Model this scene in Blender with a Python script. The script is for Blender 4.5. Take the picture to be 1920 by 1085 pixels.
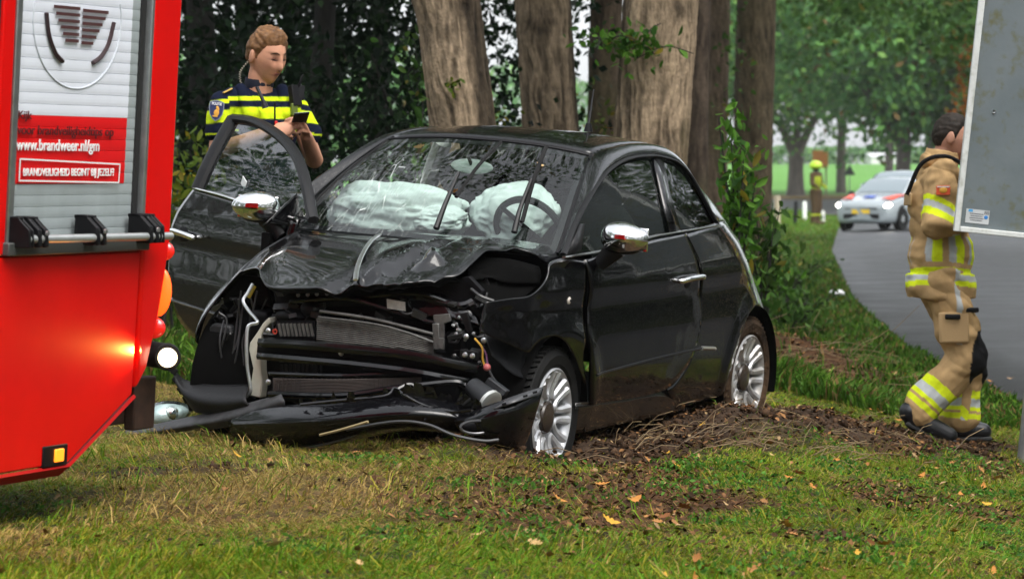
import bpy, bmesh, math, random
import numpy as np
from mathutils import Vector, Matrix, Euler, noise

R = math.radians
scene = bpy.context.scene
for _o in list(bpy.data.objects):
    bpy.data.objects.remove(_o)
COL = scene.collection

# ------------------------------------------------------------------ camera
FPX, HZ, CAMZ = 6200.0, 325.0, 1.5          # focal length in px of a 1920 px wide frame, horizon row, eye height
TILT = math.atan((542.5 - HZ) / FPX)
cam_d = bpy.data.cameras.new('camera')
cam = bpy.data.objects.new('camera', cam_d)
COL.objects.link(cam)
cam.location = (0, 0, CAMZ)
cam.rotation_euler = (R(90) - TILT, 0, 0)
cam_d.sensor_width = 36
cam_d.lens = 36 * FPX / 1920
cam_d.clip_start, cam_d.clip_end = 0.5, 3000
cam_d.dof.use_dof = True
cam_d.dof.focus_distance = 13.4
cam_d.dof.aperture_fstop = 6.8
scene.camera = cam
HAZE = 0.00022

# ------------------------------------------------------------------ world, sun, exposure
world = bpy.data.worlds.new('World')
scene.world = world
world.use_nodes = True
wn, wl = world.node_tree.nodes, world.node_tree.links
wn.clear()
sky_t = wn.new('ShaderNodeTexSky')
sky_t.sky_type = 'NISHITA'
sky_t.sun_disc = False
sky_t.sun_elevation = R(60)
sky_t.sun_rotation = R(150)
sky_t.air_density = 1.0
sky_t.dust_density = 4.0
sky_t.ozone_density = 1.0
hs = wn.new('ShaderNodeHueSaturation')
hs.inputs['Saturation'].default_value = 0.25
hs.inputs['Value'].default_value = 1.0
bg = wn.new('ShaderNodeBackground')
bg.inputs['Strength'].default_value = 0.15
wo = wn.new('ShaderNodeOutputWorld')
wl.new(sky_t.outputs[0], hs.inputs['Color'])
veil = wn.new('ShaderNodeMix')                # thin even cloud over the blue
veil.data_type = 'RGBA'
veil.inputs[0].default_value = 0.40
veil.inputs[7].default_value = (4.3, 4.5, 4.7, 1)
wl.new(hs.outputs[0], veil.inputs[6])
wl.new(veil.outputs[2], bg.inputs['Color'])
wl.new(bg.outputs[0], wo.inputs['Surface'])

sun_d = bpy.data.lights.new('sun', 'SUN')
sun_d.energy = 1.0
sun_d.angle = R(40)
sun_d.color = (1.0, 0.96, 0.9)
sun = bpy.data.objects.new('sun', sun_d)
COL.objects.link(sun)
_az, _el = R(150), R(60)                   # azimuth clockwise from +Y
_dir = Vector((math.sin(_az) * math.cos(_el), math.cos(_az) * math.cos(_el), math.sin(_el)))
sun.rotation_euler = _dir.to_track_quat('Z', 'Y').to_euler()
sun.location = (0, 0, 40)

scene.view_settings.view_transform = 'Standard'
scene.view_settings.look = 'None'
scene.view_settings.gamma = 1.0
scene.view_settings.exposure = 1.32
scene.view_settings.use_curve_mapping = False
scene.render.engine = 'CYCLES'
scene.cycles.use_denoising = True
scene.cycles.max_bounces = 8
scene.cycles.transparent_max_bounces = 16
scene.cycles.diffuse_bounces = 3
scene.cycles.glossy_bounces = 4
scene.cycles.volume_bounces = 0
scene.cycles.sample_clamp_indirect = 4.0
scene.render.resolution_x, scene.render.resolution_y = 1024, 578


# ------------------------------------------------------------------ survey: pixel of the photograph -> world
def ray(px, py):
    u, v = (px - 960) / FPX, (542.5 - py) / FPX
    return Vector((u, math.cos(TILT) + v * math.sin(TILT), -math.sin(TILT) + v * math.cos(TILT)))


def at(px, py, d):
    r = ray(px, py)
    return Vector((0, 0, CAMZ)) + r * (d / r.y)


# ------------------------------------------------------------------ object helpers
def tag(o, label=None, cat=None, group=None, kind=None):
    for k, v in (('label', label), ('category', cat), ('group', group), ('kind', kind)):
        if v is not None:
            o[k] = v
    return o


def empty(name, loc=(0, 0, 0), rot=(0, 0, 0), label=None, cat=None, group=None, parent=None):
    o = bpy.data.objects.new(name, None)
    o.empty_display_size = 0.1
    COL.objects.link(o)
    o.location, o.rotation_euler = loc, rot
    if parent:
        o.parent = parent
    return tag(o, label, cat, group)


def children_of(o):
    return [c for c in bpy.data.objects if c.parent == o]


def copy_tree(o, parent=None):
    c = o.copy()
    COL.objects.link(c)
    if parent:
        c.parent = parent
    for ch in children_of(o):
        copy_tree(ch, c)
    return c


def V(*a):
    return Vector(a)


def cr(pts, n):
    """Catmull-Rom through pts, n samples by even parameter."""
    P = np.array([tuple(p) for p in pts], float)
    if len(P) == 2:
        t = np.linspace(0, 1, n)[:, None]
        return P[0] * (1 - t) + P[1] * t
    Q = np.vstack([2 * P[0] - P[1], P, 2 * P[-1] - P[-2]])
    out = []
    for s in np.linspace(0, len(P) - 1, n):
        i = min(int(s), len(P) - 2)
        t = s - i
        a, b, c, d = Q[i], Q[i + 1], Q[i + 2], Q[i + 3]
        out.append(.5 * (2 * b + (c - a) * t + (2 * a - 5 * b + 4 * c - d) * t * t + (3 * b - a - 3 * c + d) * t ** 3))
    return np.array(out)


def arc(pts, n):
    """Catmull-Rom resampled by even arc length."""
    D = cr(pts, 24 * len(pts))
    s = np.r_[0, np.cumsum(np.linalg.norm(np.diff(D, axis=0), axis=1))]
    t = np.linspace(0, s[-1], n)
    return np.stack([np.interp(t, s, D[:, k]) for k in range(D.shape[1])], 1)


class MB:
    """Collects shapes; build() links them as one mesh object."""

    def __init__(self):
        self.v, self.f, self.mi, self.cur = [], [], [], 0

    def add(self, vs, fs):
        b = len(self.v)
        self.v += [tuple(float(c) for c in p) for p in vs]
        self.f += [tuple(b + i for i in f) for f in fs]
        self.mi += [self.cur] * len(fs)
        return self

    def box(self, c, s, rot=None):
        hx, hy, hz = s[0] / 2, s[1] / 2, s[2] / 2
        M = rot if isinstance(rot, Matrix) else (Euler(rot).to_matrix() if rot else Matrix.Identity(3))
        vs = [V(*c) + M @ V(x * hx, y * hy, z * hz) for x in (-1, 1) for y in (-1, 1) for z in (-1, 1)]
        return self.add(vs, [(0, 1, 3, 2), (4, 6, 7, 5), (0, 4, 5, 1), (2, 3, 7, 6), (0, 2, 6, 4), (1, 5, 7, 3)])

    def bar(self, p0, p1, w, h, up=(0, 0, 1)):
        p0, p1 = V(*p0), V(*p1)
        d = (p1 - p0)
        L = d.length
        d = d.normalized()
        s = d.cross(V(*up)).normalized()
        u = s.cross(d)
        M = Matrix((d, s, u)).transposed()
        return self.box((p0 + p1) / 2, (L, w, h), M)

    def tube(self, pts, r, n=8, caps=True, flat=1.0):
        P = [V(*p) for p in pts]
        rs = r if hasattr(r, '__len__') else [r] * len(P)
        b = len(self.v)
        t0 = (P[1] - P[0]).normalized()
        ref = V(0, 0, 1) if abs(t0.z) < .9 else V(1, 0, 0)
        s = t0.cross(ref).normalized()
        vs, fs = [], []
        for i, p in enumerate(P):
            t = (P[min(i + 1, len(P) - 1)] - P[max(i - 1, 0)])
            t = t.normalized() if t.length > 1e-9 else t0
            s = (s - t * s.dot(t))
            s = s.normalized() if s.length > 1e-6 else t.orthogonal().normalized()
            u = t.cross(s)
            for k in range(n):
                a = 2 * math.pi * k / n
                vs.append(p + (s * math.cos(a) + u * math.sin(a) * flat) * rs[i])
        m = len(P)
        for i in range(m - 1):
            for k in range(n):
                k2 = (k + 1) % n
                fs.append((i * n + k, i * n + k2, (i + 1) * n + k2, (i + 1) * n + k))
        if caps:
            fs.append(tuple(reversed(range(n))))
            fs.append(tuple((m - 1) * n + k for k in range(n)))
        return self.add(vs, fs)

    def cyl(self, p0, p1, r0, r1=None, n=14):
        return self.tube([p0, p1], [r0, r0 if r1 is None else r1], n)

    def lathe(self, prof, c, axis, n=32, closed=False, a0=0, a1=2 * math.pi):
        """prof = [(radius, height along axis)]"""
        ax = V(*axis).normalized()
        s = ax.orthogonal().normalized()
        u = ax.cross(s)
        full = abs(a1 - a0 - 2 * math.pi) < 1e-6
        cnt = n if full else n + 1
        vs, fs = [], []
        for (r, h) in prof:
            for k in range(cnt):
                a = a0 + (a1 - a0) * k / n
                vs.append(V(*c) + ax * h + (s * math.cos(a) + u * math.sin(a)) * r)
        m = len(prof)
        for i in range(m if closed else m - 1):
            j = (i + 1) % m
            for k in range(n):
                k2 = (k + 1) % cnt
                fs.append((i * cnt + k, i * cnt + k2, j * cnt + k2, j * cnt + k))
        return self.add(vs, fs)

    def ell(self, c, r, nu=16, nv=10, rot=None, fn=None):
        M = rot if isinstance(rot, Matrix) else (Euler(rot).to_matrix() if rot else Matrix.Identity(3))
        vs, fs = [], []
        for i in range(1, nv):
            ph = math.pi * i / nv
            for k in range(nu):
                a = 2 * math.pi * k / nu
                d = V(math.sin(ph) * math.cos(a), math.sin(ph) * math.sin(a), math.cos(ph))
                q = V(d.x * r[0], d.y * r[1], d.z * r[2])
                if fn:
                    q = fn(d, q)
                vs.append(V(*c) + M @ q)
        for s in (1, -1):
            d = V(0, 0, s)
            q = V(0, 0, s * r[2])
            if fn:
                q = fn(d, q)
            vs.append(V(*c) + M @ q)
        for i in range(nv - 2):
            for k in range(nu):
                k2 = (k + 1) % nu
                fs.append((i * nu + k, (i + 1) * nu + k, (i + 1) * nu + k2, i * nu + k2))
        T, B = (nv - 1) * nu, (nv - 1) * nu + 1
        for k in range(nu):
            k2 = (k + 1) % nu
            fs.append((T, k, k2))
            fs.append((B, (nv - 2) * nu + k2, (nv - 2) * nu + k))
        return self.add(vs, fs)

    def grid(self, G, flip=False, mask=None):
        """G[i][j] of points."""
        n, m = len(G), len(G[0])
        vs = [p for row in G for p in row]
        fs = []
        for i in range(n - 1):
            for j in range(m - 1):
                if mask is not None and not mask(i, j):
                    continue
                q = (i * m + j, i * m + j + 1, (i + 1) * m + j + 1, (i + 1) * m + j)
                fs.append(q[::-1] if flip else q)
        return self.add(vs, fs)

    def prism(self, poly, vec):
        """planar polygon of 3-D points pushed along vec."""
        n = len(poly)
        vec = V(*vec)
        vs = [V(*p) for p in poly] + [V(*p) + vec for p in poly]
        fs = [tuple(range(n))[::-1], tuple(range(n, 2 * n))]
        for k in range(n):
            k2 = (k + 1) % n
            fs.append((k, k2, n + k2, n + k))
        return self.add(vs, fs)

    def build(self, name, mat, parent=None, smooth=True, angle=38, bevel=0, bseg=2, solid=0, soff=0, sub=0, norm=True):
        me = bpy.data.meshes.new(name)
        me.from_pydata(self.v, [], self.f)
        mats = mat if isinstance(mat, (list, tuple)) else [mat]
        for m in mats:
            me.materials.append(m)
        if len(mats) > 1:
            me.polygons.foreach_set('material_index', self.mi)
        if norm:
            bm = bmesh.new()
            bm.from_mesh(me)
            bmesh.ops.recalc_face_normals(bm, faces=bm.faces)
            bm.to_mesh(me)
            bm.free()
        if smooth:
            me.polygons.foreach_set('use_smooth', [True] * len(me.polygons))
            if angle < 180:
                me.set_sharp_from_angle(angle=R(angle))
        o = bpy.data.objects.new(name, me)
        COL.objects.link(o)
        if parent:
            o.parent = parent
        if solid:
            md = o.modifiers.new('solid', 'SOLIDIFY')
            md.thickness, md.offset = solid, soff
        if bevel:
            md = o.modifiers.new('bevel', 'BEVEL')
            md.width, md.segments, md.limit_method, md.angle_limit = bevel, bseg, 'ANGLE', R(40)
        if sub:
            md = o.modifiers.new('sub', 'SUBSURF')
            md.levels = md.render_levels = sub
        return o


def raw_mesh(name, verts, faces, mat, parent=None, smooth=False, cols=None, attr=None):
    """big numpy mesh: faces (n,3) or (n,4) ints; cols per-vertex rgb -> attribute 'col'."""
    me = bpy.data.meshes.new(name)
    verts = np.asarray(verts, np.float32)
    faces = np.asarray(faces, np.int32)
    k = faces.shape[1]
    me.vertices.add(len(verts))
    me.vertices.foreach_set('co', verts.ravel())
    me.loops.add(faces.size)
    me.loops.foreach_set('vertex_index', faces.ravel())
    me.polygons.add(len(faces))
    me.polygons.foreach_set('loop_start', np.arange(0, faces.size, k, dtype=np.int32))
    if smooth:
        me.polygons.foreach_set('use_smooth', np.ones(len(faces), bool))
    me.update(calc_edges=True)
    if cols is not None:
        a = me.attributes.new('col', 'FLOAT_COLOR', 'POINT')
        c = np.ones((len(verts), 4), np.float32)
        c[:, :3] = cols
        a.data.foreach_set('color', c.ravel())
    for nm, vals in (attr or {}).items():
        a = me.attributes.new(nm, 'FLOAT', 'POINT')
        a.data.foreach_set('value', np.asarray(vals, np.float32))
    if mat:
        me.materials.append(mat)
    me.validate()
    o = bpy.data.objects.new(name, me)
    COL.objects.link(o)
    if parent:
        o.parent = parent
    return o


# ------------------------------------------------------------------ numpy noise
def _h(ix, iy, s):
    n = (ix.astype(np.int64) * 374761393 + iy.astype(np.int64) * 668265263 + s * 144665) & 0x7fffffff
    n = ((n ^ (n >> 13)) * 1274126177) & 0x7fffffff
    return ((n ^ (n >> 16)) & 0xffff) / 65535.0


def vn(x, y, s=0):
    x, y = np.asarray(x, float), np.asarray(y, float)
    ix, iy = np.floor(x), np.floor(y)
    fx, fy = x - ix, y - iy
    fx, fy = fx * fx * (3 - 2 * fx), fy * fy * (3 - 2 * fy)
    a, b = _h(ix, iy, s), _h(ix + 1, iy, s)
    c, d = _h(ix, iy + 1, s), _h(ix + 1, iy + 1, s)
    return (a * (1 - fx) + b * fx) * (1 - fy) + (c * (1 - fx) + d * fx) * fy


def fbm(x, y, s=0, o=4):
    t, a, tot = 0, .5, 0
    for k in range(o):
        t = t + a * vn(x * 2 ** k, y * 2 ** k, s + 17 * k)
        tot += a
        a *= .5
    return t / tot


def sstep(a, b, x):
    t = np.clip((np.asarray(x, float) - a) / (b - a), 0, 1)
    return t * t * (3 - 2 * t)


# ------------------------------------------------------------------ materials
def mat(name, col=(.5, .5, .5), rough=.5, metal=0.0, var=0.0, vscale=8.0, col2=None, bump=0.0, bscale=60.0, bdist=.01,
        coat=0.0, coat_rough=.03, emit=None, estr=0.0, spec=.5, attr=None, rvar=0.0, stretch=None, detail=4.0):
    """procedural principled material: base colour broken by noise, noise relief, optional coat / emission / colour attribute"""
    m = bpy.data.materials.new(name)
    m.use_nodes = True
    nt = m.node_tree
    N, Lk = nt.nodes, nt.links
    b = N['Principled BSDF']
    b.inputs['Base Color'].default_value = (*col, 1)
    b.inputs['Roughness'].default_value = rough
    b.inputs['Metallic'].default_value = metal
    b.inputs['Specular IOR Level'].default_value = spec
    b.inputs['Coat Weight'].default_value = coat
    b.inputs['Coat Roughness'].default_value = coat_rough
    if emit:
        b.inputs['Emission Color'].default_value = (*emit, 1)
        b.inputs['Emission Strength'].default_value = estr
    tc = N.new('ShaderNodeTexCoord')
    src = tc.outputs['Object']
    if stretch:
        mp = N.new('ShaderNodeMapping')
        mp.inputs['Scale'].default_value = stretch
        Lk.new(src, mp.inputs['Vector'])
        src = mp.outputs[0]
    base = None
    if attr:
        at_ = N.new('ShaderNodeAttribute')
        at_.attribute_name = attr
        base = at_.outputs['Color']
    if var or col2 or rvar:
        nz = N.new('ShaderNodeTexNoise')
        nz.inputs['Scale'].default_value = vscale
        nz.inputs['Detail'].default_value = detail
        nz.inputs['Roughness'].default_value = .65
        Lk.new(src, nz.inputs['Vector'])
        rp = N.new('ShaderNodeValToRGB')
        rp.color_ramp.elements[0].position = .32
        rp.color_ramp.elements[1].position = .68
        Lk.new(nz.outputs['Fac'], rp.inputs['Fac'])
        if col2 or var:
            mx = N.new('ShaderNodeMix')
            mx.data_type = 'RGBA'
            Lk.new(rp.outputs['Color'], mx.inputs[0])
            if base is not None:
                mu = N.new('ShaderNodeMix')
                mu.data_type = 'RGBA'
                mu.blend_type = 'MULTIPLY'
                mu.inputs[0].default_value = 1
                Lk.new(base, mu.inputs[6])
                mx.inputs[6].default_value = (1 - var, 1 - var, 1 - var, 1)
                mx.inputs[7].default_value = (1 + var, 1 + var, 1 + var, 1)
                Lk.new(mx.outputs[2], mu.inputs[7])
                base = mu.outputs[2]
            else:
                c2 = col2 or tuple(min(1, c * (1 + var)) for c in col)
                c1 = col if col2 else tuple(c * (1 - var) for c in col)
                mx.inputs[6].default_value = (*c1, 1)
                mx.inputs[7].default_value = (*c2, 1)
                base = mx.outputs[2]
        if rvar:
            mr = N.new('ShaderNodeMapRange')
            mr.inputs['To Min'].default_value = max(0, rough - rvar)
            mr.inputs['To Max'].default_value = min(1, rough + rvar)
            Lk.new(nz.outputs['Fac'], mr.inputs['Value'])
            Lk.new(mr.outputs[0], b.inputs['Roughness'])
    if base is not None:
        Lk.new(base, b.inputs['Base Color'])
    if bump:
        n2 = N.new('ShaderNodeTexNoise')
        n2.inputs['Scale'].default_value = bscale
        n2.inputs['Detail'].default_value = 5
        Lk.new(src, n2.inputs['Vector'])
        bp = N.new('ShaderNodeBump')
        bp.inputs['Strength'].default_value = bump
        bp.inputs['Distance'].default_value = bdist
        Lk.new(n2.outputs['Fac'], bp.inputs['Height'])
        Lk.new(bp.outputs[0], b.inputs['Normal'])
    return m


def paint_mat(name, col, rough=.25, drops=.16, wave=.05, coat=1.0, spec=.04):
    """wet car paint: clear coat over colour, standing rain drops and a slightly uneven panel surface"""
    m = mat(name, col, rough, coat=coat, coat_rough=.04, spec=spec)
    m.node_tree.nodes['Principled BSDF'].inputs['Coat IOR'].default_value = 1.5
    nt = m.node_tree
    N, Lk = nt.nodes, nt.links
    b = N['Principled BSDF']
    tc = N['Texture Coordinate']
    vo = N.new('ShaderNodeTexVoronoi')
    vo.inputs['Scale'].default_value = 110
    vo.inputs['Randomness'].default_value = 1
    Lk.new(tc.outputs['Object'], vo.inputs['Vector'])
    rp = N.new('ShaderNodeMapRange')
    rp.inputs['From Min'].default_value = .34
    rp.inputs['From Max'].default_value = .12
    Lk.new(vo.outputs['Distance'], rp.inputs['Value'])
    nz = N.new('ShaderNodeTexNoise')
    nz.inputs['Scale'].default_value = 3.0
    nz.inputs['Detail'].default_value = 2
    Lk.new(tc.outputs['Object'], nz.inputs['Vector'])
    b1 = N.new('ShaderNodeBump')
    b1.inputs['Strength'].default_value = wave
    b1.inputs['Distance'].default_value = .05
    Lk.new(nz.outputs['Fac'], b1.inputs['Height'])
    b2 = N.new('ShaderNodeBump')
    b2.inputs['Strength'].default_value = drops
    b2.inputs['Distance'].default_value = .002
    Lk.new(rp.outputs[0], b2.inputs['Height'])
    Lk.new(b1.outputs[0], b2.inputs['Normal'])
    Lk.new(b2.outputs[0], b.inputs['Normal'])
    Lk.new(b2.outputs[0], b.inputs['Coat Normal'])
    return m


def glass_mat(name, tint=(.8, .9, .87), rough=.02, crack=0.0, drops=.25, refl=1.0, ior=1.5):
    """thin pane: tinted transparent + fresnel gloss; optional white fracture lines"""
    m = bpy.data.materials.new(name)
    m.use_nodes = True
    nt = m.node_tree
    N, Lk = nt.nodes, nt.links
    N.clear()
    out = N.new('ShaderNodeOutputMaterial')
    tr = N.new('ShaderNodeBsdfTransparent')
    tr.inputs[0].default_value = (*tint, 1)
    gl = N.new('ShaderNodeBsdfGlossy')
    gl.inputs['Color'].default_value = (refl, refl, refl, 1)
    gl.inputs['Roughness'].default_value = rough
    fr = N.new('ShaderNodeFresnel')
    fr.inputs['IOR'].default_value = ior
    mx = N.new('ShaderNodeMixShader')
    tc = N.new('ShaderNodeTexCoord')
    if drops:
        vo = N.new('ShaderNodeTexVoronoi')
        vo.inputs['Scale'].default_value = 90
        Lk.new(tc.outputs['Object'], vo.inputs['Vector'])
        rp = N.new('ShaderNodeMapRange')
        rp.inputs['From Min'].default_value = .3
        rp.inputs['From Max'].default_value = .1
        Lk.new(vo.outputs['Distance'], rp.inputs['Value'])
        bp = N.new('ShaderNodeBump')
        bp.inputs['Strength'].default_value = drops
        bp.inputs['Distance'].default_value = .002
        Lk.new(rp.outputs[0], bp.inputs['Height'])
        Lk.new(bp.outputs[0], gl.inputs['Normal'])
        Lk.new(bp.outputs[0], fr.inputs['Normal'])
    Lk.new(fr.outputs[0], mx.inputs[0])
    Lk.new(tr.outputs[0], mx.inputs[1])
    Lk.new(gl.outputs[0], mx.inputs[2])
    res = mx.outputs[0]
    if crack:
        df = N.new('ShaderNodeBsdfDiffuse')
        df.inputs[0].default_value = (.75, .82, .78, 1)
        mp = N.new('ShaderNodeMapping')
        mp.inputs['Rotation'].default_value = (0, 0, R(35))
        mp.inputs['Scale'].default_value = (1.1, 11, 1)
        Lk.new(tc.outputs['Object'], mp.inputs[0])
        v2 = N.new('ShaderNodeTexVoronoi')
        v2.feature = 'DISTANCE_TO_EDGE'
        v2.inputs['Scale'].default_value = 3.2
        Lk.new(mp.outputs[0], v2.inputs['Vector'])
        r2 = N.new('ShaderNodeMapRange')
        r2.inputs['From Min'].default_value = .022
        r2.inputs['From Max'].default_value = .0
        Lk.new(v2.outputs['Distance'], r2.inputs['Value'])
        at_ = N.new('ShaderNodeAttribute')
        at_.attribute_name = 'crack'
        n3 = N.new('ShaderNodeTexNoise')
        n3.inputs['Scale'].default_value = 9
        n3.inputs['Detail'].default_value = 3
        Lk.new(tc.outputs['Object'], n3.inputs['Vector'])
        r3 = N.new('ShaderNodeMapRange')
        r3.inputs['From Min'].default_value = .28
        r3.inputs['From Max'].default_value = .7
        Lk.new(n3.outputs['Fac'], r3.inputs['Value'])
        q = N.new('ShaderNodeMath')
        q.operation = 'MULTIPLY'
        Lk.new(r2.outputs[0], q.inputs[0])
        Lk.new(r3.outputs[0], q.inputs[1])
        q2 = N.new('ShaderNodeMath')
        q2.operation = 'MULTIPLY'
        Lk.new(q.outputs[0], q2.inputs[0])
        Lk.new(at_.outputs['Fac'], q2.inputs[1])
        q3 = N.new('ShaderNodeMath')
        q3.operation = 'MULTIPLY'
        q3.inputs[1].default_value = crack
        Lk.new(q2.outputs[0], q3.inputs[0])
        m2 = N.new('ShaderNodeMixShader')
        Lk.new(q3.outputs[0], m2.inputs[0])
        Lk.new(res, m2.inputs[1])
        Lk.new(df.outputs[0], m2.inputs[2])
        res = m2.outputs[0]
    Lk.new(res, out.inputs['Surface'])
    return m


def leaf_mat(name, attr='col', trans=.35, rough=.45):
    m = bpy.data.materials.new(name)
    m.use_nodes = True
    nt = m.node_tree
    N, Lk = nt.nodes, nt.links
    b = N['Principled BSDF']
    b.inputs['Roughness'].default_value = rough
    b.inputs['Specular IOR Level'].default_value = .10
    at_ = N.new('ShaderNodeAttribute')
    at_.attribute_name = attr
    Lk.new(at_.outputs['Color'], b.inputs['Base Color'])
    tl = N.new('ShaderNodeBsdfTranslucent')
    Lk.new(at_.outputs['Color'], tl.inputs[0])
    mx = N.new('ShaderNodeMixShader')
    mx.inputs[0].default_value = trans
    Lk.new(b.outputs[0], mx.inputs[1])
    Lk.new(tl.outputs[0], mx.inputs[2])
    Lk.new(mx.outputs[0], N['Material Output'].inputs['Surface'])
    return m


def creases(m, scale=7.0, dist=.03, strength=.7):
    """soft cloth folds: a second, larger relief under the weave"""
    nt = m.node_tree
    N, Lk = nt.nodes, nt.links
    nz = N.new('ShaderNodeTexNoise')
    nz.noise_type = 'RIDGED_MULTIFRACTAL'
    nz.inputs['Scale'].default_value = scale
    nz.inputs['Detail'].default_value = 2.5
    nz.inputs['Distortion'].default_value = .6
    Lk.new(N['Texture Coordinate'].outputs['Object'], nz.inputs['Vector'])
    bp = N.new('ShaderNodeBump')
    bp.inputs['Strength'].default_value = strength
    bp.inputs['Distance'].default_value = dist
    Lk.new(nz.outputs['Fac'], bp.inputs['Height'])
    b = N['Principled BSDF']
    old = b.inputs['Normal'].links[0].from_node if b.inputs['Normal'].links else None
    if old:
        Lk.new(bp.outputs[0], old.inputs['Normal'])
    else:
        Lk.new(bp.outputs[0], b.inputs['Normal'])
    return m


BLACK_PLASTIC = mat('black_plastic', (.005, .005, .006), .5, spec=.2, bump=.15, bscale=300, bdist=.001, var=.3)
DARK_METAL = mat('dark_metal', (.012, .012, .013), .4, .5, spec=.3, var=.4, vscale=20)
RUBBER = mat('rubber', (.008, .008, .008), .75, spec=.2, var=.3, vscale=30)
CHROME = mat('chrome', (.8, .8, .8), .06, 1.0, rvar=.05, vscale=20)
ALU = mat('aluminium', (.55, .57, .58), .35, .9, var=.15, vscale=14, rvar=.1)
WHITE_PLASTIC = mat('white_plastic', (.72, .74, .68), .4, var=.12, vscale=9)
GREY_PAINT = mat('grey_paint', (.25, .26, .27), .45, var=.15)
SKIN = None
# ================================================================== ground and road
def xr(y):
    return np.interp(y, [-60, 0, 15, 21, 28.6, 39.6, 64, 90, 120], [3.15, 3.15, 3.2, 3.27, 3.42, 4.09, 6.2, 8.9, 12.6])


MUD_A, MUD_B = np.array([-.02, 13.45]), np.array([1.75, 16.6])


def seg_dist(x, y, A, B):
    d = B - A
    t = np.clip(((x - A[0]) * d[0] + (y - A[1]) * d[1]) / (d @ d), 0, 1)
    return np.hypot(x - A[0] - t * d[0], y - A[1] - t * d[1]), t


def bump2(x, y, cx, cy, r, h):
    return h * np.exp(-((x - cx) ** 2 + (y - cy) ** 2) / (r * r))


def ground_z(x, y, fine=True):
    x, y = np.asarray(x, float), np.asarray(y, float)
    t = xr(y) - x
    H = (.36 - .07 * sstep(-.6, .9, x)) * (1 - .6 * sstep(38, 75, y))
    z = H * sstep(.45, 2.3, t)
    z = np.maximum(z, 0) + .022 * sstep(-.10, .10, t) - .03 * (1 - sstep(-.14, -.02, t))
    right = x - (xr(y) + 5.5)
    z = np.where(right > 0, .12 * sstep(0, 1.5, right), z)
    far = sstep(112, 119, y)
    z = z * (1 - far) + far * (-.03 * (1 - sstep(190, 194, y)) + .10 * sstep(190, 200, y) + .0118 * np.clip(y - 205, 0, 220))
    if fine:
        n = sstep(.3, .9, t) * (1 - sstep(30, 60, y))
        z = z + n * (.05 * (fbm(x * 1.3, y * 1.3, 3, 3) - .5) + .02 * (fbm(x * 9, y * 9, 5, 3) - .5))
        m = mud_mask(x, y)
        z = z + m * (.07 * (fbm(x * 6, y * 6, 11, 4) - .35) + .05 * np.abs(fbm(x * 17, y * 17, 12, 3) - .5))
        z = z + bump2(x, y, 1.50, 15.75, .30, .08) + bump2(x, y, 1.05, 15.0, .34, .10) + bump2(x, y, -.12, 13.15, .22, .05)
        z = z + bump2(x, y, 2.0, 23.2, .6, .20) - bump2(x, y, -1.2, 12.4, .3, .03) - bump2(x, y, .30, 13.60, .35, .06)
    return z


def mud_mask(x, y):
    d, t = seg_dist(x, y, MUD_A, MUD_B)
    w = .42 + .14 * t + .5 * (fbm(x * 1.9, y * 1.9, 21, 3) - .5)
    m = 1 - sstep(w - .18, w + .18, d)
    d2, _ = seg_dist(x, y, np.array([1.2, 15.6]), np.array([2.35, 17.6]))
    w2 = .50 + .5 * (fbm(x * 2.1, y * 2.1, 22, 3) - .5)
    m = np.maximum(m, 1 - sstep(w2 - .2, w2 + .2, d2))
    under, _ = seg_dist(x, y, np.array([-.25, 14.3]), np.array([.45, 16.2]))
    m = np.maximum(m, 1 - sstep(.45, .8, under))
    m = np.maximum(m, bump2(x, y, -1.2, 12.4, .32, 1.1) * sstep(.35, .55, fbm(x * 5, y * 5, 23, 3)))
    return np.clip(m, 0, 1)


def mulch_mask(x, y):
    """brown leaf litter patches between the tufts, right half of the verge"""
    n = fbm(x * 1.9, y * 1.1, 31, 4)
    m = sstep(.42, .58, n) * sstep(-.9, .0, x) * (1 - sstep(17, 22, y))
    m = np.maximum(m, np.clip(bump2(x, (y - 22.4) * .45, 1.95, 0, .62, 1.4), 0, 1))
    m = np.where(y > 18.5, np.clip(bump2(x, (y - 22.4) * .45, 1.95, 0, .62, 1.4), 0, 1), m * sstep(10.0, 11.0, y + .8 * (fbm(x * 2, y * 2, 32, 2) - .5)))
    return np.clip(m, 0, 1)


def dry_mask(x, y):
    n = fbm(x * 2.3, y * 1.6, 41, 4)
    e = np.exp(-(((x + .85) / .62) ** 2 + ((y - 11.5) / 1.35) ** 2) ** 2)
    e = np.maximum(e, .75 * np.exp(-(((x + .1) / .6) ** 2 + ((y - 12.3) / .5) ** 2)))
    e = np.maximum(e, .65 * sstep(.52, .66, fbm(x * 1.2, y * .9, 43, 3)) * (1 - sstep(-.2, .5, x)))
    left = sstep(-1.0, -1.5, x) * sstep(14, 17, y) * .8
    return np.clip(np.maximum(e * (.55 + .9 * n), left), 0, 1)


def uneven(lo, hi, fa, fb, fine, grow):
    mid = list(np.arange(fa, fb + 1e-6, fine))
    a, s = [fa], fine
    while a[-1] > lo:
        s *= grow
        a.append(max(lo, a[-1] - s))
    b, s = [fb], fine
    while b[-1] < hi:
        s *= grow
        b.append(min(hi, b[-1] + s))
    return np.array(a[::-1][:-1] + mid + b[1:])


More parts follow.
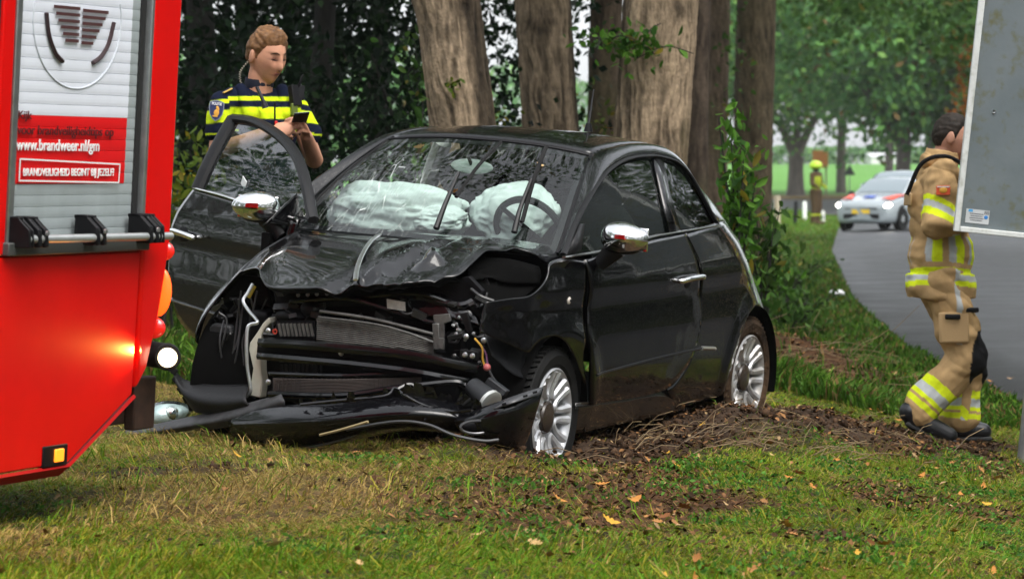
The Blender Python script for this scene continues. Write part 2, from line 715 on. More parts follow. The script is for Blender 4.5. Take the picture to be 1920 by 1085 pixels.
def make_ground():
    gx = uneven(-420, 420, -3.6, 3.9, .045, 1.13)
    gy = uneven(-60, 520, 9.0, 18.6, .05, 1.035)
    X, Y = np.meshgrid(gx, gy, indexing='ij')
    Z = ground_z(X, Y)
    n, m = X.shape
    i = np.arange((n - 1) * m).reshape(n - 1, m)[:, :-1].ravel()
    F = np.stack([i, i + m, i + m + 1, i + 1], 1)
    x, y = X.ravel(), Y.ravel()
    mud, mul, dry = mud_mask(x, y), mulch_mask(x, y), dry_mask(x, y)
    n1 = fbm(x * 7, y * 7, 51, 3)[:, None]
    c = np.array([.030, .036, .013]) * (.5 + 1.0 * n1)
    c = c * (1 - dry[:, None]) + dry[:, None] * np.array([.075, .05, .022]) * (.3 + 1.4 * n1)
    c = c * (1 - mul[:, None]) + mul[:, None] * np.array([.070, .036, .018]) * (.5 + 1.0 * n1)
    c = c * (1 - mud[:, None]) + mud[:, None] * np.array([.042, .027, .018]) * (.6 + .8 * n1)
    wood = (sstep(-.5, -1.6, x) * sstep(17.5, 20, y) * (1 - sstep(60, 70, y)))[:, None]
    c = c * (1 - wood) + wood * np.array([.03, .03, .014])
    fld = sstep(203, 212, y)[:, None]
    verge = (sstep(188, 196, y) * (1 - sstep(203, 212, y)))[:, None]
    c = c * (1 - fld) + fld * np.array([.10, .24, .05]) * (.85 + .3 * fbm(x * .06, y * .02, 53, 2))[:, None]
    c = c * (1 - verge) + verge * np.array([.20, .14, .06])
    isl = (sstep(70, 90, y) * (1 - sstep(119, 121, y)) * sstep(3.5, .5, np.abs(xr(y) - x - 2.2)))[:, None]
    c = c * (1 - isl) + isl * np.array([.10, .20, .03])
    m_ = mat('ground_soil', rough=.9, spec=.08, attr='col', var=.45, vscale=26, bump=.7, bscale=45, bdist=.02)
    return tag(raw_mesh('ground', np.stack([x, y, Z.ravel()], 1), F, m_, None, True, c), kind='structure')


make_ground()


def make_road():
    ys = np.r_[np.arange(-60, 60, 1.0), np.arange(60, 119.5, 1.5), 119.5]
    us = np.linspace(0, 5.5, 9)
    G = [[(xr(y) + u + (.035 * (vn(np.array(y * 2.2), np.array(0.), 5) - .5) if u == 0 else 0), y, .012 + .03 * math.sin(math.pi * u / 5.5)) for y in ys] for u in us]
    G = [[tuple(float(c) for c in p) for p in row] for row in G]
    b = MB().grid(G)
    xs = np.linspace(-120, 150, 60)
    b.grid([[(float(x), float(y), .014) for y in np.linspace(119.6, 189, 8)] for x in xs])
    m = mat('wet_asphalt', (.015, .015, .017), .5, spec=.28, col2=(.045, .045, .047), vscale=.9, detail=9.0, rvar=.30, bump=.6, bscale=90, bdist=.006)
    return tag(b.build('road', m, solid=.03, soff=-1), kind='structure')


make_road()


# ================================================================== trees
def leaf_cloud(n, sampler, size, palette, seed, droop=.3, aspect=.55, six=False):
    """n leaf-shaped faces; sampler(rng, n) gives centres; palette rows = (r, g, b, weight)"""
    rng = np.random.default_rng(seed)
    c = sampler(rng, n)
    a = rng.normal(size=(n, 3))
    a[:, 2] -= droop
    a /= np.linalg.norm(a, axis=1)[:, None]
    b = np.cross(a, rng.normal(size=(n, 3)))
    b /= np.linalg.norm(b, axis=1)[:, None]
    nn = np.cross(a, b)
    L = size * rng.uniform(.6, 1.35, n)[:, None]
    w = L * aspect * .5
    if six:
        P = [c - a * L * .5, c - a * L * .15 + b * w + nn * L * .05, c + a * L * .22 + b * w * .8, c + a * L * .5 - nn * L * .06,
             c + a * L * .22 - b * w * .8, c - a * L * .15 - b * w + nn * L * .05]
        v = np.stack(P, 1).reshape(-1, 3)
        i = np.arange(n)[:, None] * 6
        f = np.concatenate([i + np.array([[0, 1, 2, 3]]), i + np.array([[0, 3, 4, 5]])])
        k = 6
    else:
        v = np.stack([c - a * L * .5, c + b * w, c + a * L * .5, c - b * w], 1).reshape(-1, 3)
        f = np.arange(n * 4).reshape(n, 4)
        k = 4
    pal = np.array(palette, float)
    pick = rng.choice(len(pal), n, p=pal[:, 3] / pal[:, 3].sum())
    col = pal[pick, :3] * rng.uniform(.65, 1.35, (n, 1))
    return v, f, np.repeat(col, k, 0)


def ellip_sampler(c, r, clumps, spread, lo=.35):
    def s(rng, n):
        d = rng.normal(size=(clumps, 3))
        d /= np.linalg.norm(d, axis=1)[:, None]
        cc = d * rng.uniform(lo, 1, (clumps, 1)) ** .5 * np.array(r) + np.array(c)
        k = rng.integers(0, clumps, n)
        sz = rng.uniform(.6, 1.5, clumps)
        return cc[k] + rng.normal(size=(n, 3)) * spread * sz[k][:, None]
    return s


LEAF = leaf_mat('leaf')
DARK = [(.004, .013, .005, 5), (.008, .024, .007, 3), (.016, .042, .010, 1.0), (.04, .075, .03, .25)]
MID = [(.035, .085, .015, 4), (.055, .12, .02, 3), (.08, .15, .03, 1.5), (.13, .12, .02, .3)]
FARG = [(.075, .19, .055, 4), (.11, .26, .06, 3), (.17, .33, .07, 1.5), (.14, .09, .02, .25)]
BRIGHT = [(.06, .16, .015, 4), (.10, .22, .03, 3), (.04, .11, .02, 2), (.22, .18, .02, .35)]
YELL = [(.10, .13, .012, 3), (.06, .10, .012, 3), (.2, .16, .015, 1)]

BARK = mat('oak_bark', rough=.85, spec=.15, attr='col', var=.28, vscale=34, bump=.8, bscale=70, bdist=.012, stretch=(1, 1, .6))


def trunk_mesh(path, seed, parent, name='trunk', rings=300, seg=190, tone=(.225, .168, .112), knots=(), wet=None, relief=.10):
    """path rows (x, y, z, radius); ridged bark is real relief; knots = (angle, z, size, depth)"""
    P = cr(path, rings)
    th = np.linspace(0, 2 * np.pi, seg, endpoint=False)
    TH, I = np.meshgrid(th, np.arange(rings))
    r = P[:, 3][I]
    z = P[:, 2][I]
    k = 2 * np.pi * r
    u = TH / (2 * np.pi) * k                      # metres round the girth
    ridge = np.clip(1.25 * (1 - np.abs(2 * vn(u * 27 + 2.6 * vn(u * 6, z * 4.5, seed + 5), z * 3.4, seed) - 1)), 0, 1)
    ridge2 = 1 - np.abs(2 * vn(u * 55, z * 13, seed + 1) - 1)
    big = fbm(u * 3.2, z * 1.2, seed + 2, 3) - .5
    h = .6 * ridge + .4 * ridge2
    rr = r * (1 + relief * (h - .55) + .10 * big)
    dark = np.zeros_like(rr)
    for (a, kz, s, dp) in knots:
        da = np.angle(np.exp(1j * (TH - a))) * r
        q = np.exp(-(da ** 2 + (z - kz) ** 2 * .8) / (s * s)) * np.clip(.4 + 1.2 * vn(u * 14, z * 14, seed + 12), 0, 1)
        rr = rr + dp * q
        dark = np.maximum(dark, q * (.8 if dp < .03 else .55))
    X = P[:, 0][I] + rr * np.sin(TH)
    Y = P[:, 1][I] + rr * np.cos(TH)
    v = np.stack([X.ravel(), Y.ravel(), z.ravel()], 1)
    i = np.arange((rings - 1) * seg)
    nx = np.where(i % seg == seg - 1, i - seg + 1, i + 1)
    f = np.stack([i, i + seg, nx + seg, nx], 1)
    t = np.array(tone)
    moss = sstep(.55, .75, fbm(u * 2.2, z * 1.5, seed + 9, 3))
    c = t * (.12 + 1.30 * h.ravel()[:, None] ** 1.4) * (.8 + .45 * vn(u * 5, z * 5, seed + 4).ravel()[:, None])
    c = c * (1 - .5 * moss.ravel()[:, None]) + .5 * moss.ravel()[:, None] * np.array([.07, .062, .03])
    if wet is not None:
        a0, wdt = wet
        q = sstep(wdt + .25, wdt - .25, np.abs(np.angle(np.exp(1j * (TH - a0)))) + .5 * (vn(u * 3, z * 2, seed + 7) - .5)).ravel()[:, None]
        c = c * (1 - .80 * q)
    c = c * (1 - .75 * dark.ravel()[:, None])
    return raw_mesh(name, v, f, BARK, parent, True, c)


CROWN_MESH = {}


def crown(kind, parent, loc, rot=0.0, scale=1.0):
    """crowns share their mesh data between trees of one kind"""
    if kind not in CROWN_MESH:
        spec = {
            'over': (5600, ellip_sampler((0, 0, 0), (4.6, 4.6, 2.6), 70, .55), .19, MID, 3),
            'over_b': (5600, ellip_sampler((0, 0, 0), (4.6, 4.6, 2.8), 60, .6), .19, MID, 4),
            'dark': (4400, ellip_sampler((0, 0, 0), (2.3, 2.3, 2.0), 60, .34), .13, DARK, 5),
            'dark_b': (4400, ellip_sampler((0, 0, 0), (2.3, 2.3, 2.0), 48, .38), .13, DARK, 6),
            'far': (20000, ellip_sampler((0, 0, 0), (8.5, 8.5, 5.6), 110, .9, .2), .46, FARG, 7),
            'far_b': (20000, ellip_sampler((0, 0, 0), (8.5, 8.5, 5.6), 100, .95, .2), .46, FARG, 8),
            'near_right': (9000, ellip_sampler((0, 0, 0), (5.0, 5.0, 2.6), 90, .5), .22, MID, 9),
        }[kind]
        v, f, c = leaf_cloud(*spec)
        o = raw_mesh('crown', v, f, LEAF, None, False, c)
        CROWN_MESH[kind] = o.data
        bpy.data.objects.remove(o)
    o = bpy.data.objects.new('crown', CROWN_MESH[kind])
    COL.objects.link(o)
    o.parent = parent
    o.location = loc
    o.rotation_euler = (0, 0, rot)
    o.scale = (scale,) * 3
    return o


def limbs(parent, base, ends, r0, mat_, name='limb'):
    for e in ends:
        p0, p1 = np.array(base, float), np.array(e, float)
        m = (p0 + p1) / 2 + np.array([0, 0, -.12 * np.linalg.norm(p1 - p0)])
        MB().tube(cr([p0, m, p1], 10), np.linspace(r0, r0 * .3, 10), 10).build(name, mat_, parent)


BARK_PLAIN = mat('bark_plain', (.075, .055, .038), .85, var=.4, vscale=20, bump=.6, bscale=40, bdist=.02, stretch=(1, 1, .3))
BARK_DARK = mat('bark_dark', (.014, .012, .009), .85, var=.4, vscale=20, bump=.6, bscale=40, bdist=.02, stretch=(1, 1, .3))


def sprig(parent, name, p, n, spread, size, palette, seed, stems=5):
    """a tuft of shoots: thin stems and leaves in one part"""
    rng = np.random.default_rng(seed)
    v, f, c = leaf_cloud(n, lambda r, k: np.array(p) + r.normal(size=(k, 3)) * np.array(spread), size, palette, seed, .5, .5, True)
    o = raw_mesh('leaves', v, f, LEAF, parent, False, c)
    o['kind'] = 'stuff'
    b = MB()
    for k in range(stems):
        e = np.array(p) + rng.normal(size=3) * np.array(spread) * 1.3
        b.tube(cr([np.array(p) + [0, .05, -spread[2]], (np.array(p) + e) / 2 + [0, 0, .03], e], 6), .004, 5)
    tw = b.build('twigs', BARK_DARK, parent)
    tw['kind'] = 'stuff'
    return o


OAKS = 'big oaks in the row behind the wrecked car'


def big_oak(label, pxs, d, dia_px, crown_kind, seed, **kw):
    """pxs: centre column of the trunk at rows 0 and 240 of the photograph"""
    a, b = at(pxs[0], 0, d), at(pxs[1], 240, d)
    g = float(ground_z(b.x, d, False))
    slope = (a - b) / (a.z - b.z)
    r = dia_px / 2 / FPX * d
    base = b + slope * (g - b.z)
    t = empty('oak_tree', (base.x, base.y, g), label=label, cat='tree', group=OAKS)
    path = []
    for z, k in ((-.2, 1.45), (.15, 1.22), (.6, 1.06), (1.4, 1.0), (2.4, .97), (3.4, .97), (5, .9), (6.5, .8)):
        q = slope * z
        path.append((q.x, q.y, z, r * k))
    trunk_mesh(path, seed, t, **kw)
    tx = slope * 6.2
    rnd = random.Random(seed)
    ends = [(tx.x + rnd.uniform(-3, 3), tx.y + rnd.uniform(-3, 3), rnd.uniform(8, 10.5)) for _ in range(6)]
    limbs(t, (tx.x, tx.y, 6.1), ends, r * .5, BARK_PLAIN)
    crown(crown_kind, t, (tx.x, tx.y, 9.4), seed * 1.3)
    crown('over', t, (tx.x, tx.y + 1.5, 6.9), seed * 2.1, .85)  # lower crown added out of view to darken the reflections in the car
    return t


oak1 = big_oak('broad leaning oak trunk with a dark round knot, nearest the police officer', (840, 868), 22.0, 122, 'over', 101,
               knots=((math.pi - .35, 2.20, .085, -.02), (math.pi + .1, 2.07, .04, .01), (math.pi + 1.45, 2.38, .14, .05)), wet=(math.pi - 1.0, .62))
oak2 = big_oak('straight grey oak trunk rising behind the middle of the car roof', (1018, 1032), 27.0, 104, 'over_b', 102, knots=((math.pi + .35, 2.33, .11, .012), (math.pi - .2, 2.38, .06, .01), (math.pi + .4, 2.8, .13, .012)),
               wet=(math.pi - 1.5, .35))
oak3 = big_oak('dark slim oak trunk half hidden behind the thickest one, above the car aerial', (1137, 1132), 38.0, 62, 'over', 103, tone=(.085, .062, .042), rings=90, seg=60)
oak4 = big_oak('thickest pale oak trunk with green shoots, behind the rear of the car roof', (1240, 1222), 24.0, 137, 'over_b', 104, tone=(.275, .205, .135), relief=.11,
               knots=((math.pi - .75, 2.70, .05, .03), (math.pi - .5, 2.36, .05, .012)), wet=(math.pi + 1.6, .3))
oak5 = big_oak('dark narrow oak trunk between the thickest trunk and the rightmost dark one', (1346, 1341), 48.0, 48, 'over', 105, tone=(.12, .088, .06), rings=80, seg=60)
oak6 = big_oak('rightmost dark oak trunk of the row with tall weeds round its foot', (1419, 1412), 44.0, 74, 'over_b', 106, tone=(.10, .078, .048), rings=90, seg=60, knots=((math.pi, 1.9, .1, .01),))
oak7 = big_oak('shaded oak trunk squeezed just right of the thickest pale trunk', (1313, 1308), 36.0, 40, 'over', 107, tone=(.07, .052, .038), rings=80, seg=50)


def local_of(t, px, py, d):
    return at(px, py, d) - t.location


p = local_of(oak4, 1195, 88, 23.6)
sprig(oak4, 'shoots', p, 150, (.11, .06, .08), .075, BRIGHT, 61)
sprig(oak4, 'shoots', local_of(oak4, 1130, 75, 23.5), 60, (.13, .06, .05), .06, BRIGHT, 62)
sprig(oak1, 'shoots', local_of(oak1, 846, 165, 21.7), 26, (.03, .02, .035), .05, YELL, 63, 2)
sprig(oak2, 'shoots', local_of(oak2, 920, 225, 26.6), 50, (.1, .06, .05), .06, YELL, 64, 3)
sprig(oak3, 'shoots', local_of(oak3, 1130, 240, 37.5), 70, (.2, .1, .16), .09, YELL, 65, 3)
sprig(oak6, 'shoots', local_of(oak6, 1375, 120, 43.6), 110, (.16, .1, .7), .09, MID, 66, 3)
sprig(oak1, 'shoots', local_of(oak1, 785, 130, 22.3), 90, (.10, .1, .22), .06, MID, 67, 3)


# shoots at the foot of the row, right of the car
def shrub(name, label, cat, base, h, rad, n, size, palette, seed, stems=7, group=None, six=True, mats=BARK_DARK):
    t = empty(name, base, label=label, cat=cat, group=group)
    rng = np.random.default_rng(seed)
    tips = [np.array([rng.normal() * rad * .7, rng.normal() * rad * .7, h * rng.uniform(.6, 1.05)]) for _ in range(stems)]
    curves = [cr([np.zeros(3) + [rng.normal() * .06, rng.normal() * .06, 0], e * [.35, .35, .6], e], 10) for e in tips]
    b = MB()
    for cvs in curves:
        b.tube(cvs, np.linspace(.012, .003, 10), 5)
    b.build('stem', mats, t)

    def smp(r, k):
        cc = np.array(curves)[r.integers(0, stems, k), r.integers(3, 10, k)]
        return cc + r.normal(size=(k, 3)) * np.array([rad * .3, rad * .3, h * .07])
    v, f, c = leaf_cloud(n, smp, size, palette, seed + 1, .9, .38, six)
    raw_mesh('foliage', v, f, LEAF, t, False, c)
    return t


def on_ground(x, y):
    return (x, y, float(ground_z(x, y)))


shrub('sapling', 'bright green sapling with long drooping leaves behind the rear window of the wrecked car', 'sapling', on_ground(1.40, 20.6), 1.55, .14, 460, .092, BRIGHT, 71, 9)
shrub('sapling', 'dark green sapling with broad leaves against the rightmost dark trunk', 'sapling', on_ground(1.72, 22.5), 1.2, .18, 300, .10, MID, 72, 8)
shrub('yellowing_shrub', 'yellow green shrub between the fire engine and the open car door', 'shrub', on_ground(-2.4, 22.5), 1.35, .5, 900, .08, YELL, 73, 14)
shrub('sapling', 'green sprout beside the foot of the leaning oak trunk', 'sapling', on_ground(-.62, 21.6), 1.55, .07, 80, .09, MID, 74, 4)


# dense dark wood at the left
WOOD = 'dark bushes filling the wood at the left'
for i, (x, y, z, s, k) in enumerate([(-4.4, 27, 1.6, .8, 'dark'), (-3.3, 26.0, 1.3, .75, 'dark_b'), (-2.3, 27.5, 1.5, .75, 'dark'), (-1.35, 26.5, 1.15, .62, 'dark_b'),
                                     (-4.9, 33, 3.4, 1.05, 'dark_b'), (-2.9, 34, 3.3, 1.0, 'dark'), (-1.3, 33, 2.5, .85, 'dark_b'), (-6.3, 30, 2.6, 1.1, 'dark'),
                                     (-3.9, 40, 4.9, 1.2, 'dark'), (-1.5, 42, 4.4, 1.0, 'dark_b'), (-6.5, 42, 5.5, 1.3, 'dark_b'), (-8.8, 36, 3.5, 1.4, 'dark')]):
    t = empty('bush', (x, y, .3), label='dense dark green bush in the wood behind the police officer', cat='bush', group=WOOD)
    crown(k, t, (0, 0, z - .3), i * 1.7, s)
    b = MB()
    rnd = random.Random(i)
    for q in range(4):
        b.tube(cr([(rnd.uniform(-.15, .15), 0, -.1), (rnd.uniform(-.4, .4) * s, rnd.uniform(-.4, .4), z * .5), (rnd.uniform(-1, 1) * s, rnd.uniform(-1, 1), z)], 8), np.linspace(.05, .015, 8), 6)
    b.build('stem', BARK_DARK, t)


def wood_tree(label, px, d, dia, h, kind, seed, lean=0.0, scale=1.0, group='slim trees in the wood at the left'):
    b = at(px, 325, d)
    t = empty('woodland_tree', (b.x, b.y, .3), label=label, cat='tree', group=group)
    path = [(0, 0, -.2, dia * .62), (lean * .2, 0, h * .3, dia * .5), (lean * .6, 0, h * .65, dia * .42), (lean, 0, h, dia * .3)]
    pts = cr([p_[:3] for p_ in path], 30)
    MB().tube(pts, np.interp(np.linspace(0, 3, 30), range(4), [p_[3] for p_ in path]), 20).build('trunk', BARK_DARK, t)
    rnd = random.Random(seed)
    limbs(t, (lean * .6, 0, h * .65), [(lean + rnd.uniform(-1.5, 1.5), rnd.uniform(-1.5, 1.5), h * rnd.uniform(.8, 1.1)) for _ in range(5)], dia * .22, BARK_DARK)
    crown(kind, t, (lean, 0, h), seed, scale)
    return t


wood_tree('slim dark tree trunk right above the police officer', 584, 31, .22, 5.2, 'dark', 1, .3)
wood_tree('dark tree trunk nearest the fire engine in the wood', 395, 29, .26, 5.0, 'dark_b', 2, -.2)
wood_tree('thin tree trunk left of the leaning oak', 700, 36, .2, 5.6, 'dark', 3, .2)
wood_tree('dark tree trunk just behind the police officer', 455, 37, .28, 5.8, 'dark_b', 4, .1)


# tall far trees along the road at the right
FAR_BARK = mat('far_bark', (.11, .095, .08), .85, var=.3, vscale=5, bump=.5, bscale=14, bdist=.04, stretch=(1, 1, .3))


def road_tree(label, px, d, dia, fork, ends, kind, seed, cz=9.2, cdx=0.0, scale=1.0):
    b = at(px, 325, d)
    g = float(ground_z(b.x, d, False))
    t = empty('roadside_tree', (b.x, b.y, g), label=label, cat='tree', group='hazy trees along the road at the right')
    MB().tube([(0, 0, -.3), (0, 0, .5), (.0, 0, fork * .6), (.05, 0, fork + .3)], [dia * .68, dia * .54, dia * .47, dia * .45], 18).build('trunk', FAR_BARK, t)
    for e in ends:
        m = ((e[0] * .45), e[1] * .45, fork + (e[2] - fork) * .5)
        MB().tube(cr([(0, 0, fork - .2), m, e], 10), np.linspace(dia * .33, dia * .1, 10), 10).build('limb', FAR_BARK, t)
    crown(kind, t, (cdx, 0, cz), seed, scale)
    return t


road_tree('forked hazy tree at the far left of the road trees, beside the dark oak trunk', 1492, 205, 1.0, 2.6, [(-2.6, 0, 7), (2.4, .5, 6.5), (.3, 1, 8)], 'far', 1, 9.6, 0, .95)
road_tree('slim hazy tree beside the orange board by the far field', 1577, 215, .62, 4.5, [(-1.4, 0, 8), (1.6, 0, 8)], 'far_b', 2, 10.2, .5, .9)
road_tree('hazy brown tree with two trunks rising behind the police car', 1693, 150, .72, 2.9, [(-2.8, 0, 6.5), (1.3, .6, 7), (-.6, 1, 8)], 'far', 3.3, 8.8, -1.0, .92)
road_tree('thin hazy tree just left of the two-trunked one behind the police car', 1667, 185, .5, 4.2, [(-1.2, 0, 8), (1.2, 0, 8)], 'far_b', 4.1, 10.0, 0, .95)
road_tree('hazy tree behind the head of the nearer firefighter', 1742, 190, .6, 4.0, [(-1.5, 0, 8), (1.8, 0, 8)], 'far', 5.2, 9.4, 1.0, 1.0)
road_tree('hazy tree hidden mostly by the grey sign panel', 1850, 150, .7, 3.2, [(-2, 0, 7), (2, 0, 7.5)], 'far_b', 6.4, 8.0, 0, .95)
t = road_tree('dark green tree overhanging the road above the firefighter', 1990, 72, .55, 4.2, [(-3.2, 0, 6.3), (1.5, 1, 7), (-1, 2, 7)], 'near_right', 7.0, 6.6, -1.6, 1.0)
sprig(t, 'autumn_spray', at(1812, 190, 72) - t.location, 260, (.18, .3, .7), .16, [(.30, .11, .02, 3), (.12, .12, .02, 2), (.2, .07, .02, 1)], 68, 4)


# far treelines, field edge
def treeline(name, x0, x1, y, h, n, size, pal, seed):
    def smp(r, k):
        x = r.uniform(x0, x1, k)
        top = h * (.72 + .35 * vn(x * 30 / h * .03, x * 0 + seed, seed) + .12 * vn(x * .4, x * 0, seed + 3))
        g = ground_z(x, np.full(k, float(y)), False)
        return np.stack([x, y + r.normal(size=k) * h * .35, g + top * r.uniform(0, 1, k) ** .8], 1)
    v, f, c = leaf_cloud(n, smp, size, pal, seed)
    return tag(raw_mesh(name, v, f, LEAF, None, False, c), 'distant hazy wood along the far edge of the field', 'wood', kind='stuff')


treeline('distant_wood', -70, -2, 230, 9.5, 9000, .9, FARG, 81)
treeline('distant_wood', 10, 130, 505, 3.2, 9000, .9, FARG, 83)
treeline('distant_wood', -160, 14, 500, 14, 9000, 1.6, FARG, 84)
# ================================================================== fire engine (left edge)
RED = mat('engine_red', (.72, .003, .002), .35, coat=.25, coat_rough=.08, bump=.03, bscale=6, var=.06, vscale=3, spec=.2)
RED_DK = mat('engine_red_trim', (.34, .004, .004), .6, spec=.1)
SLAT = mat('slat_aluminium', (.40, .45, .46), .45, .2, var=.10, vscale=5, bump=.05, bscale=40)
PRINT_W = mat('print_white', (.72, .75, .82), .6, spec=.2, var=.03)
PRINT_R = mat('print_red', (.72, .010, .012), .4, spec=.2)
INK = mat('print_ink', (.03, .012, .014), .5)
INK_R = mat('print_dark_red', (.09, .008, .01), .5)
INK_W = mat('print_letter_white', (.85, .85, .85), .4)
AMBER = mat('amber_lit', (.7, .25, .02), .3, emit=(1.0, .24, .012), estr=.75)
ORANGE_LIT = mat('tail_lamp_lit', (.8, .12, .02), .25, emit=(1.0, .07, .005), estr=1.1)
RED_LENS = mat('red_lens', (.55, .01, .008), .15, coat=1, emit=(1, .02, .01), estr=.18)  # reflectors given a faint glow of their own
LAMP_LIT = mat('work_lamp_lit', (1, .9, .7), .3, emit=(1.0, .80, .50), estr=2.2)
SEAL = mat('rubber_seal', (.01, .01, .01), .6)

ZB = .92
fe_rot = Euler((R(3.4), 0, R(68)))
fe_T = Matrix.Rotation(R(68), 3, 'Z') @ Matrix.Rotation(R(3.4), 3, 'X')
fe_o = V(-1.1702, 11.3, 1.2723) - fe_T @ V(0, 0, ZB)
engine = empty('fire_engine', fe_o, (R(3.4), 0, R(68)), 'red fire engine with grey roller shutter and white and red poster on it', 'fire engine')


def T3(s, u, y=0.0):
    return (s, y, u + ZB)


def plate_su(poly, y0, th):
    return MB().prism([T3(s, u, y0) for s, u in poly], (0, th, 0))


# body shell behind the panels, then the panels themselves
MB().box(T3(-1.9, .63, 1.25), (3.76, 2.38, 2.14)).box(T3(-2.9, -.45, 1.25), (1.7, 2.2, .5)).build('body', RED, engine, bevel=.03)
plate_su([(-2.6, -.034), (-2.6, -.714), (-.627, -.714), (-.214, -.516), (-.203, -.034)], 0, .055).build('side_panel', RED, engine, bevel=.006)
MB().box(T3(-.198, -.26, .045), (.03, .01, .48)).build('panel_seam', SEAL, engine)
b = MB()
b.grid([[T3(-2.6, -.716, .0), T3(-.627, -.716, .0), T3(-.203, -.516, .0)], [T3(-2.6, -.752, .05), T3(-.61, -.752, .05), T3(-.19, -.55, .05)]])
b.build('lower_trim', RED_DK, engine, smooth=False, solid=.012, soff=-1)
plate_su([(-.19, 1.7), (.012, 1.7), (.004, .0), (-.02, -.12), (-.055, -.26), (-.12, -.433), (-.186, -.5)], -.002, .16).build('corner_post', RED, engine, bevel=.012)
plate_su([(-1.155, 1.7), (-1.085, 1.7), (-1.09, -.03), (-1.16, -.03)], -.002, .06).build('shutter_post', RED, engine, bevel=.008)
MB().box(T3(-1.065, .83, .012), (.034, .03, 1.7)).build('shutter_guide', ALU, engine, bevel=.004)
MB().box(T3(-.196, .83, .012), (.018, .03, 1.7)).build('shutter_guide', ALU, engine, bevel=.004)
MB().box(T3(-.222, .83, .03), (.03, .02, 1.7)).build('shutter_seal', SEAL, engine)
MB().box(T3(-1.045, .83, .03), (.006, .02, 1.7)).build('shutter_seal', SEAL, engine)
MB().box(T3(-1.172, .83, .02), (.022, .02, 1.7)).build('shutter_seal', SEAL, engine)
MB().box(T3(-1.7, .83, .024), (1.03, .02, 1.7)).build('front_shutter', SLAT, engine)
# slats: one mesh shared by all, printed strips ride on them
PITCH = .0362


def slat_mesh(s0, s1, y0, nm, m):
    prof = [(-.5, .005), (-.465, .0004), (-.2, -.0003), (.1, -.0004), (.455, 0), (.5, .005)]
    G = [[(s, y0 + dy, k * PITCH) for k, dy in prof] for s in (s0, s1)]
    o = MB().grid(G).build(nm, m, None, solid=.0012, soff=0, smooth=False)
    return o


slat0 = slat_mesh(-1.042, -.236, .028, 'slat', SLAT)
white0 = slat_mesh(-1.018, -.292, .0262, 'poster_strip', PRINT_W)
red0 = slat_mesh(-1.024, -.296, .0262, 'poster_strip', PRINT_R)
first = {'s': True, 'w': True, 'r': True}
for k in range(30):
    u = .030 + k * PITCH
    if k == 0:
        sl = slat0
    else:
        sl = slat0.copy()
        COL.objects.link(sl)
    sl.parent = engine
    sl.location = (0, 0, u + ZB)
    if u > .185:
        src, key = (white0, 'w') if u > .428 else (red0, 'r')
        if first[key]:
            ps, first[key] = src, False
        else:
            ps = src.copy()
            COL.objects.link(ps)
        ps.parent = sl
        ps.location = (0, 0, 0)


def lettering(body, s, u, width, height, m, y=.0195, bold=.012, name='lettering', parent=None):
    cu = bpy.data.curves.new(name, 'FONT')
    cu.body = body
    cu.offset = bold
    cu.extrude = .004
    o = bpy.data.objects.new(name, cu)
    COL.objects.link(o)
    bpy.context.view_layer.update()
    me = bpy.data.meshes.new_from_object(o.evaluated_get(bpy.context.evaluated_depsgraph_get()))
    bpy.data.objects.remove(o)
    xs = [v.co.x for v in me.vertices]
    ys = [v.co.y for v in me.vertices]
    kx, ky = width / (max(xs) - min(xs)), height / .72
    x0 = min(xs)
    for v in me.vertices:
        v.co = ((v.co.x - x0) * kx, -v.co.z * .25, v.co.y * ky)
    me.materials.clear()
    me.materials.append(m)
    r = bpy.data.objects.new(name, me)
    COL.objects.link(r)
    r.parent = parent or engine
    r.location = T3(s, u, y)
    return r


lettering('Kijk', -1.012, .398, .085, .026, INK_R)
lettering('voor brandveiligheidtips op', -1.014, .350, .62, .030, INK_R)
lettering('www.brandweer.nl/gm', -1.016, .300, .53, .036, INK_W, bold=.02)
lettering('BRANDVEILIGHEID BEGINT BIJ JEZELF!', -.965, .2195, .585, .024, INK_W, bold=.022)
b = MB()
for p0, p1 in (((-.990, .272), (-.338, .257)), ((-.990, .204), (-.343, .196)), ((-.988, .272), (-.988, .204)), ((-.340, .258), (-.343, .196))):
    b.bar(T3(*p0, .0195), T3(*p1, .0195), .002, .005, (0, 0, 1) if p0[0] != p1[0] and abs(p0[0] - p1[0]) > .1 else (1, 0, 0))
b.build('lettering_frame', INK_W, engine, smooth=False)
# printed emblem: grille of dashes between two arcs
b = MB()
for r_ in range(6):
    u = .757 - r_ * .0208
    a0, a1 = -.822 + r_ * .0165, -.468 - r_ * .0185
    b.box(T3((a0 - .655) / 2, u, .019), (abs(-.655 - a0), .002, .0105))
    b.box(T3((a1 - .635) / 2, u - .004, .019), (abs(a1 + .635), .002, .0105))
b.build('emblem_grille', mat('print_brown', (.08, .03, .03), .5), engine, smooth=False)
for pts in ([(-.868, .735), (-.845, .665), (-.80, .610), (-.752, .584)], [(-.428, .722), (-.455, .655), (-.50, .610), (-.556, .586)]):
    c = cr([T3(s, u, .019) for s, u in pts], 14)
    MB().tube(c, .0075, 6).build('emblem_arc', INK, engine)
c = cr([T3(-.655 + .285 * math.cos(a), .72 - .22 * math.sin(a), .0195) for a in np.linspace(-.3, math.pi + .3, 20)], 60)
MB().tube([q_ + np.array([0, .0052, 0]) for q_ in c], .003, 5).build('emblem_outline', mat('print_grey', (.52, .55, .60), .6), engine)

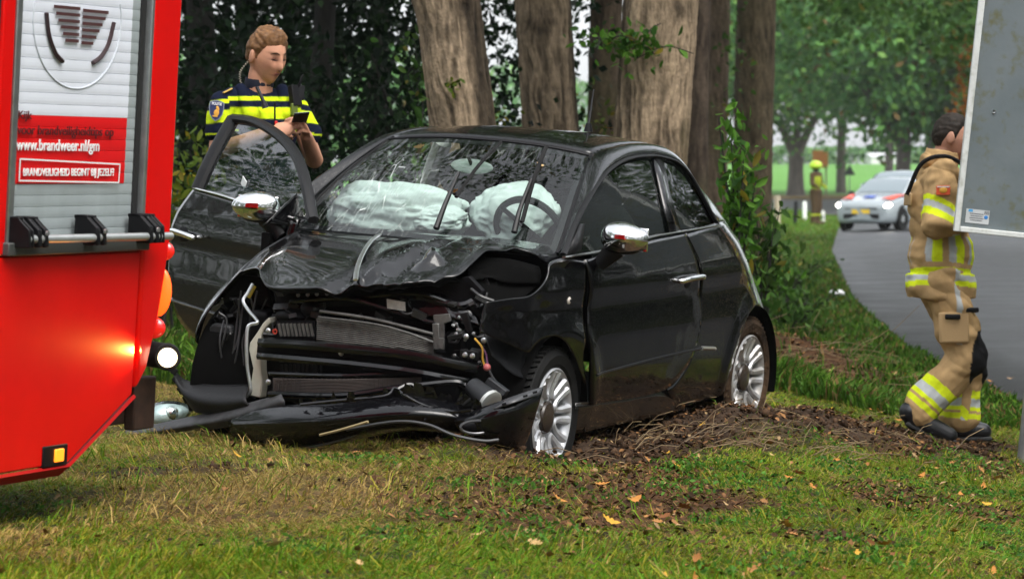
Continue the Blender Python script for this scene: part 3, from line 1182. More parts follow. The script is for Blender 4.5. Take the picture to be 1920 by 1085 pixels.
MB().box(T3(-.645, -.008, .0), (.92, .05, .042)).build('shutter_sill', mat('sill_grey', (.055, .058, .056), .5), engine, bevel=.005)
tb = cr([T3(-1.068, .026, -.062), T3(-.6, .023, -.062), T3(-.112, .020, -.062)], 8)
MB().tube(tb, .0135, 14).build('shutter_bar', mat('brushed_bar', (.50, .52, .52), .35, .6, var=.1), engine)
for s in (-1.058, -.985, -.612, -.252, -.196):
    w = .062 if s in (-.985, -.612, -.252) else .03
    b = MB()
    b.prism([T3(s - w / 2, .094, .01), T3(s - w / 2, .094, -.03), T3(s - w / 2, .055, -.075), T3(s - w / 2, .0, -.08), T3(s - w / 2, -.005, .01)], (w * .35, 0, 0))
    b.prism([T3(s + w * .15, .094, .01), T3(s + w * .15, .094, -.03), T3(s + w * .15, .055, -.075), T3(s + w * .15, .0, -.08), T3(s + w * .15, -.005, .01)], (w * .35, 0, 0))
    b.box(T3(s, .088, -.012), (w, .05, .012))
    br = b.build('bar_bracket', BLACK_PLASTIC, engine, bevel=.003)
    if w > .05:
        MB().cyl(T3(s + .012, .045, -.079), T3(s + .012, .045, -.086), .008).build('bolt', ALU, br)

# lamps
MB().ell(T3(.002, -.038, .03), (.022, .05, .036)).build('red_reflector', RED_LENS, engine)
MB().ell(T3(-.004, -.178, .03), (.020, .05, .086)).build('tail_lamp', ORANGE_LIT, engine)
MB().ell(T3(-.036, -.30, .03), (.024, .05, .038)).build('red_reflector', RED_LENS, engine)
vd = V(-.884, -.468, 0)
hc = V(*T3(-.030, -.398, -.030))
b = MB()
b.tube([T3(.02, -.392, .10), T3(.0, -.396, .03), tuple(hc - vd * .05)], [.045, .045, .044], 14)
b.cyl(hc - vd * .075, hc + vd * .010, .044, .046, 18)
lamp = b.build('marker_lamp', RUBBER, engine, bevel=.004)
MB().ell(hc + vd * .012, (.014, .033, .033), rot=Matrix.Rotation(math.atan2(vd.y, vd.x), 3, 'Z')).build('lens', LAMP_LIT, lamp)
MB().ell(hc - vd * .07 + V(.045, .01, .004), (.016, .026, .026)).build('lens', AMBER, lamp)
ld = bpy.data.lights.new('marker_lamp_glow', 'SPOT')
ld.energy, ld.color, ld.spot_size, ld.spot_blend, ld.shadow_soft_size = 3.0, (1, .36, .07), R(75), .9, .01
lo = bpy.data.objects.new('marker_lamp_glow', ld)
COL.objects.link(lo)
lo.parent = engine
lo.location = T3(-.155, -.372, -.022)
lo.rotation_euler = V(1, -.16, .02).to_track_quat('Z', 'Y').to_euler()
b = MB()
b.box(T3(-.722, -.683, .008), (.155, .03, .07))
sm = b.build('side_marker', BLACK_PLASTIC, engine, bevel=.004)
MB().box(T3(-.705, -.682, -.008), (.055, .012, .042)).build('lens', AMBER, sm, bevel=.004)
RUST = mat('rusty_steel', (.045, .022, .014), .7, .3, var=.5, vscale=14)
MB().box(T3(-.005, -.565, .08), (.15, .04, .18)).box(T3(-.12, -.60, .13), (.18, .06, .07)).build('underrun_bracket', RUST, engine, bevel=.006)
# rear axle wheel, beyond the picture's edge, that carries the body
w = MB()
w.lathe([(.28, -.14), (.48, -.15), (.5, -.10), (.5, .10), (.48, .15), (.28, .14)], T3(-2.75, -.48, .25), (0, 1, 0), 36, True)
tw = w.build('wheel', RUBBER, engine)
MB().lathe([(.0, -.03), (.12, -.05), (.27, -.12), (.29, -.14), (.29, .1)], T3(-2.75, -.48, .25), (0, 1, 0), 30).build('rim', ALU, tw)
# ================================================================== wrecked black hatchback
CAR_O = V(-.54386508, 14.04776895, .25507147)
CAR_E = Euler((-.07504915783575616, .0157, -2.0053833105414847))
CAR_R = CAR_E.to_matrix()
CAR_I = CAR_R.transposed()
car = empty('car', CAR_O, CAR_E, 'wrecked black hatchback with torn off front end and crumpled bonnet', 'car')
PAINT = paint_mat('black_wet_paint', (.0015, .0015, .002))
PAINT_DIRT = mat('muddy_black_paint', (.006, .006, .006), .25, col2=(.03, .022, .014), vscale=7, coat=.6)
TRIM = mat('satin_black_trim', (.008, .008, .009), .42, spec=.25, bump=.1, bscale=200, bdist=.001)
INNER = mat('engine_bay_black', (.004, .004, .005), .55, spec=.12, var=.5, vscale=16)
GLASS = glass_mat('car_glass', (.50, .66, .58), drops=.3)
SCREEN = glass_mat('cracked_windscreen', (.79, .89, .855), crack=1.0, drops=.18)
CABIN = mat('cabin_black', (.014, .014, .014), .7, spec=.15, var=.3)
CABIN_L = mat('cabin_lining', (.30, .31, .28), .8, var=.15)


def P(px, py, x):
    """point of the photograph on the plane x = const of the car"""
    o = CAR_I @ (V(0, 0, CAMZ) - CAR_O)
    d = CAR_I @ ray(px, py)
    return o + d * ((x - o.x) / d.x)


def Py(px, py, y):
    o = CAR_I @ (V(0, 0, CAMZ) - CAR_O)
    d = CAR_I @ ray(px, py)
    return o + d * ((y - o.y) / d.y)


def W(x, z):
    base = np.interp(z, [.15, .3, .45, .6, .75, .82, .9, 1.0, 1.1, 1.2, 1.3, 1.4, 1.46],
                     [.755, .785, .802, .81, .799, .808, .797, .765, .72, .665, .605, .54, .49])
    tap = np.interp(x, [-2.9, -2.7, -2.5, -2.3, -2.0, -1.5, -.8, -.3, 0, .3, .5, .65], [-.24, -.12, -.06, -.03, -.012, 0, 0, -.005, -.015, -.05, -.12, -.22])
    fl = 0
    for hx in (.0, -2.27):
        d = np.hypot(x - hx, z - .29)
        fl = fl + .014 * np.exp(-((d - .36) / .05) ** 2)
    w = base + tap + fl * (np.asarray(z) < .72)
    # the tail is rounded in plan, more so higher up
    x7 = np.interp(z, [.2, .45, .57, .7, .82, .94, 1.03, 1.14, 1.26, 1.33, 1.38], [-2.76, -2.73, -2.66, -2.5, -2.38, -2.22, -2.03, -1.9, -1.70, -1.55, -1.32])
    lim = .690 + (x - x7) * .39 - .40 * np.clip(x7 - .06 - x, 0, 2) ** 2
    k = .05
    h = np.clip(.5 + .5 * (lim - w) / k, 0, 1)
    return lim * (1 - h) + w * h - k * h * (1 - h)


def S(px, py):
    """point of the photograph on the left flank of the car"""
    y = .78
    for _ in range(50):
        p = Py(px, py, y)
        y = .5 * y + .5 * float(W(p.x, p.z))
    return p


def xz(px, py):
    p = S(px, py)
    return (p.x, p.z)


def coons(top, bot, lef, rig):
    """top/bot run front to rear with n samples, lef/rig run top to bottom with m samples (all 2-D)"""
    n, m = len(top), len(lef)
    u = np.linspace(0, 1, n)[None, :, None]
    v = np.linspace(0, 1, m)[:, None, None]
    A = (1 - v) * top[None] + v * bot[None]
    B = (1 - u) * lef[:, None] + u * rig[:, None]
    Cc = (1 - u) * (1 - v) * top[0] + u * (1 - v) * top[-1] + (1 - u) * v * bot[0] + u * v * bot[-1]
    return A + B - Cc


def flank(name, top, bot, lef, rig, n=40, m=24, side=1, m_=None, parent=None, off=0.0, noise=0.0, solid=.012, hinge=None):
    T, B_, L, Q = arc(top, n), arc(bot, n), arc(lef, m), arc(rig, m)
    G = coons(T, B_, L, Q)
    x, z = G[..., 0], G[..., 1]
    y = W(x, z) + off
    if noise:
        y = y + noise * (fbm(x * 7 + 3, z * 7, 91, 3) - .5) * sstep(-.1, .35, x)
    pts = np.stack([x, side * y, z], -1)
    if hinge is not None:
        pts = pts - np.array(hinge)
    return MB().grid([[tuple(q) for q in row] for row in pts]).build(name, m_ or PAINT, parent or car, angle=180, solid=solid, soff=0)


def mirror_curve(c):
    return [(x, z) for x, z in c]


# --- flank outlines, front to rear (x, z)
FENDER_TOP = [xz(1095, 487), xz(1056, 484), xz(1030, 494), xz(1022, 526), xz(994, 553), xz(950, 560), xz(912, 566)][::-1]
FENDER_BOT = [xz(901, 623), xz(945, 642), xz(988, 660), xz(1000, 646), xz(1016, 635), xz(1039, 630), xz(1059, 640), xz(1076, 666), xz(1087, 696), xz(1097, 722)]
FENDER_REAR = [xz(1095, 487), xz(1096, 540), xz(1092, 600), xz(1093, 660), xz(1097, 722)]
FENDER_FRONT = [xz(912, 566), xz(903, 595), xz(901, 623)]
flank('front_wing', FENDER_TOP, FENDER_BOT, FENDER_FRONT, FENDER_REAR, 56, 26, noise=.03, solid=.008)
DOOR_TOP = [xz(1095, 487), xz(1140, 473), xz(1220, 449), xz(1283, 438)]
DOOR_BOT = [xz(1105, 757), xz(1160, 748), xz(1215, 738), xz(1252, 725), xz(1288, 684), xz(1306, 640), xz(1313, 580)]
DOOR_FRONT = [xz(1095, 487), xz(1105, 551), xz(1106, 640), xz(1105, 757)]
DOOR_REAR = [xz(1283, 438), xz(1299, 474), xz(1310, 520), xz(1313, 580)]
door = flank('door', DOOR_TOP, DOOR_BOT, DOOR_FRONT, DOOR_REAR, 44, 26)
door['label'] = 'closed black door on the side near the camera, with small scratches'
QT = [(-1.362, 1.012), (-1.6, 1.034), (-1.85, 1.045), (-2.0, 1.035), (-2.18, 1.01), (-2.36, .975)]
ARCH_R = [(-2.27 + .352 * math.cos(R(a)), .29 + .352 * math.sin(R(a))) for a in (-8, 20, 45, 70, 95, 120, 150, 180, 188)]
QB = [(-1.20, .318), (-1.3, .27), (-1.5, .235), (-1.85, .235)] + ARCH_R + [(-2.64, .25), (-2.70, .26)]
QL = [(-1.362, 1.012), (-1.47, .85), (-1.50, .70), (-1.44, .47), (-1.30, .35), (-1.20, .318)]
QR = [(-2.36, .975), (-2.60, .75), (-2.74, .5), (-2.70, .26)]
flank('rear_wing', QT, QB, QL, QR, 90, 28)
SILL_T = [(-.22, .335), (-.7, .318), (-1.15, .31), (-1.5, .24)]
SILL_B = [(-.2, .2), (-.7, .2), (-1.2, .2), (-1.5, .2)]
flank('sill', SILL_T, SILL_B, [SILL_T[0], SILL_B[0]], [SILL_T[-1], SILL_B[-1]], 24, 6, m_=PAINT_DIRT, off=-.012)

# right-hand flank (seen through the glass and edge-on)
R_FT = [(.30, .62), (.20, .80), (.0, .90), (-.25, .955)]
R_FB = [(.40, .50), (.33, .42), (.30, .50), (.20, .60), (0, .655), (-.2, .60), (-.3, .48), (-.27, .4)]
flank('rear_wing', QT, QB, QL, QR, 60, 20, -1)
flank('sill', SILL_T, SILL_B, [SILL_T[0], SILL_B[0]], [SILL_T[-1], SILL_B[-1]], 16, 4, -1, PAINT_DIRT, off=-.012)

# --- roof line and pillars
EDGE = [(-.235, .64, .955), (-.38, .612, 1.07), (-.6, .560, 1.22), (-.84, .500, 1.352), (-1.1, .50, 1.392), (-1.4, .490, 1.400), (-1.65, .475, 1.385), (-1.85, .46, 1.345), (-2.02, .46, 1.27), (-2.17, .48, 1.16), (-2.30, .52, 1.03), (-2.36, .53, .98)]
FRAME_PX = [(1058, 477), (1082, 415), (1110, 362), (1136, 325), (1165, 303), (1195, 294), (1226, 292), (1239, 294), (1268, 303), (1294, 327), (1316, 364), (1335, 400), (1347, 421)]
FRAME = [S(*q) for q in FRAME_PX]
EA = arc(EDGE, 60)
FA = np.vstack([arc([tuple(q) for q in FRAME], 52)])
FA = arc([tuple(q) for q in FRAME] + [(x_, float(W(x_, z_)), z_) for x_, z_ in ((-2.0, 1.035), (-2.18, 1.01), (-2.36, .975))], 60)
for sd in (1, -1):
    G = []
    for a_, c_ in zip(FA, EA):
        row = []
        if sd < 0:
            a_ = c_ + (a_ - c_) * .62
        for t in np.linspace(0, 1, 7):
            p_ = a_ * (1 - t) + c_ * t
            o_ = .022 * 4 * t * (1 - t)
            row.append((p_[0], sd * (p_[1] + o_ * .7), p_[2] + o_ * .7))
        G.append(row)
    MB().grid(G).build('roof_pillar', PAINT, car, angle=180, solid=.006)

rows = []
for x in np.linspace(-.84, -1.84, 22):
    k = np.interp(x, EA[::-1, 0], EA[::-1, 1])
    zz = np.interp(x, EA[::-1, 0], EA[::-1, 2])
    cr_ = np.interp(x, [-1.9, -1.5, -1.2, -.84], [.02, .030, .036, .038])
    rows.append([(x - (.03 * (t * t) if x > -.86 else 0), t * k, zz + cr_ * (1 - abs(t) ** 2.4)) for t in np.linspace(-1, 1, 25)])
MB().grid(rows).build('roof', PAINT, car, angle=180, solid=.006)
# tailgate with its window, rear bumper
rows = []
for q in EA[EA[:, 0] < -1.82]:
    rows.append([(q[0] - .13 * (1 - t * t) * np.interp(q[0], [-2.4, -1.84], [1, .1]), t * q[1], q[2] + .02 * (1 - abs(t) ** 2.4) * np.interp(q[0], [-2.4, -1.84], [0, 1])) for t in np.linspace(-1, 1, 17)])
MB().grid(rows).build('rear_window', GLASS, car, angle=180)
rows = []
for x, z, k in ((-2.36, .975, .6), (-2.46, .9, .64), (-2.60, .75, .665), (-2.74, .5, .56), (-2.70, .26, .6)):
    rows.append([(x - .10 * (1 - t * t), t * (W(x, z)), z) for t in np.linspace(-1, 1, 17)])
MB().grid(rows).build('tailgate', PAINT, car, angle=180, solid=.01)


# --- windscreen
ECRV = cr(EDGE[:4], 400)


def screen_pt(t, v):
    e = ECRV[int(round(v * 399))]
    bul = (.16 * (1 - v) + .07 * v) * (1 - t * t)
    up = .035 * v * (1 - abs(t) ** 2.4) + .012 * (1 - v) * (1 - t * t)
    return (e[0] + bul * .75, t * e[1], e[2] + up)


nt_, nv_ = 49, 30
G = [[screen_pt(t, v) for t in np.linspace(-.985, .985, nt_)] for v in np.linspace(.012, .985, nv_)]
o = MB().grid(G).build('windscreen', SCREEN, car, angle=180)
a = o.data.attributes.new('crack', 'FLOAT', 'POINT')
vals = []
for v in np.linspace(.012, .985, nv_):
    for t in np.linspace(-.985, .985, nt_):
        vals.append(.95 * math.exp(-((t + .55) / .5) ** 2 - ((v - .35) / .5) ** 2) + .35 * math.exp(-((t - .35) / .35) ** 2 - ((v - .9) / .2) ** 2))
a.data.foreach_set('value', vals)
# black printed border and roof edge seal
b = MB()
for t0, t1 in ((-.999, -.94), (.94, .999)):
    b.grid([[tuple(V(*screen_pt(t, v)) + V(-.004, 0, -.004)) for t in np.linspace(t0, t1, 3)] for v in np.linspace(0, 1, 26)])
for v0, v1 in ((0, .075), (.955, 1)):
    b.grid([[tuple(V(*screen_pt(t, v)) + V(-.005, 0, -.005)) for t in np.linspace(-.94, .94, 31)] for v in np.linspace(v0, v1, 4)])
b.build('windscreen_border', TRIM, car, angle=180)
b = MB()
b.tube([screen_pt(t, 1.0) for t in np.linspace(-1, 1, 30)], .006, 6)
b.tube([screen_pt(1, v) for v in np.linspace(0, 1, 24)], .007, 6)
b.tube([screen_pt(-1, v) for v in np.linspace(0, 1, 24)], .007, 6)
b.build('windscreen_seal', TRIM, car)


def SP(px, py, lift=.012):
    """point of the photograph on the windscreen"""
    best = None
    for vv in np.linspace(0, 1, 200):
        q = screen_pt(0, vv)
        p_ = P(px, py, q[0])
        e = ECRV[int(round(vv * 399))]
        tt = max(-1, min(1, p_.y / e[1]))
        s = V(*screen_pt(tt, vv))
        p2 = P(px, py, s.x)
        err = (p2 - s).length
        if best is None or err < best[0]:
            best = (err, p2, s)
    return best[1] + V(.8, 0, .6) * lift


# --- side glass, frames, trim (left)
def inset(c, d):
    c = np.array(c)
    m = c.mean(0)
    out = []
    for q in c:
        v = m - q
        out.append(q + v / np.linalg.norm(v) * d)
    return out


DW = [xz(*q) for q in [(1066, 478), (1087, 418), (1115, 368), (1141, 332), (1168, 311), (1198, 303), (1224, 301), (1240, 362), (1256, 434), (1220, 444), (1130, 470)]]
QW = [xz(*q) for q in [(1243, 303), (1267, 312), (1290, 334), (1311, 370), (1328, 402), (1339, 421), (1276, 431), (1262, 370)]]


def pane(name, poly, off, m_, parent, side=1, hinge=None, fine=8):
    c = np.array(poly)
    bm = bmesh.new()
    dense = []
    for i in range(len(c)):
        p0, p1 = c[i], c[(i + 1) % len(c)]
        for t in np.linspace(0, 1, 4)[:-1]:
            dense.append(p0 * (1 - t) + p1 * t)
    mcx = np.mean(dense, 0)
    G = [[mcx * (1 - k) + q * k for q in dense + [dense[0]]] for k in (0.02, .35, .7, 1)]
    pts = [[(q[0], side * (float(W(q[0], q[1])) + off), q[1]) for q in row] for row in G]
    if hinge is not None:
        pts = [[tuple(V(*q) - V(*hinge)) for q in row] for row in pts]
    bm.free()
    b_ = MB().grid(pts)
    b_.add(pts[0][:-1], [tuple(range(len(dense)))])
    return b_.build(name, m_, parent, angle=180)


def edge_strip(name, poly, r, off, m_, parent, side=1, hinge=None, closed=False, flat=.6):
    c = arc(poly + ([poly[0]] if closed else []), 60)
    pts = [V(q[0], side * (float(W(q[0], q[1])) + off), q[1]) - (V(*hinge) if hinge is not None else V(0, 0, 0)) for q in c]
    return MB().tube(pts, r, 8, flat=flat).build(name, m_, parent)


FR2 = [xz(*q) for q in FRAME_PX]
pane('window', DW, -.014, GLASS, door)
pane('quarter_window', QW, -.012, GLASS, car)
edge_strip('window_frame', FR2[:7], .015, -.004, TRIM, door)
edge_strip('window_frame', FR2[6:], .013, -.004, TRIM, car)
BP = [[(S(*q).x, S(*q).y + .002, S(*q).z) for q in row] for row in ([(1224, 296), (1232, 330), (1243, 380), (1257, 437)], [(1240, 297), (1249, 330), (1261, 380), (1277, 433)])]
MB().grid(BP).build('centre_pillar', PAINT, car, solid=.012, soff=-1, angle=180)
# mirror sail
MB().grid([[tuple(S(1060, 479)), tuple(S(1064, 478))], [tuple(S(1078, 440)), tuple(S(1088, 470))], [tuple(S(1086, 420)), tuple(S(1095, 420))]]).build('mirror_mount', TRIM, door, solid=.01)
BELT = [xz(1056, 482), xz(1132, 469), xz(1220, 444), xz(1262, 436), xz(1347, 421)]
STRIPM = mat('dark_bright_trim', (.32, .33, .32), .16, .9, rvar=.08)
edge_strip('belt_strip', BELT[:4], .010, .003, STRIPM, door)
edge_strip('belt_strip', BELT[3:], .009, .003, STRIPM, car)
edge_strip('side_strip', [xz(1117, 703), xz(1220, 673), xz(1312, 652)], .010, .004, TRIM, door)
edge_strip('side_strip_end', [xz(1312, 652), xz(1336, 653)], .017, .004, mat('badge_silver', (.5, .5, .47), .3, .8), car)
edge_strip('sill_edge', [xz(1079, 762), xz(1150, 750), xz(1215, 739), xz(1252, 726), xz(1270, 708)], .007, -.004, PAINT, car)
hp = [S(1270, 526), S(1280, 522), S(1296, 519), S(1308, 518)]
hn = V(0, .03, 0)
b = MB()
b.tube(cr([hp[0] - hn * .3, hp[0] + hn * .8, hp[1] + hn * 1.1, hp[2] + hn * 1.1, hp[3] + hn * .9, hp[3] - hn * .3], 22), np.interp(np.linspace(0, 1, 22), [0, .2, .8, 1], [.008, .015, .016, .010]), 10, flat=.9)
b.build('handle', CHROME, door)
c_ = S(1287, 530)
MB().ell(c_ + V(0, .002, 0), (.05, .006, .025), 20, 8).build('handle_recess', INNER, door)
m_ = S(1065, 563)
MB().lathe([(0, .012), (.010, .011), (.016, .006), (.016, -.006)], m_, (0, 1, 0), 18).build('indicator_seat', mat('pale_ring', (.55, .5, .45), .4), car)
MB().lathe([(0, .014), (.006, .013), (.007, .008)], m_, (0, 1, 0), 12).build('indicator_hole', INNER, car)


def wing_mirror(c, parent, s=1, yawz=0.0, name='mirror'):
    """chrome shell, flat face to the rear; c = shell centre in the parent's space"""
    def shape(d, q):
        if d.x < 0:
            q = V(q.x * .35, q.y, q.z)
        return V(q.x, q.y, q.z * (1 - .18 * d.y * s))
    Mz = Matrix.Rotation(yawz, 3, 'Z')
    o = MB().ell((0, 0, 0), (.075, .112, .066), 28, 18, fn=shape).build(name, CHROME, parent)
    o.location = c
    o.rotation_euler = (0, 0, yawz)
    MB().box((-.03, 0, -.004), (.008, .19, .10)).build('mirror_face', mat('mirror_glass', (.7, .7, .7), .03, 1.0), o, bevel=.02)
    b = MB()
    b.tube(cr([(-.02, -.05 * s, -.045), (-.015, -.085 * s, -.085), (-.01, -.12 * s, -.125)], 8), np.linspace(.036, .022, 8), 10, flat=1.4)
    b.ell((-.01, -.02 * s, -.05), (.05, .085, .022), 16, 8)
    b.build('mirror_arm', TRIM, o)
    return o


wing_mirror(P(1172, 446, -.30), door, 1, R(-6))

# aerial
ab = P(1103, 243, -1.52)
b = MB().tube([ab + V(0, 0, -.01), ab + V(0, 0, .03)], [.022, .012], 10)
at_ = P(1113, 168, -1.62)
b.tube([ab + V(0, 0, .02), ab.lerp(at_, .5), at_], [.007, .005, .003], 8)
b.build('aerial', BLACK_PLASTIC, car)

# wipers
for base, mid, tip, arm in (((822, 436), (868, 362), (952, 292), (875, 352)), ((968, 443), (1000, 378), (1037, 300), (1010, 365))):
    pb, pm, ptp = SP(*base, .03), SP(*mid, .10), SP(*tip, .10)
    pa = SP(*arm, .11)
    b = MB()
    b.tube(cr([pb, SP((base[0] + mid[0]) / 2, (base[1] + mid[1]) / 2, .07), pa], 10), np.linspace(.014, .008, 10), 8)
    w = b.build('wiper', TRIM, car)
    q0 = SP(base[0] + (mid[0] - base[0]) * .82 + 8, base[1] + (mid[1] - base[1]) * .70 + 8, .09) if base[0] < 900 else SP(988, 434, .07)
    MB().tube(cr([q0, q0.lerp(ptp, .5) + V(.012, 0, .012), ptp], 12), .010, 6, flat=.7).build('wiper_blade', RUBBER, w)

# --- bonnet: buckled sheet through measured stations
HOOD = [
    # cowl ............... front lip, stations from the right-hand wing to the left-hand door
    [(573, 429, -.25), (535, 445, -.12), (487, 474, .06), (450, 509, .22)],
    [(588, 430, -.26), (553, 443, -.11), (510, 471, .10), (484, 503, .36)],
    [(602, 431, -.27), (566, 444, -.10), (527, 476, .16), (503, 537, .46)],
    [(640, 433, -.27), (608, 448, -.08), (572, 486, .22), (568, 540, .50)],
    [(700, 435, -.27), (675, 452, -.07), (640, 490, .24), (620, 537, .515)],
    [(733, 436, -.27), (700, 454, -.06), (676, 492, .26), (664, 533, .52)],
    [(745, 436, -.27), (716, 454, -.06), (696, 492, .255), (690, 531, .52)],
    [(760, 437, -.27), (735, 453, -.07), (716, 488, .27), (716, 529, .52)],
    [(782, 437, -.27), (765, 452, -.06), (746, 486, .225), (748, 527, .52)],
    [(805, 438, -.27), (796, 452, -.06), (786, 484, .25), (782, 527, .49)],
    [(835, 440, -.27), (832, 451, -.06), (830, 477, .19), (826, 522, .45)],
    [(862, 441, -.27), (862, 451, -.07), (860, 470, .16), (856, 512, .40)],
    [(885, 443, -.27), (888, 451, -.10), (886, 462, .10), (882, 486, .32)],
    [(908, 444, -.27), (911, 450, -.12), (912, 456, .06), (909, 463, .22)],
    [(932, 446, -.27), (936, 452, -.15), (940, 458, .0), (943, 466, .12)],
    [(958, 449, -.27), (962, 453, -.18), (964, 458, -.06), (966, 463, .03)],
    [(990, 453, -.26), (994, 459, -.18), (998, 466, -.09), (1000, 474, -.02)],
    [(1022, 460, -.25), (1024, 467, -.19), (1026, 478, -.12), (1026, 492, -.08)],
    [(1046, 474, -.25), (1047, 477, -.22), (1048, 481, -.19), (1049, 486, -.17)],
]
FOLDS = [(.02, .10, .50, -.02, .07, -.022), (-.05, .16, .47, .09, .06, .026), (-.02, .22, .40, .20, .055, -.026), (.10, .14, .30, .33, .05, .024), (-.05, .28, .34, .30, .06, .018), (-.15, .20, .05, .45, .05, .012), (.2, -.05, .50, .10, .05, -.016)]
ctrl = [[P(*q) for q in row] for row in HOOD]
NR = 64
cols = [cr([tuple(p) for p in row], NR) for row in ctrl]
G = []
n_c = len(cols)
for j in range(NR):
    line = cr([c[j] for c in cols], (n_c - 1) * 6 + 1)
    G.append([tuple(q) for q in line])
Ga = np.array(G)
hx, hy = Ga[..., 0], Ga[..., 1]
cz = sstep(-.05, .1, hy) * sstep(-.2, .05, hx)
Ga[..., 2] += .004 * cz * (vn(hy * 22, hx * 18, 9) - .5)
# sharp folds: (x, y) of both ends, half width, height
for (xa, ya, xb, yb, wd, am) in FOLDS:
    dx_, dy_ = xb - xa, yb - ya
    tt = ((hx - xa) * dx_ + (hy - ya) * dy_) / (dx_ ** 2 + dy_ ** 2)
    tc_ = np.clip(tt, 0, 1)
    ds = np.hypot(hx - xa - tc_ * dx_, hy - ya - tc_ * dy_)
    Ga[..., 2] += 1.6 * am * np.clip(1 - ds / wd, 0, 1) * (.35 + .65 * tc_)
vv_ = np.linspace(0, 1, NR)[:, None] * np.ones_like(hy)
lipz = sstep(.86, 1.0, vv_) * sstep(-.12, .05, hy) * sstep(.62, .50, hy)
Ga[..., 2] += lipz * .030 * (np.abs(2 * vn(hy * 16, hy * 0 + 2.5, 19) - 1) - .5)
Ga[..., 0] += lipz * .05 * (np.abs(2 * vn(hy * 23, hy * 0 + 7.5, 29) - 1) - .5)
G = [[tuple(q) for q in row] for row in Ga]
bonnet = MB().grid(G).build('bonnet', PAINT, car, angle=14, solid=.007, soff=-1)
bonnet['label'] = 'crumpled black bonnet folded up at its left corner'
# folded return flange under the lip
lip = [V(*q) for q in G[-1][12:66]]
MB().grid([[tuple(q + V(-.004, 0, -.006)) for q in lip], [tuple(q + V(-.05, 0, -.022)) for q in lip]]).build('bonnet_flange', INNER, car, solid=.004)
# bright centre strip
cs = [P(*q) + V(.004, 0, .012) for q in ((738, 437, -.26), (715, 444, -.16), (697, 456, -.05), (683, 476, .14), (674, 496, .29), (669, 514, .42), (667, 530, .52))]
MB().tube(cr(cs, 26), .0105, 8, flat=.5).build('bonnet_strip', mat('satin_chrome', (.85, .86, .86), .28, 1.0), car)
# right-hand front wing, edge-on
hl = [tuple(p) for p in ctrl[0]]
A_ = arc(hl, 24)
B_ = np.array([(x, -float(W(x, z)), z) for x, z in arc([(-.25, .80), (-.02, .74), (.2, .66), (.32, .56)], 24)])
C_ = np.array([(x, -float(W(x, z)), z) for x, z in arc([(-.27, .44), (-.2, .60), (0, .655), (.2, .60), (.315, .47)], 24)])
MB().grid([[tuple(a0 * (1 - t) ** 2 + (2 * t * (1 - t)) * (b0 + (b0 - .5 * (a0 + c0)) * .8) + c0 * t * t) for t in np.linspace(0, 1, 9)] for a0, b0, c0 in zip(A_, B_, C_)]).build('front_wing', PAINT, car, angle=180, solid=.006)


# --- wheels
def make_wheel(loc, side, muddy, label=None, steer=0.0):
    w = empty('wheel', loc, (0, 0, steer), parent=car)
    if label:
        w['label'] = label
    s = side
    tyre_m = mat('muddy_tyre', (.02, .014, .010), .9, spec=.1, col2=(.085, .052, .030), vscale=5, bump=.8, bscale=40, bdist=.02) if muddy else RUBBER
    b = MB()
    b.lathe([(.205, .07 * s), (.225, .088 * s), (.262, .094 * s), (.284, .082 * s), (.2915, .05 * s), (.2925, 0), (.2915, -.05 * s), (.284, -.082 * s), (.262, -.094 * s), (.205, -.08 * s)], (0, 0, 0), (0, 1, 0), 64, True)
    for k in range(56):
        a0 = 2 * math.pi * k / 56
        for yy, tw in ((.062, .35), (.022, -.35), (-.022, .35), (-.062, -.35)):
            c = V(math.cos(a0) * .2935, yy * s, math.sin(a0) * .2935)
            b.box(c, (.010, .03, .018), Matrix.Rotation(-a0, 3, 'Y') @ Matrix.Rotation(tw, 3, 'X'))
    b.build('tyre', tyre_m, w, angle=30)
    rim_m = mat('wheel_silver', (.52, .53, .55), .34, .5, var=.15, vscale=30) if not muddy else mat('wheel_silver_muddy', (.54, .55, .57), .34, .5, col2=(.36, .33, .29), vscale=12)
    b = MB()
    b.lathe([(.208, .062 * s), (.210, .082 * s), (.203, .088 * s), (.196, .082 * s), (.186, .060 * s), (.18, .0), (.186, -.07 * s)], (0, 0, 0), (0, 1, 0), 64)
    # paired petals: each pair is one U-shaped spoke closed at the hub
    n = 9
    for k in range(n):
        a0 = 2 * math.pi * k / n
        pts = []
        for rr, da, yy in ((.197, -.215, .074), (.165, -.21, .064), (.125, -.19, .055), (.098, -.10, .054), (.092, 0, .055), (.098, .10, .054), (.125, .19, .055), (.165, .21, .064), (.197, .215, .074)):
            pts.append(V(math.cos(a0 + da) * rr, yy * s, math.sin(a0 + da) * rr))
        b.tube(cr(pts, 30), np.interp(np.linspace(0, 1, 30), [0, .3, .5, .7, 1], [.020, .014, .013, .014, .020]), 7, flat=1.0)
    b.lathe([(.0, .050 * s), (.085, .052 * s), (.10, .040 * s), (.10, .0)], (0, 0, 0), (0, 1, 0), 36)
    b.build('rim', rim_m, w, angle=50)
    MB().lathe([(.0, -.005 * s), (.175, .002 * s), (.178, -.03 * s)], (0, 0, 0), (0, 1, 0), 40).build('brake_disc', INNER, w)
    MB().lathe([(0, .074 * s), (.04, .074 * s), (.062, .068 * s), (.069, .058 * s), (.069, .04 * s)], (0, 0, 0), (0, 1, 0), 32).build('hub_cap', mat('hub_black', (.015, .014, .013), .25, col2=(.05, .035, .025), vscale=14), w)
    return w


make_wheel((.02, .690, .29), 1, False, 'front wheel with pale spokes beside the torn bumper', R(2))
make_wheel((-2.262, .690, .29), 1, True, 'mud caked rear wheel')
make_wheel((.0, -.665, .29), -1, False)
make_wheel((-2.27, -.70, .29), -1, False)
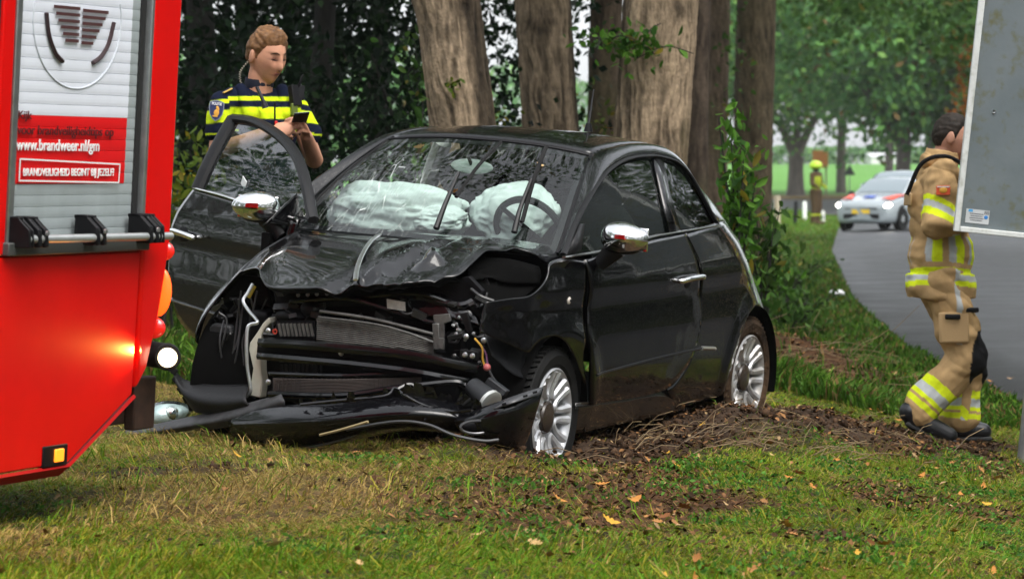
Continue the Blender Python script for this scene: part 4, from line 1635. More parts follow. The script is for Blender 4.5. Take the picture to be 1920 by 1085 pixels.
# wheel housings and underbody
HOUSING = mat('housing_felt', (.004, .004, .004), .95, spec=.02)
for x0 in (0.0, -2.27):
    for s in (1, -1):
        b = MB()
        an = [R(q) for q in range(-15, 196, 10)]
        yo = .785 if x0 < -1 else .77
        b.grid([[(x0 + .35 * math.cos(q), y * s, .29 + .35 * math.sin(q)) for q in an] for y in (.43, yo)])
        b.grid([[(x0 + k * math.cos(q), .43 * s, .29 + k * math.sin(q)) for q in an] for k in (0, .35)])
        b.build('wheel_housing', HOUSING, car)
b = MB()
b.box((-1.13, 0, .235), (1.95, 1.44, .05)).box((-2.5, 0, .40), (.25, 1.1, .25))
b.build('underbody', INNER, car)

for s in (1, -1):
    MB().box((-.24, s * .735, .60), (.13, .04, .66)).build('gap_panel', HOUSING, car)  # dark panel added behind the wing gap to stop light showing through
# --- cabin
b = MB()
b.box((-.30, 0, .60), (.04, 1.30, .66))                       # bulkhead
b.build('bulkhead', INNER, car)
b = MB()
b.grid([[(x, y * np.interp(x, [-.75, -.3], [.66, .62]), z + .02 * (1 - y * y)) for y in np.linspace(-1, 1, 13)] for x, z in ((-.26, .93), (-.42, .955), (-.55, .95), (-.62, .91), (-.64, .80), (-.60, .62))])
b.build('dashboard', CABIN, car, angle=60, solid=.01)
rows = []
for x in np.linspace(-.9, -1.9, 12):
    k = np.interp(x, EA[::-1, 0], EA[::-1, 1])
    zz = np.interp(x, EA[::-1, 0], EA[::-1, 2])
    rows.append([(x, t * k * .97, zz - .035 + .045 * (1 - abs(t) ** 2.4)) for t in np.linspace(-1, 1, 13)])
MB().grid(rows).build('headlining', CABIN_L, car, angle=180)


def seat(cy):
    s = MB()
    s.ell((-1.0, cy, .55), (.28, .25, .10), 20, 12)
    s.ell((-1.28, cy, .82), (.10, .24, .33), 20, 14, rot=(0, R(-14), 0))
    st = s.build('seat', CABIN, car)
    MB().ell((-1.36, cy, 1.20), (.06, .14, .12), 20, 12, rot=(0, R(-10), 0)).build('head_restraint', CABIN, st)
    MB().cyl((-1.34, cy - .05, 1.05), (-1.36, cy - .05, 1.15), .007).cyl((-1.34, cy + .05, 1.05), (-1.36, cy + .05, 1.15), .007).build('restraint_post', ALU, st)


seat(.35)
seat(-.35)
b = MB().ell((-2.0, 0, .58), (.25, .58, .10), 20, 12).ell((-2.2, 0, .84), (.09, .58, .28), 24, 12, rot=(0, R(-16), 0))
b.build('rear_seat', CABIN, car)
sc = P(992, 432, -.66)
ax = V(.86, 0, -.45).normalized()
b = MB()
ring = []
u_ = ax.orthogonal().normalized()
w_ = ax.cross(u_)
for a in np.linspace(0, 2 * math.pi, 40):
    ring.append(sc + (u_ * math.cos(a) + w_ * math.sin(a)) * .155)
b.tube(ring, .016, 8, caps=False)
b.cyl(sc + ax * .03, sc + ax * .3, .03)
b.bar(sc - w_ * .17, sc + w_ * .17, .03, .02)
b.build('steering_wheel', CABIN, car)
BAG = mat('airbag_cloth', (.62, .65, .64), .85, var=.06, vscale=9, bump=.25, bscale=18, bdist=.02)


def bag(cn, r, seed, rot):
    def fold(d, q):
        n1 = noise.noise(V(d.x * 1.6 + seed, d.y * 1.6, d.z * 1.6))
        n2 = abs(noise.noise(V(d.x * 3.5, d.y * 3.5 + seed, d.z * 3.5)))
        n3 = abs(noise.noise(V(d.x * 7 + 4, d.y * 7 + seed, d.z * 7)))
        return q * (1 + .24 * n1 - .20 * n2 - .02 * n3)
    return MB().ell((0, 0, 0), r, 72, 48, fn=fold), cn, rot


for cpt, r, sd, rot, lab in ((P(748, 398, -.62), (.17, .34, .135), 3.1, (0, .15, .12), 'large deflated airbag on the passenger side'), (P(965, 400, -.74), (.09, .20, .15), 8.2, (0, R(-28), 0), 'round deflated airbag over the steering wheel')):
    b, cn, rot = bag(cpt, r, sd, rot)
    o = b.build('airbag', BAG, car, angle=180)
    o.location, o.rotation_euler = cn, rot
    o['label'] = lab
# second fold of the passenger bag spilling over the dash
b, cn, rot = bag(P(822, 410, -.56), (.10, .17, .06), 5.5, (0, .3, -.3))
o = b.build('airbag', BAG, car, angle=180)
o.location, o.rotation_euler = cn, rot
mp = P(885, 312, -.80)
MB().ell(mp, (.015, .105, .034), 20, 10, rot=(0, .2, 0)).build('rear_view_mirror', mat('mirror_back', (.42, .46, .42), .4), car)
MB().cyl(mp + V(.0, 0, .0), mp + V(.06, 0, .06), .008).build('mirror_stalk', CABIN, car)
# light trim of the far rear pillars and hatch surround seen through the glass
for s in (-1,):
    MB().tube(cr([(-1.55, s * .57, 1.33), (-1.62, s * .66, 1.15), (-1.68, s * .70, 1.0)], 8), .045, 8).build('pillar_lining', CABIN_L, car)
# ================================================================== wreck: open door, bared front end
HINGE = (-.27, -.76, 0.0)
dr = empty('door', (-.24, -.62, .04), (0, 0, R(57)), parent=car)
dr.scale = (.93, 1, 1)
dr['label'] = 'open black door on the far side, swung out towards the fire engine'
D_TOP = [(-.27, .955), (-.55, .97), (-.96, 1.0), (-1.355, 1.012)]
D_BOT = [(-.30, .318), (-.7, .31), (-1.05, .318), (-1.24, .35), (-1.40, .44), (-1.47, .58), (-1.49, .72)]
D_FR = [(-.27, .955), (-.27, .7), (-.28, .5), (-.30, .318)]
D_RE = [(-1.355, 1.012), (-1.43, .92), (-1.475, .83), (-1.49, .72)]
flank('door_skin', D_TOP, D_BOT, D_FR, D_RE, 44, 26, -1, PAINT, dr, solid=.008, hinge=HINGE)
flank('door_lining', D_TOP, D_BOT, D_FR, D_RE, 20, 12, -1, CABIN, dr, off=-.09, solid=.01, hinge=HINGE)
# closed shut faces round the edge of the door
b = MB()
for cv in (D_TOP, D_BOT, D_FR, D_RE):
    c = arc(cv, 30)
    b.grid([[(q[0] - HINGE[0], -(float(W(q[0], q[1])) + o_) - HINGE[1], q[1]) for q in c] for o_ in (-.002, -.09)])
b.build('door_edge', PAINT, dr, angle=180, solid=.004)
DF = [(-.12, .965), (-.29, 1.09), (-.51, 1.205), (-.75, 1.28), (-.99, 1.325), (-1.19, 1.345), (-1.385, 1.345)]
edge_strip('window_frame', DF, .028, -.012, TRIM, dr, -1, HINGE, flat=.8)
edge_strip('window_frame', [(-1.375, 1.345), (-1.36, 1.2), (-1.335, 1.012)], .042, -.012, TRIM, dr, -1, HINGE, flat=.7)
pane('window', [(-.20, .972), (-.30, 1.08), (-.52, 1.19), (-.76, 1.265), (-.99, 1.31), (-1.19, 1.33), (-1.36, 1.33), (-1.34, 1.2), (-1.315, 1.02), (-.9, 1.0), (-.5, .98)], -.014,
     glass_mat('door_glass', (.62, .74, .70), drops=.3, ior=2.0), dr, -1, HINGE)
edge_strip('belt_strip', [(-.25, .962), (-.6, .98), (-1.0, 1.005), (-1.345, 1.018)], .011, .004, CHROME, dr, -1, HINGE)
edge_strip('side_strip', [(-.36, .452), (-.9, .47), (-1.46, .49)], .012, .004, mat('wet_trim', (.04, .04, .045), .15, coat=.5), dr, -1, HINGE)
edge_strip('shoulder_crease', [(-.32, .815), (-.9, .84), (-1.46, .855)], .006, -.002, PAINT, dr, -1, HINGE)


def dpt(x, z, off=0.0):
    return V(x, -(float(W(x, z)) + off), z) - V(*HINGE)


hp = [dpt(-1.20, .800), dpt(-1.24, .806), dpt(-1.36, .812), dpt(-1.41, .812)]
hn = V(0, -.03, 0)
MB().tube(cr([hp[0] - hn * .3, hp[0] + hn * .8, hp[1] + hn * 1.1, hp[2] + hn * 1.1, hp[3] + hn * .9, hp[3] - hn * .3], 22), np.interp(np.linspace(0, 1, 22), [0, .2, .8, 1], [.008, .016, .017, .010]), 10, flat=.9).build('handle', CHROME, dr)
MB().ell(dpt(-1.34, .805, .002), (.075, .006, .036), 20, 8).build('handle_recess', INNER, dr)
md_ = Matrix.Rotation(R(-49), 3, 'Z') @ (P(505, 384, -.95) - V(*HINGE))
wm = wing_mirror(dpt(-.40, 1.00, .14), dr, -1, R(-57 + 12), 'mirror')

# white scuffed sticker on the glass
sp_ = dpt(-.90, 1.075, -.008)
MB().box(sp_, (.05, .003, .04), (0, .5, 0)).build('window_sticker', mat('sticker', (.7, .75, .75), .5), dr, bevel=.001)


# ------------------------------------------------------------------ front end
def plate(b, pts, x, th):
    """flat bracket measured in the photograph on the plane x (or per-point x), pushed back by th"""
    q = [P(p[0], p[1], p[2] if len(p) > 2 else x) for p in pts]
    return b.prism(q, (-th, 0, 0))


def ptube(b, pts, r, n=8, k=6, x=None):
    q = [tuple(P(p[0], p[1], p[2] if len(p) > 2 else x)) for p in pts]
    return b.tube(cr(q, k * len(q)), r, n)


WETB = mat('wet_black_metal', (.004, .004, .005), .25, .1, spec=.3, var=.5, vscale=12, coat=.5, bump=.1, bscale=60)
STEEL = mat('scratched_steel', (.13, .13, .125), .5, .6, var=.4, vscale=18)
FIN = mat('radiator_fin', (.17, .165, .15), .5, .6, var=.3, vscale=30)
CREAM = mat('cream_plastic', (.56, .55, .46), .55, var=.2, vscale=6)

# crash beam: two rails with a web between
mid_u = [(484, 642, .46), (560, 646, .51), (650, 654, .53), (760, 665, .53), (860, 684, .49), (897, 692, .44)]
mid_l = [(482, 667, .46), (560, 674, .51), (650, 682, .53), (760, 695, .53), (835, 708, .49), (880, 716, .44)]


def rail(pts, hgt, dep, name, m):
    q = cr([tuple(P(*p)) for p in pts], 26)
    G = []
    for dx, dz in ((-dep, hgt), (0, hgt * .8), (.006, 0), (0, -hgt * .8), (-dep, -hgt)):
        G.append([(p[0] + dx, p[1], p[2] + dz) for p in q])
    return MB().grid(G).build(name, m, car, angle=50, solid=.004)


rail(mid_u, .020, .03, 'crash_beam', WETB)
rail(mid_l, .015, .03, 'crash_beam', WETB)
q1, q2 = cr([tuple(P(p[0], p[1], p[2] - .035)) for p in mid_u], 20), cr([tuple(P(p[0], p[1], p[2] - .035)) for p in mid_l], 20)
MB().grid([[tuple(p) for p in q1], [tuple(p) for p in q2]]).build('beam_web', INNER, car, solid=.006)
for p in ((768, 668), (872, 665), (886, 667), (640, 662)):
    MB().lathe([(0, .012), (.008, .010), (.012, .0)], P(p[0], p[1], .50), (1, 0, 0), 10).build('bolt', ALU, car)
b = MB()
plate(b, [(862, 655, .50), (896, 659, .48), (897, 676, .48), (862, 670, .50)], .5, .012)
b.build('beam_bracket', DARK_METAL, car, bevel=.002)

# condenser pack: fins are separate sheets joined into one part
b = MB()
for k in range(15):
    t = k / 14
    a0 = P(594, 598 + 52 * t, .44)
    a1 = P(700, 612 + 50 * t, .45)
    a2 = P(812, 636 + 46 * t, .42)
    b.tube(cr([a0, a1, a2], 10), .0034, 4)
cf = b.build('condenser_fins', FIN, car)
cf['kind'] = 'stuff'
b = MB()
plate(b, [(592, 596), (700, 610), (813, 634), (813, 690), (700, 668), (592, 655)], .425, .02)
b.build('condenser', mat('condenser_core', (.035, .033, .03), .6, .3), car)
b = MB()
ptube(b, [(600, 583, .45), (700, 598, .46), (812, 626, .43)], .007)
ptube(b, [(597, 594, .46), (700, 607, .47), (760, 622, .46), (812, 641, .43)], .005)
b.build('condenser_tank', STEEL, car)
b = MB()
plate(b, [(810, 606), (822, 606), (824, 655), (812, 655)], .43, .03)
b.build('condenser_side', STEEL, car, bevel=.003)
# ribbed ducts left of the condenser
for (x0, x1, y0, y1, n, dx) in ((523, 582, 606, 630, 9, 8), (528, 592, 683, 708, 9, 2)):
    b = MB()
    for k in range(n):
        xa = x0 + (x1 - x0) * k / (n - 1)
        b.bar(P(xa, y0, .46), P(xa + dx * .6, y1, .46), .012, .006, (1, 0, 0))
    r_ = b.build('duct_rib', STEEL if y0 < 650 else DARK_METAL, car)
    b = MB()
    plate(b, [(x0 - 6, y0 - 5), (x1 + 8, y0 - 5), (x1 + 8, y1 + 4), (x0 - 6, y1 + 4)], .445, .02)
    b.build('duct', INNER, car)
# lower grille tray
b = MB()
for k in range(9):
    t = k / 8
    ptube(b, [(512, 710 + 22 * t, .50), (640, 712 + 22 * t, .54), (790, 708 + 14 * t, .50)], .0032, 4)
for k in range(34):
    xa = 514 + 270 * k / 33
    b.bar(P(xa, 709, .505 + .03 * math.sin(math.pi * k / 33)), P(xa, 732, .505 + .03 * math.sin(math.pi * k / 33)), .004, .003, (1, 0, 0))
o_ = b.build('lower_grille', mat('grille_brown', (.04, .030, .026), .6, var=.4), car)
o_['kind'] = 'stuff'
b = MB()
ptube(b, [(505, 738, .53), (640, 741, .58), (740, 728, .56), (845, 716, .48), (872, 722, .45)], .014, 8)
ptube(b, [(505, 700, .49), (640, 704, .52), (760, 700, .50), (860, 708, .44)], .010, 8)
b.build('undertray', WETB, car)
# upper cross member, slam panel, bolts
b = MB()
plate(b, [(512, 541), (662, 539), (760, 531), (880, 518), (905, 545), (902, 600), (820, 600), (700, 572), (600, 577), (520, 590)], .34, .03)
b.build('slam_panel', INNER, car, bevel=.004)
b = MB()
ptube(b, [(545, 565, .40), (620, 559, .42), (662, 561, .42), (720, 578, .41), (800, 602, .39), (835, 604, .37)], .011, 8)
ptube(b, [(660, 560, .40), (740, 551, .40), (800, 553, .39), (868, 577, .34)], .010, 8)
ptube(b, [(725, 550, .37), (790, 556, .37), (862, 572, .35), (905, 552, .30)], .018, 8)
b.build('cross_member', WETB, car)
for p in ((559, 553), (577, 552), (594, 551), (613, 550)):
    MB().ell(P(p[0], p[1], .375), (.006, .0095, .0095), 12, 8).build('bolt', ALU, car)
for p in ((503, 620), (503, 716), (874, 631), (907, 638), (909, 600)):
    MB().ell(P(p[0], p[1], .44), (.008, .013, .013), 12, 8).build('bolt', ALU, car)
MB().lathe([(.006, 0), (.006, .008), (.012, .008), (.012, 0)], P(517, 621, .44), (1, 0, 0), 14, True).build('red_plug', mat('plug_red', (.45, .05, .03), .4), car)
b = MB()
plate(b, [(725, 560), (759, 566), (760, 583), (726, 578)], .43, .004)
b.build('label_plate', mat('label_grey', (.42, .43, .40), .5, var=.2, vscale=60), car)
# intake hose lump and dark engine
b = MB()
b.ell(P(552, 592, .34), (.07, .085, .035), 18, 10).ell(P(585, 580, .34), (.05, .05, .04), 16, 10)
b.build('air_hose', BLACK_PLASTIC, car)
b = MB()
b.box((.05, .0, .62), (.42, .78, .30)).box((.10, .46, .52), (.5, .10, .24)).box((.10, -.46, .52), (.5, .10, .24)).box((.26, 0, .42), (.18, 1.0, .30))
b.ell((.02, -.42, .72), (.13, .13, .12), 16, 10)
b.build('engine', INNER, car, bevel=.02)
# washer bottle
b = MB()
bot_ = [(504, 594), (507, 604), (494, 618), (489, 630), (489, 694), (492, 712), (488, 746), (466, 742), (474, 690), (466, 655), (468, 642), (482, 622), (492, 606)]
plate(b, bot_, .40, .07)
b.build('washer_bottle', CREAM, car, bevel=.006)
b = MB()
ptube(b, [(474, 532, .30), (464, 550, .32), (456, 564, .34), (466, 582, .36), (483, 603, .40), (470, 608, .41), (464, 616, .42), (462, 650, .43), (464, 690, .43), (470, 730, .43), (462, 743, .43)], .0075, 8)
b.build('metal_pipe', ALU, car)
b = MB()
ptube(b, [(478, 536, .28), (466, 558, .30)], .008, 8)
b.build('yellow_plug', mat('plug_yellow', (.5, .36, .02), .5), car)
# right-hand wheel liner and dark cavity behind the missing headlamp
b = MB()
plate(b, [(391, 612), (400, 606), (432, 610), (440, 640), (442, 712), (392, 716), (388, 660)], .26, .10)
b.build('wheel_liner', mat('liner', (.018, .019, .021), .5, spec=.35, bump=.3, bscale=120), car, bevel=.012)
b = MB()
plate(b, [(418, 560), (455, 516), (494, 520), (505, 560), (510, 640), (500, 710), (444, 712), (430, 620)], .06, .03)
b.build('inner_wing', INNER, car)
rnd = random.Random(5)
CABLE = mat('cable_sheath', (.03, .03, .032), .35, spec=.5)
wires = [[(482, 545), (470, 600), (455, 640), (458, 690), (450, 716)], [(500, 560), (488, 585), (478, 600)], [(410, 585), (425, 600), (418, 640), (405, 680)], [(452, 545), (446, 590), (440, 640), (432, 690), (424, 714)], [(459, 548), (452, 600), (446, 650), (436, 700), (430, 716)], [(447, 560), (450, 610), (440, 655), (420, 676), (424, 640), (432, 625)],
         [(440, 655), (428, 664), (424, 690), (430, 700)], [(446, 680), (456, 700), (450, 722), (446, 732)], [(420, 600), (412, 640), (418, 690), (416, 712)], [(470, 560), (476, 590), (470, 610)]]
b = MB()
for wpts in wires:
    ptube(b, [(p[0], p[1], .30 + rnd.uniform(-.02, .03)) for p in wpts], .0045, 6)
b.build('cable', CABLE, car)
MB().ell(P(432, 690, .30), (.02, .018, .014), 12, 8).build('green_plug', mat('plug_green', (.02, .30, .12), .4), car)
b = MB()
for k in range(9):
    p_ = P(rnd.uniform(400, 445), rnd.uniform(560, 600), .18 + .05 * rnd.random())
    b.box(p_, (rnd.uniform(.02, .05), rnd.uniform(.015, .04), rnd.uniform(.01, .04)), (rnd.random(), rnd.random(), rnd.random()))
b.build('broken_bracket', DARK_METAL, car, bevel=.003)

# torn left corner: mangled sheets, latch, plugs, wiring
b = MB()


def sheet(pts, rows_, nm, m):
    G_ = [[tuple(P(*q)) for q in row] for row in pts]
    G2 = [cr(row, 14) for row in G_]
    G3 = [[tuple(q) for q in cr([r_[j] for r_ in G2], rows_)] for j in range(14)]
    A = np.array(G3)
    A[..., 0] += .02 * (np.abs(vn(A[..., 1] * 28, A[..., 2] * 28, 4) - .5))
    return MB().grid([[tuple(q) for q in r_] for r_ in A]).build(nm, m, car, angle=30, solid=.003)


sheet([[(868, 540, .28), (905, 505, .20), (950, 500, .12), (1015, 505, .0)], [(880, 575, .34), (920, 545, .25), (960, 540, .15), (1012, 530, .03)], [(905, 600, .38), (925, 575, .30), (950, 565, .22), (985, 556, .14)]], 12, 'torn_inner_wing', HOUSING)
sheet([[(872, 478, .20), (915, 482, .14), (960, 486, .08), (1012, 500, .0)], [(876, 500, .26), (910, 512, .20), (955, 500, .14), (1014, 516, .03)], [(878, 528, .30), (918, 520, .24), (950, 530, .18), (1014, 532, .05)]], 14, 'torn_inner_wing', HOUSING)
sheet([[(760, 560, .33), (820, 545, .33), (880, 560, .31)], [(770, 578, .37), (830, 572, .36), (900, 590, .33)], [(790, 592, .38), (850, 598, .37), (905, 612, .34)]], 10, 'torn_inner_wing', WETB)
sheet([[(905, 618, .40), (935, 628, .36), (985, 660, .24)], [(915, 645, .42), (945, 668, .36), (985, 700, .25)], [(925, 668, .42), (960, 700, .36), (992, 712, .26)]], 10, 'bumper_mount', BLACK_PLASTIC)
b = MB()
plate(b, [(812, 590), (842, 588), (845, 602), (832, 606), (832, 632), (822, 640), (818, 606), (813, 603)], .42, .012)
plate(b, [(820, 633), (832, 634), (831, 655), (818, 652)], .43, .014)
b.build('bonnet_latch', STEEL, car, bevel=.002)
b = MB()
plate(b, [(895, 540), (912, 520), (917, 535), (912, 552), (900, 560)], .24, .012)
b.build('bent_bracket', DARK_METAL, car, bevel=.002)
b = MB()
plate(b, [(862, 588), (876, 585), (885, 620), (876, 626)], .40, .012)
b.build('bent_bracket', DARK_METAL, car, bevel=.002)
b = MB()
ptube(b, [(904, 565, .30), (914, 585, .32), (908, 612, .36), (900, 618, .38)], .0035, 6)
ptube(b, [(842, 640, .40), (858, 640, .40), (860, 618, .38), (850, 600, .36)], .006, 6)
ptube(b, [(908, 672, .41), (920, 700, .42), (930, 716, .42)], .005, 6)
b.build('cable', CABLE, car)
b = MB()
ptube(b, [(890, 634, .40), (904, 652, .41), (905, 672, .42), (908, 684, .42)], .0045, 6)
b.build('yellow_wire', mat('wire_yellow', (.6, .33, .03), .5), car)
b = MB()
ptube(b, [(896, 640, .40), (910, 660, .41), (914, 680, .42), (918, 690, .42)], .004, 6)
b.build('purple_wire', mat('wire_purple', (.20, .07, .16), .5), car)
MB().ell(P(913, 688, .42), (.016, .016, .016), 14, 10).build('red_plug', mat('plug_pink', (.55, .14, .14), .4), car)
MB().ell(P(922, 721, .42), (.02, .02, .014), 12, 8).build('green_plug', mat('plug_green2', (.02, .32, .10), .4), car)
# fog lamp hanging by its wire
f0, f1 = P(885, 722, .46), P(918, 752, .50)
b = MB()
b.cyl(f0, f1, .036, .050, 18).bar(P(915, 712, .45), P(950, 738, .45), .035, .03)
fl = b.build('fog_lamp', mat('lamp_body', (.022, .024, .027), .45, spec=.3, var=.3), car, bevel=.004)
dd = (f1 - f0).normalized()
MB().lathe([(.052, -.004), (.052, .012), (.040, .016), (0, .010)], f1, dd, 20).build('lens', mat('lamp_ring', (.5, .52, .5), .2, .4, coat=1), fl)

rnd = random.Random(77)
b = MB()
for k in range(46):
    px, py = rnd.choice([(rnd.uniform(510, 900), rnd.uniform(548, 600)), (rnd.uniform(850, 930), rnd.uniform(560, 690)), (rnd.uniform(500, 600), rnd.uniform(575, 640))])
    q_ = P(px, py, rnd.uniform(.30, .40))
    if k % 3 == 0:
        e_ = q_ + V(rnd.uniform(-.06, .03), rnd.uniform(-.12, .12), rnd.uniform(-.04, .04))
        b.tube(cr([q_, (q_ + e_) / 2 + V(.02, 0, rnd.uniform(-.04, .03)), e_], 8), rnd.uniform(.003, .009), 6)
    else:
        b.box(q_, (rnd.uniform(.015, .05), rnd.uniform(.015, .07), rnd.uniform(.006, .03)), (rnd.uniform(-.6, .6), rnd.uniform(-.6, .6), rnd.uniform(-.6, .6)))
o_ = b.build('engine_clutter', mat('clutter', (.012, .012, .013), .35, .3, spec=.4, col2=(.05, .05, .05), vscale=11), car, bevel=.002)
o_['kind'] = 'stuff'
b = MB()
for k in range(16):
    q_ = P(rnd.uniform(850, 925), rnd.uniform(590, 700), rnd.uniform(.36, .42))
    b.lathe([(0, .008), (.005, .007), (.008, 0)], q_, (1, rnd.uniform(-.3, .3), rnd.uniform(-.3, .3)), 8)
o_ = b.build('engine_bolts', ALU, car)
o_['kind'] = 'stuff'
# red glints of broken tail reflector caught under the fold
# ================================================================== bumper cover torn off and lying in front
bmp = empty('bumper', at(640, 850, 13.5), label='torn off black bumper cover lying on the grass against the wrecked front end', cat='bumper')
BM_I = bmp.location
SHINY = paint_mat('bumper_black', (.003, .003, .004), rough=.2, drops=.2, wave=.12, coat=.8)


def bl(px, py, d):
    return at(px, py, d) - BM_I


def strip(rows_, nm, m, n=40, solid=.006, k=6, parent=None, angle=180):
    G_ = [cr([tuple(bl(*q)) for q in row], n) for row in rows_]
    G2 = [[tuple(q) for q in cr([g[j] for g in G_], (len(rows_) - 1) * k + 1)] for j in range(n)]
    return MB().grid(G2).build(nm, m, parent or bmp, angle=angle, solid=solid, soff=-1)


# long arm reaching left to the headlamp, then the main shell, then the right-hand corner
strip([[(236, 806, 14.35), (330, 786, 14.1), (430, 764, 13.85), (527, 738, 13.62)], [(229, 818, 14.30), (330, 801, 14.02), (430, 782, 13.77), (532, 752, 13.56)], [(229, 822, 14.33), (332, 810, 14.05), (432, 800, 13.8), (534, 776, 13.6)]],
      'bumper_arm', mat('scuffed_plastic', (.018, .018, .019), .5, spec=.25, col2=(.05, .05, .053), vscale=22, bump=.2, bscale=150, bdist=.002))
strip([[(425, 778, 13.80), (520, 760, 13.58), (620, 757, 13.42), (735, 742, 13.32), (800, 742, 13.30), (860, 752, 13.32)],
       [(430, 800, 13.76), (520, 790, 13.50), (620, 785, 13.33), (735, 775, 13.22), (800, 775, 13.20), (868, 782, 13.22)],
       [(440, 822, 13.80), (520, 826, 13.55), (620, 812, 13.38), (735, 800, 13.28), (800, 800, 13.26), (880, 806, 13.28)],
       [(462, 832, 13.86), (540, 843, 13.62), (630, 832, 13.48), (735, 810, 13.40), (800, 808, 13.38), (880, 818, 13.38)]], 'bumper_shell', SHINY)
strip([[(845, 776, 13.28), (880, 771, 13.18), (920, 757, 13.10), (965, 744, 13.10), (1019, 728, 13.24)],
       [(850, 790, 13.22), (885, 788, 13.12), (930, 778, 13.06), (975, 768, 13.08), (1012, 752, 13.2)],
       [(868, 812, 13.24), (895, 822, 13.14), (930, 826, 13.10), (962, 822, 13.12), (998, 800, 13.22)],
       [(900, 825, 13.30), (920, 842, 13.22), (945, 856, 13.20), (962, 858, 13.22), (982, 842, 13.28)]], 'bumper_corner', SHINY)
# bumper top edge flange with clip slots
strip([[(925, 757, 13.12), (965, 741, 13.10), (1019, 724, 13.24)], [(925, 766, 13.07), (968, 752, 13.05), (1014, 738, 13.2)]], 'bumper_flange', mat('flange_grey', (.05, .052, .056), .4), 16, .005, 2)
for q in ((945, 757), (985, 742), (1003, 735)):
    MB().box(bl(q[0], q[1], 13.045), (.018, .012, .008), (0, R(-15), 0)).build('clip_slot', INNER, bmp)
# fog-lamp opening ring in the corner
oc = bl(893, 800, 13.10)
ring = [oc + V(.062 * math.cos(a), -.01 + .02 * math.cos(a), .026 * math.sin(a)) for a in np.linspace(0, 2 * math.pi, 30)]
MB().tube(ring, .006, 6, caps=False).build('fog_lamp_surround', mat('surround', (.10, .10, .105), .2, .6), bmp)
MB().ell(oc + V(0, .02, 0), (.058, .012, .022), 20, 8).build('fog_lamp_hole', INNER, bmp)
# splitter lips: pale scraped edges
b = MB()
b.tube(cr([bl(462, 835, 13.84), bl(540, 844, 13.6), bl(630, 826, 13.45), bl(680, 808, 13.36)], 20), .006, 6)
b.build('scraped_lip', mat('scraped_edge', (.16, .165, .165), .45, .2), bmp)
b = MB()
b.tube(cr([bl(650, 805, 13.28), bl(740, 790, 13.16), bl(800, 795, 13.12), bl(850, 815, 13.08), bl(905, 826, 13.06), bl(935, 824, 13.06)], 24), .007, 6)
b.build('splitter', mat('scraped_edge2', (.03, .032, .034), .4), bmp)
b = MB()
b.tube(cr([bl(563, 758, 13.38), bl(640, 750, 13.34), bl(722, 742, 13.3), bl(740, 728, 13.32), bl(760, 742, 13.28), bl(800, 762, 13.24), bl(850, 772, 13.22), bl(885, 768, 13.14)], 40), .007, 6)
b.tube(cr([bl(735, 735, 13.33), bl(768, 720, 13.36), bl(790, 735, 13.34), bl(842, 768, 13.3)], 20), .008, 6)
b.tube(cr([bl(768, 742, 13.3), bl(790, 765, 13.25), bl(798, 788, 13.2)], 12), .006, 6)
b.build('torn_edge', WETB, bmp)
b = MB()
b.tube(cr([bl(600, 815, 13.34), bl(640, 805, 13.27), bl(690, 790, 13.2)], 10), .006, 6)
b.build('grass_streak', mat('dry_scrape', (.30, .24, .12), .7), bmp)
rnd = random.Random(31)
edge = cr([bl(540, 756, 13.5), bl(640, 750, 13.34), bl(735, 738, 13.30), bl(800, 740, 13.27), bl(860, 752, 13.28), bl(905, 764, 13.10)], 60)
for k in range(15):
    q = V(*edge[int(3 + k * 3.8)])
    w_, h_ = rnd.uniform(.02, .06), rnd.uniform(.015, .05)
    a_ = rnd.uniform(-.5, .5)
    poly = [q + V(-w_ / 2, 0, -.01), q + V(w_ / 2, 0, -.012), q + V(w_ * .3 + a_ * .02, -.01, h_ * rnd.uniform(.4, 1)), q + V(-w_ * .2 + a_ * .03, -.015, h_)]
    MB().prism(poly, (0, .004, 0)).build('torn_tab', WETB if k % 3 else SHINY, bmp)
# curved inner panel with tabs, upright at the left
strip([[(322, 690, 14.15), (345, 712, 14.1), (390, 722, 14.0), (468, 722, 13.85)], [(330, 715, 14.05), (352, 742, 13.98), (400, 752, 13.88), (462, 748, 13.75)], [(352, 752, 14.1), (372, 772, 14.0), (420, 772, 13.86), (470, 762, 13.74)]],
      'inner_panel', mat('liner2', (.010, .010, .011), .45, spec=.25, bump=.2, bscale=100), 24)
b = MB()
for k, q in enumerate(((322, 694), (328, 712), (337, 730), (347, 748), (356, 762))):
    b.box(bl(q[0] + 3, q[1], 14.08), (.035, .02, .028), (0, R(40 + 8 * k), 0))
b.build('panel_tab', BLACK_PLASTIC, bmp, bevel=.003)

# ================================================================== loose headlamp on the grass
hlp = at(318, 776, 14.75)
hl_ = empty('headlamp', (hlp.x, hlp.y, hlp.z - .045), (0, R(-12), R(20)), 'loose clear headlamp lying on the grass beside the fire engine', 'headlamp')


def hshape(d, q):
    return V(q.x, q.y, q.z * (1 - .25 * d.x))


MB().ell((0, 0, .045), (.112, .09, .062), 32, 18, fn=hshape).build('lens', glass_mat('lamp_lens', (.85, .93, .92), drops=.3, ior=1.6), hl_)
MB().ell((0, .015, .04), (.100, .075, .052), 28, 16, fn=hshape).build('reflector', mat('reflector', (.80, .84, .84), .35, .35, col2=(.45, .52, .53), vscale=16, bump=.4, bscale=30, bdist=.02), hl_)
MB().ell((.01, -.03, .05), (.035, .04, .035), 20, 12).build('bulb_shield', CHROME, hl_)
MB().box((0, .07, .035), (.15, .05, .08)).build('housing', BLACK_PLASTIC, hl_, bevel=.015)
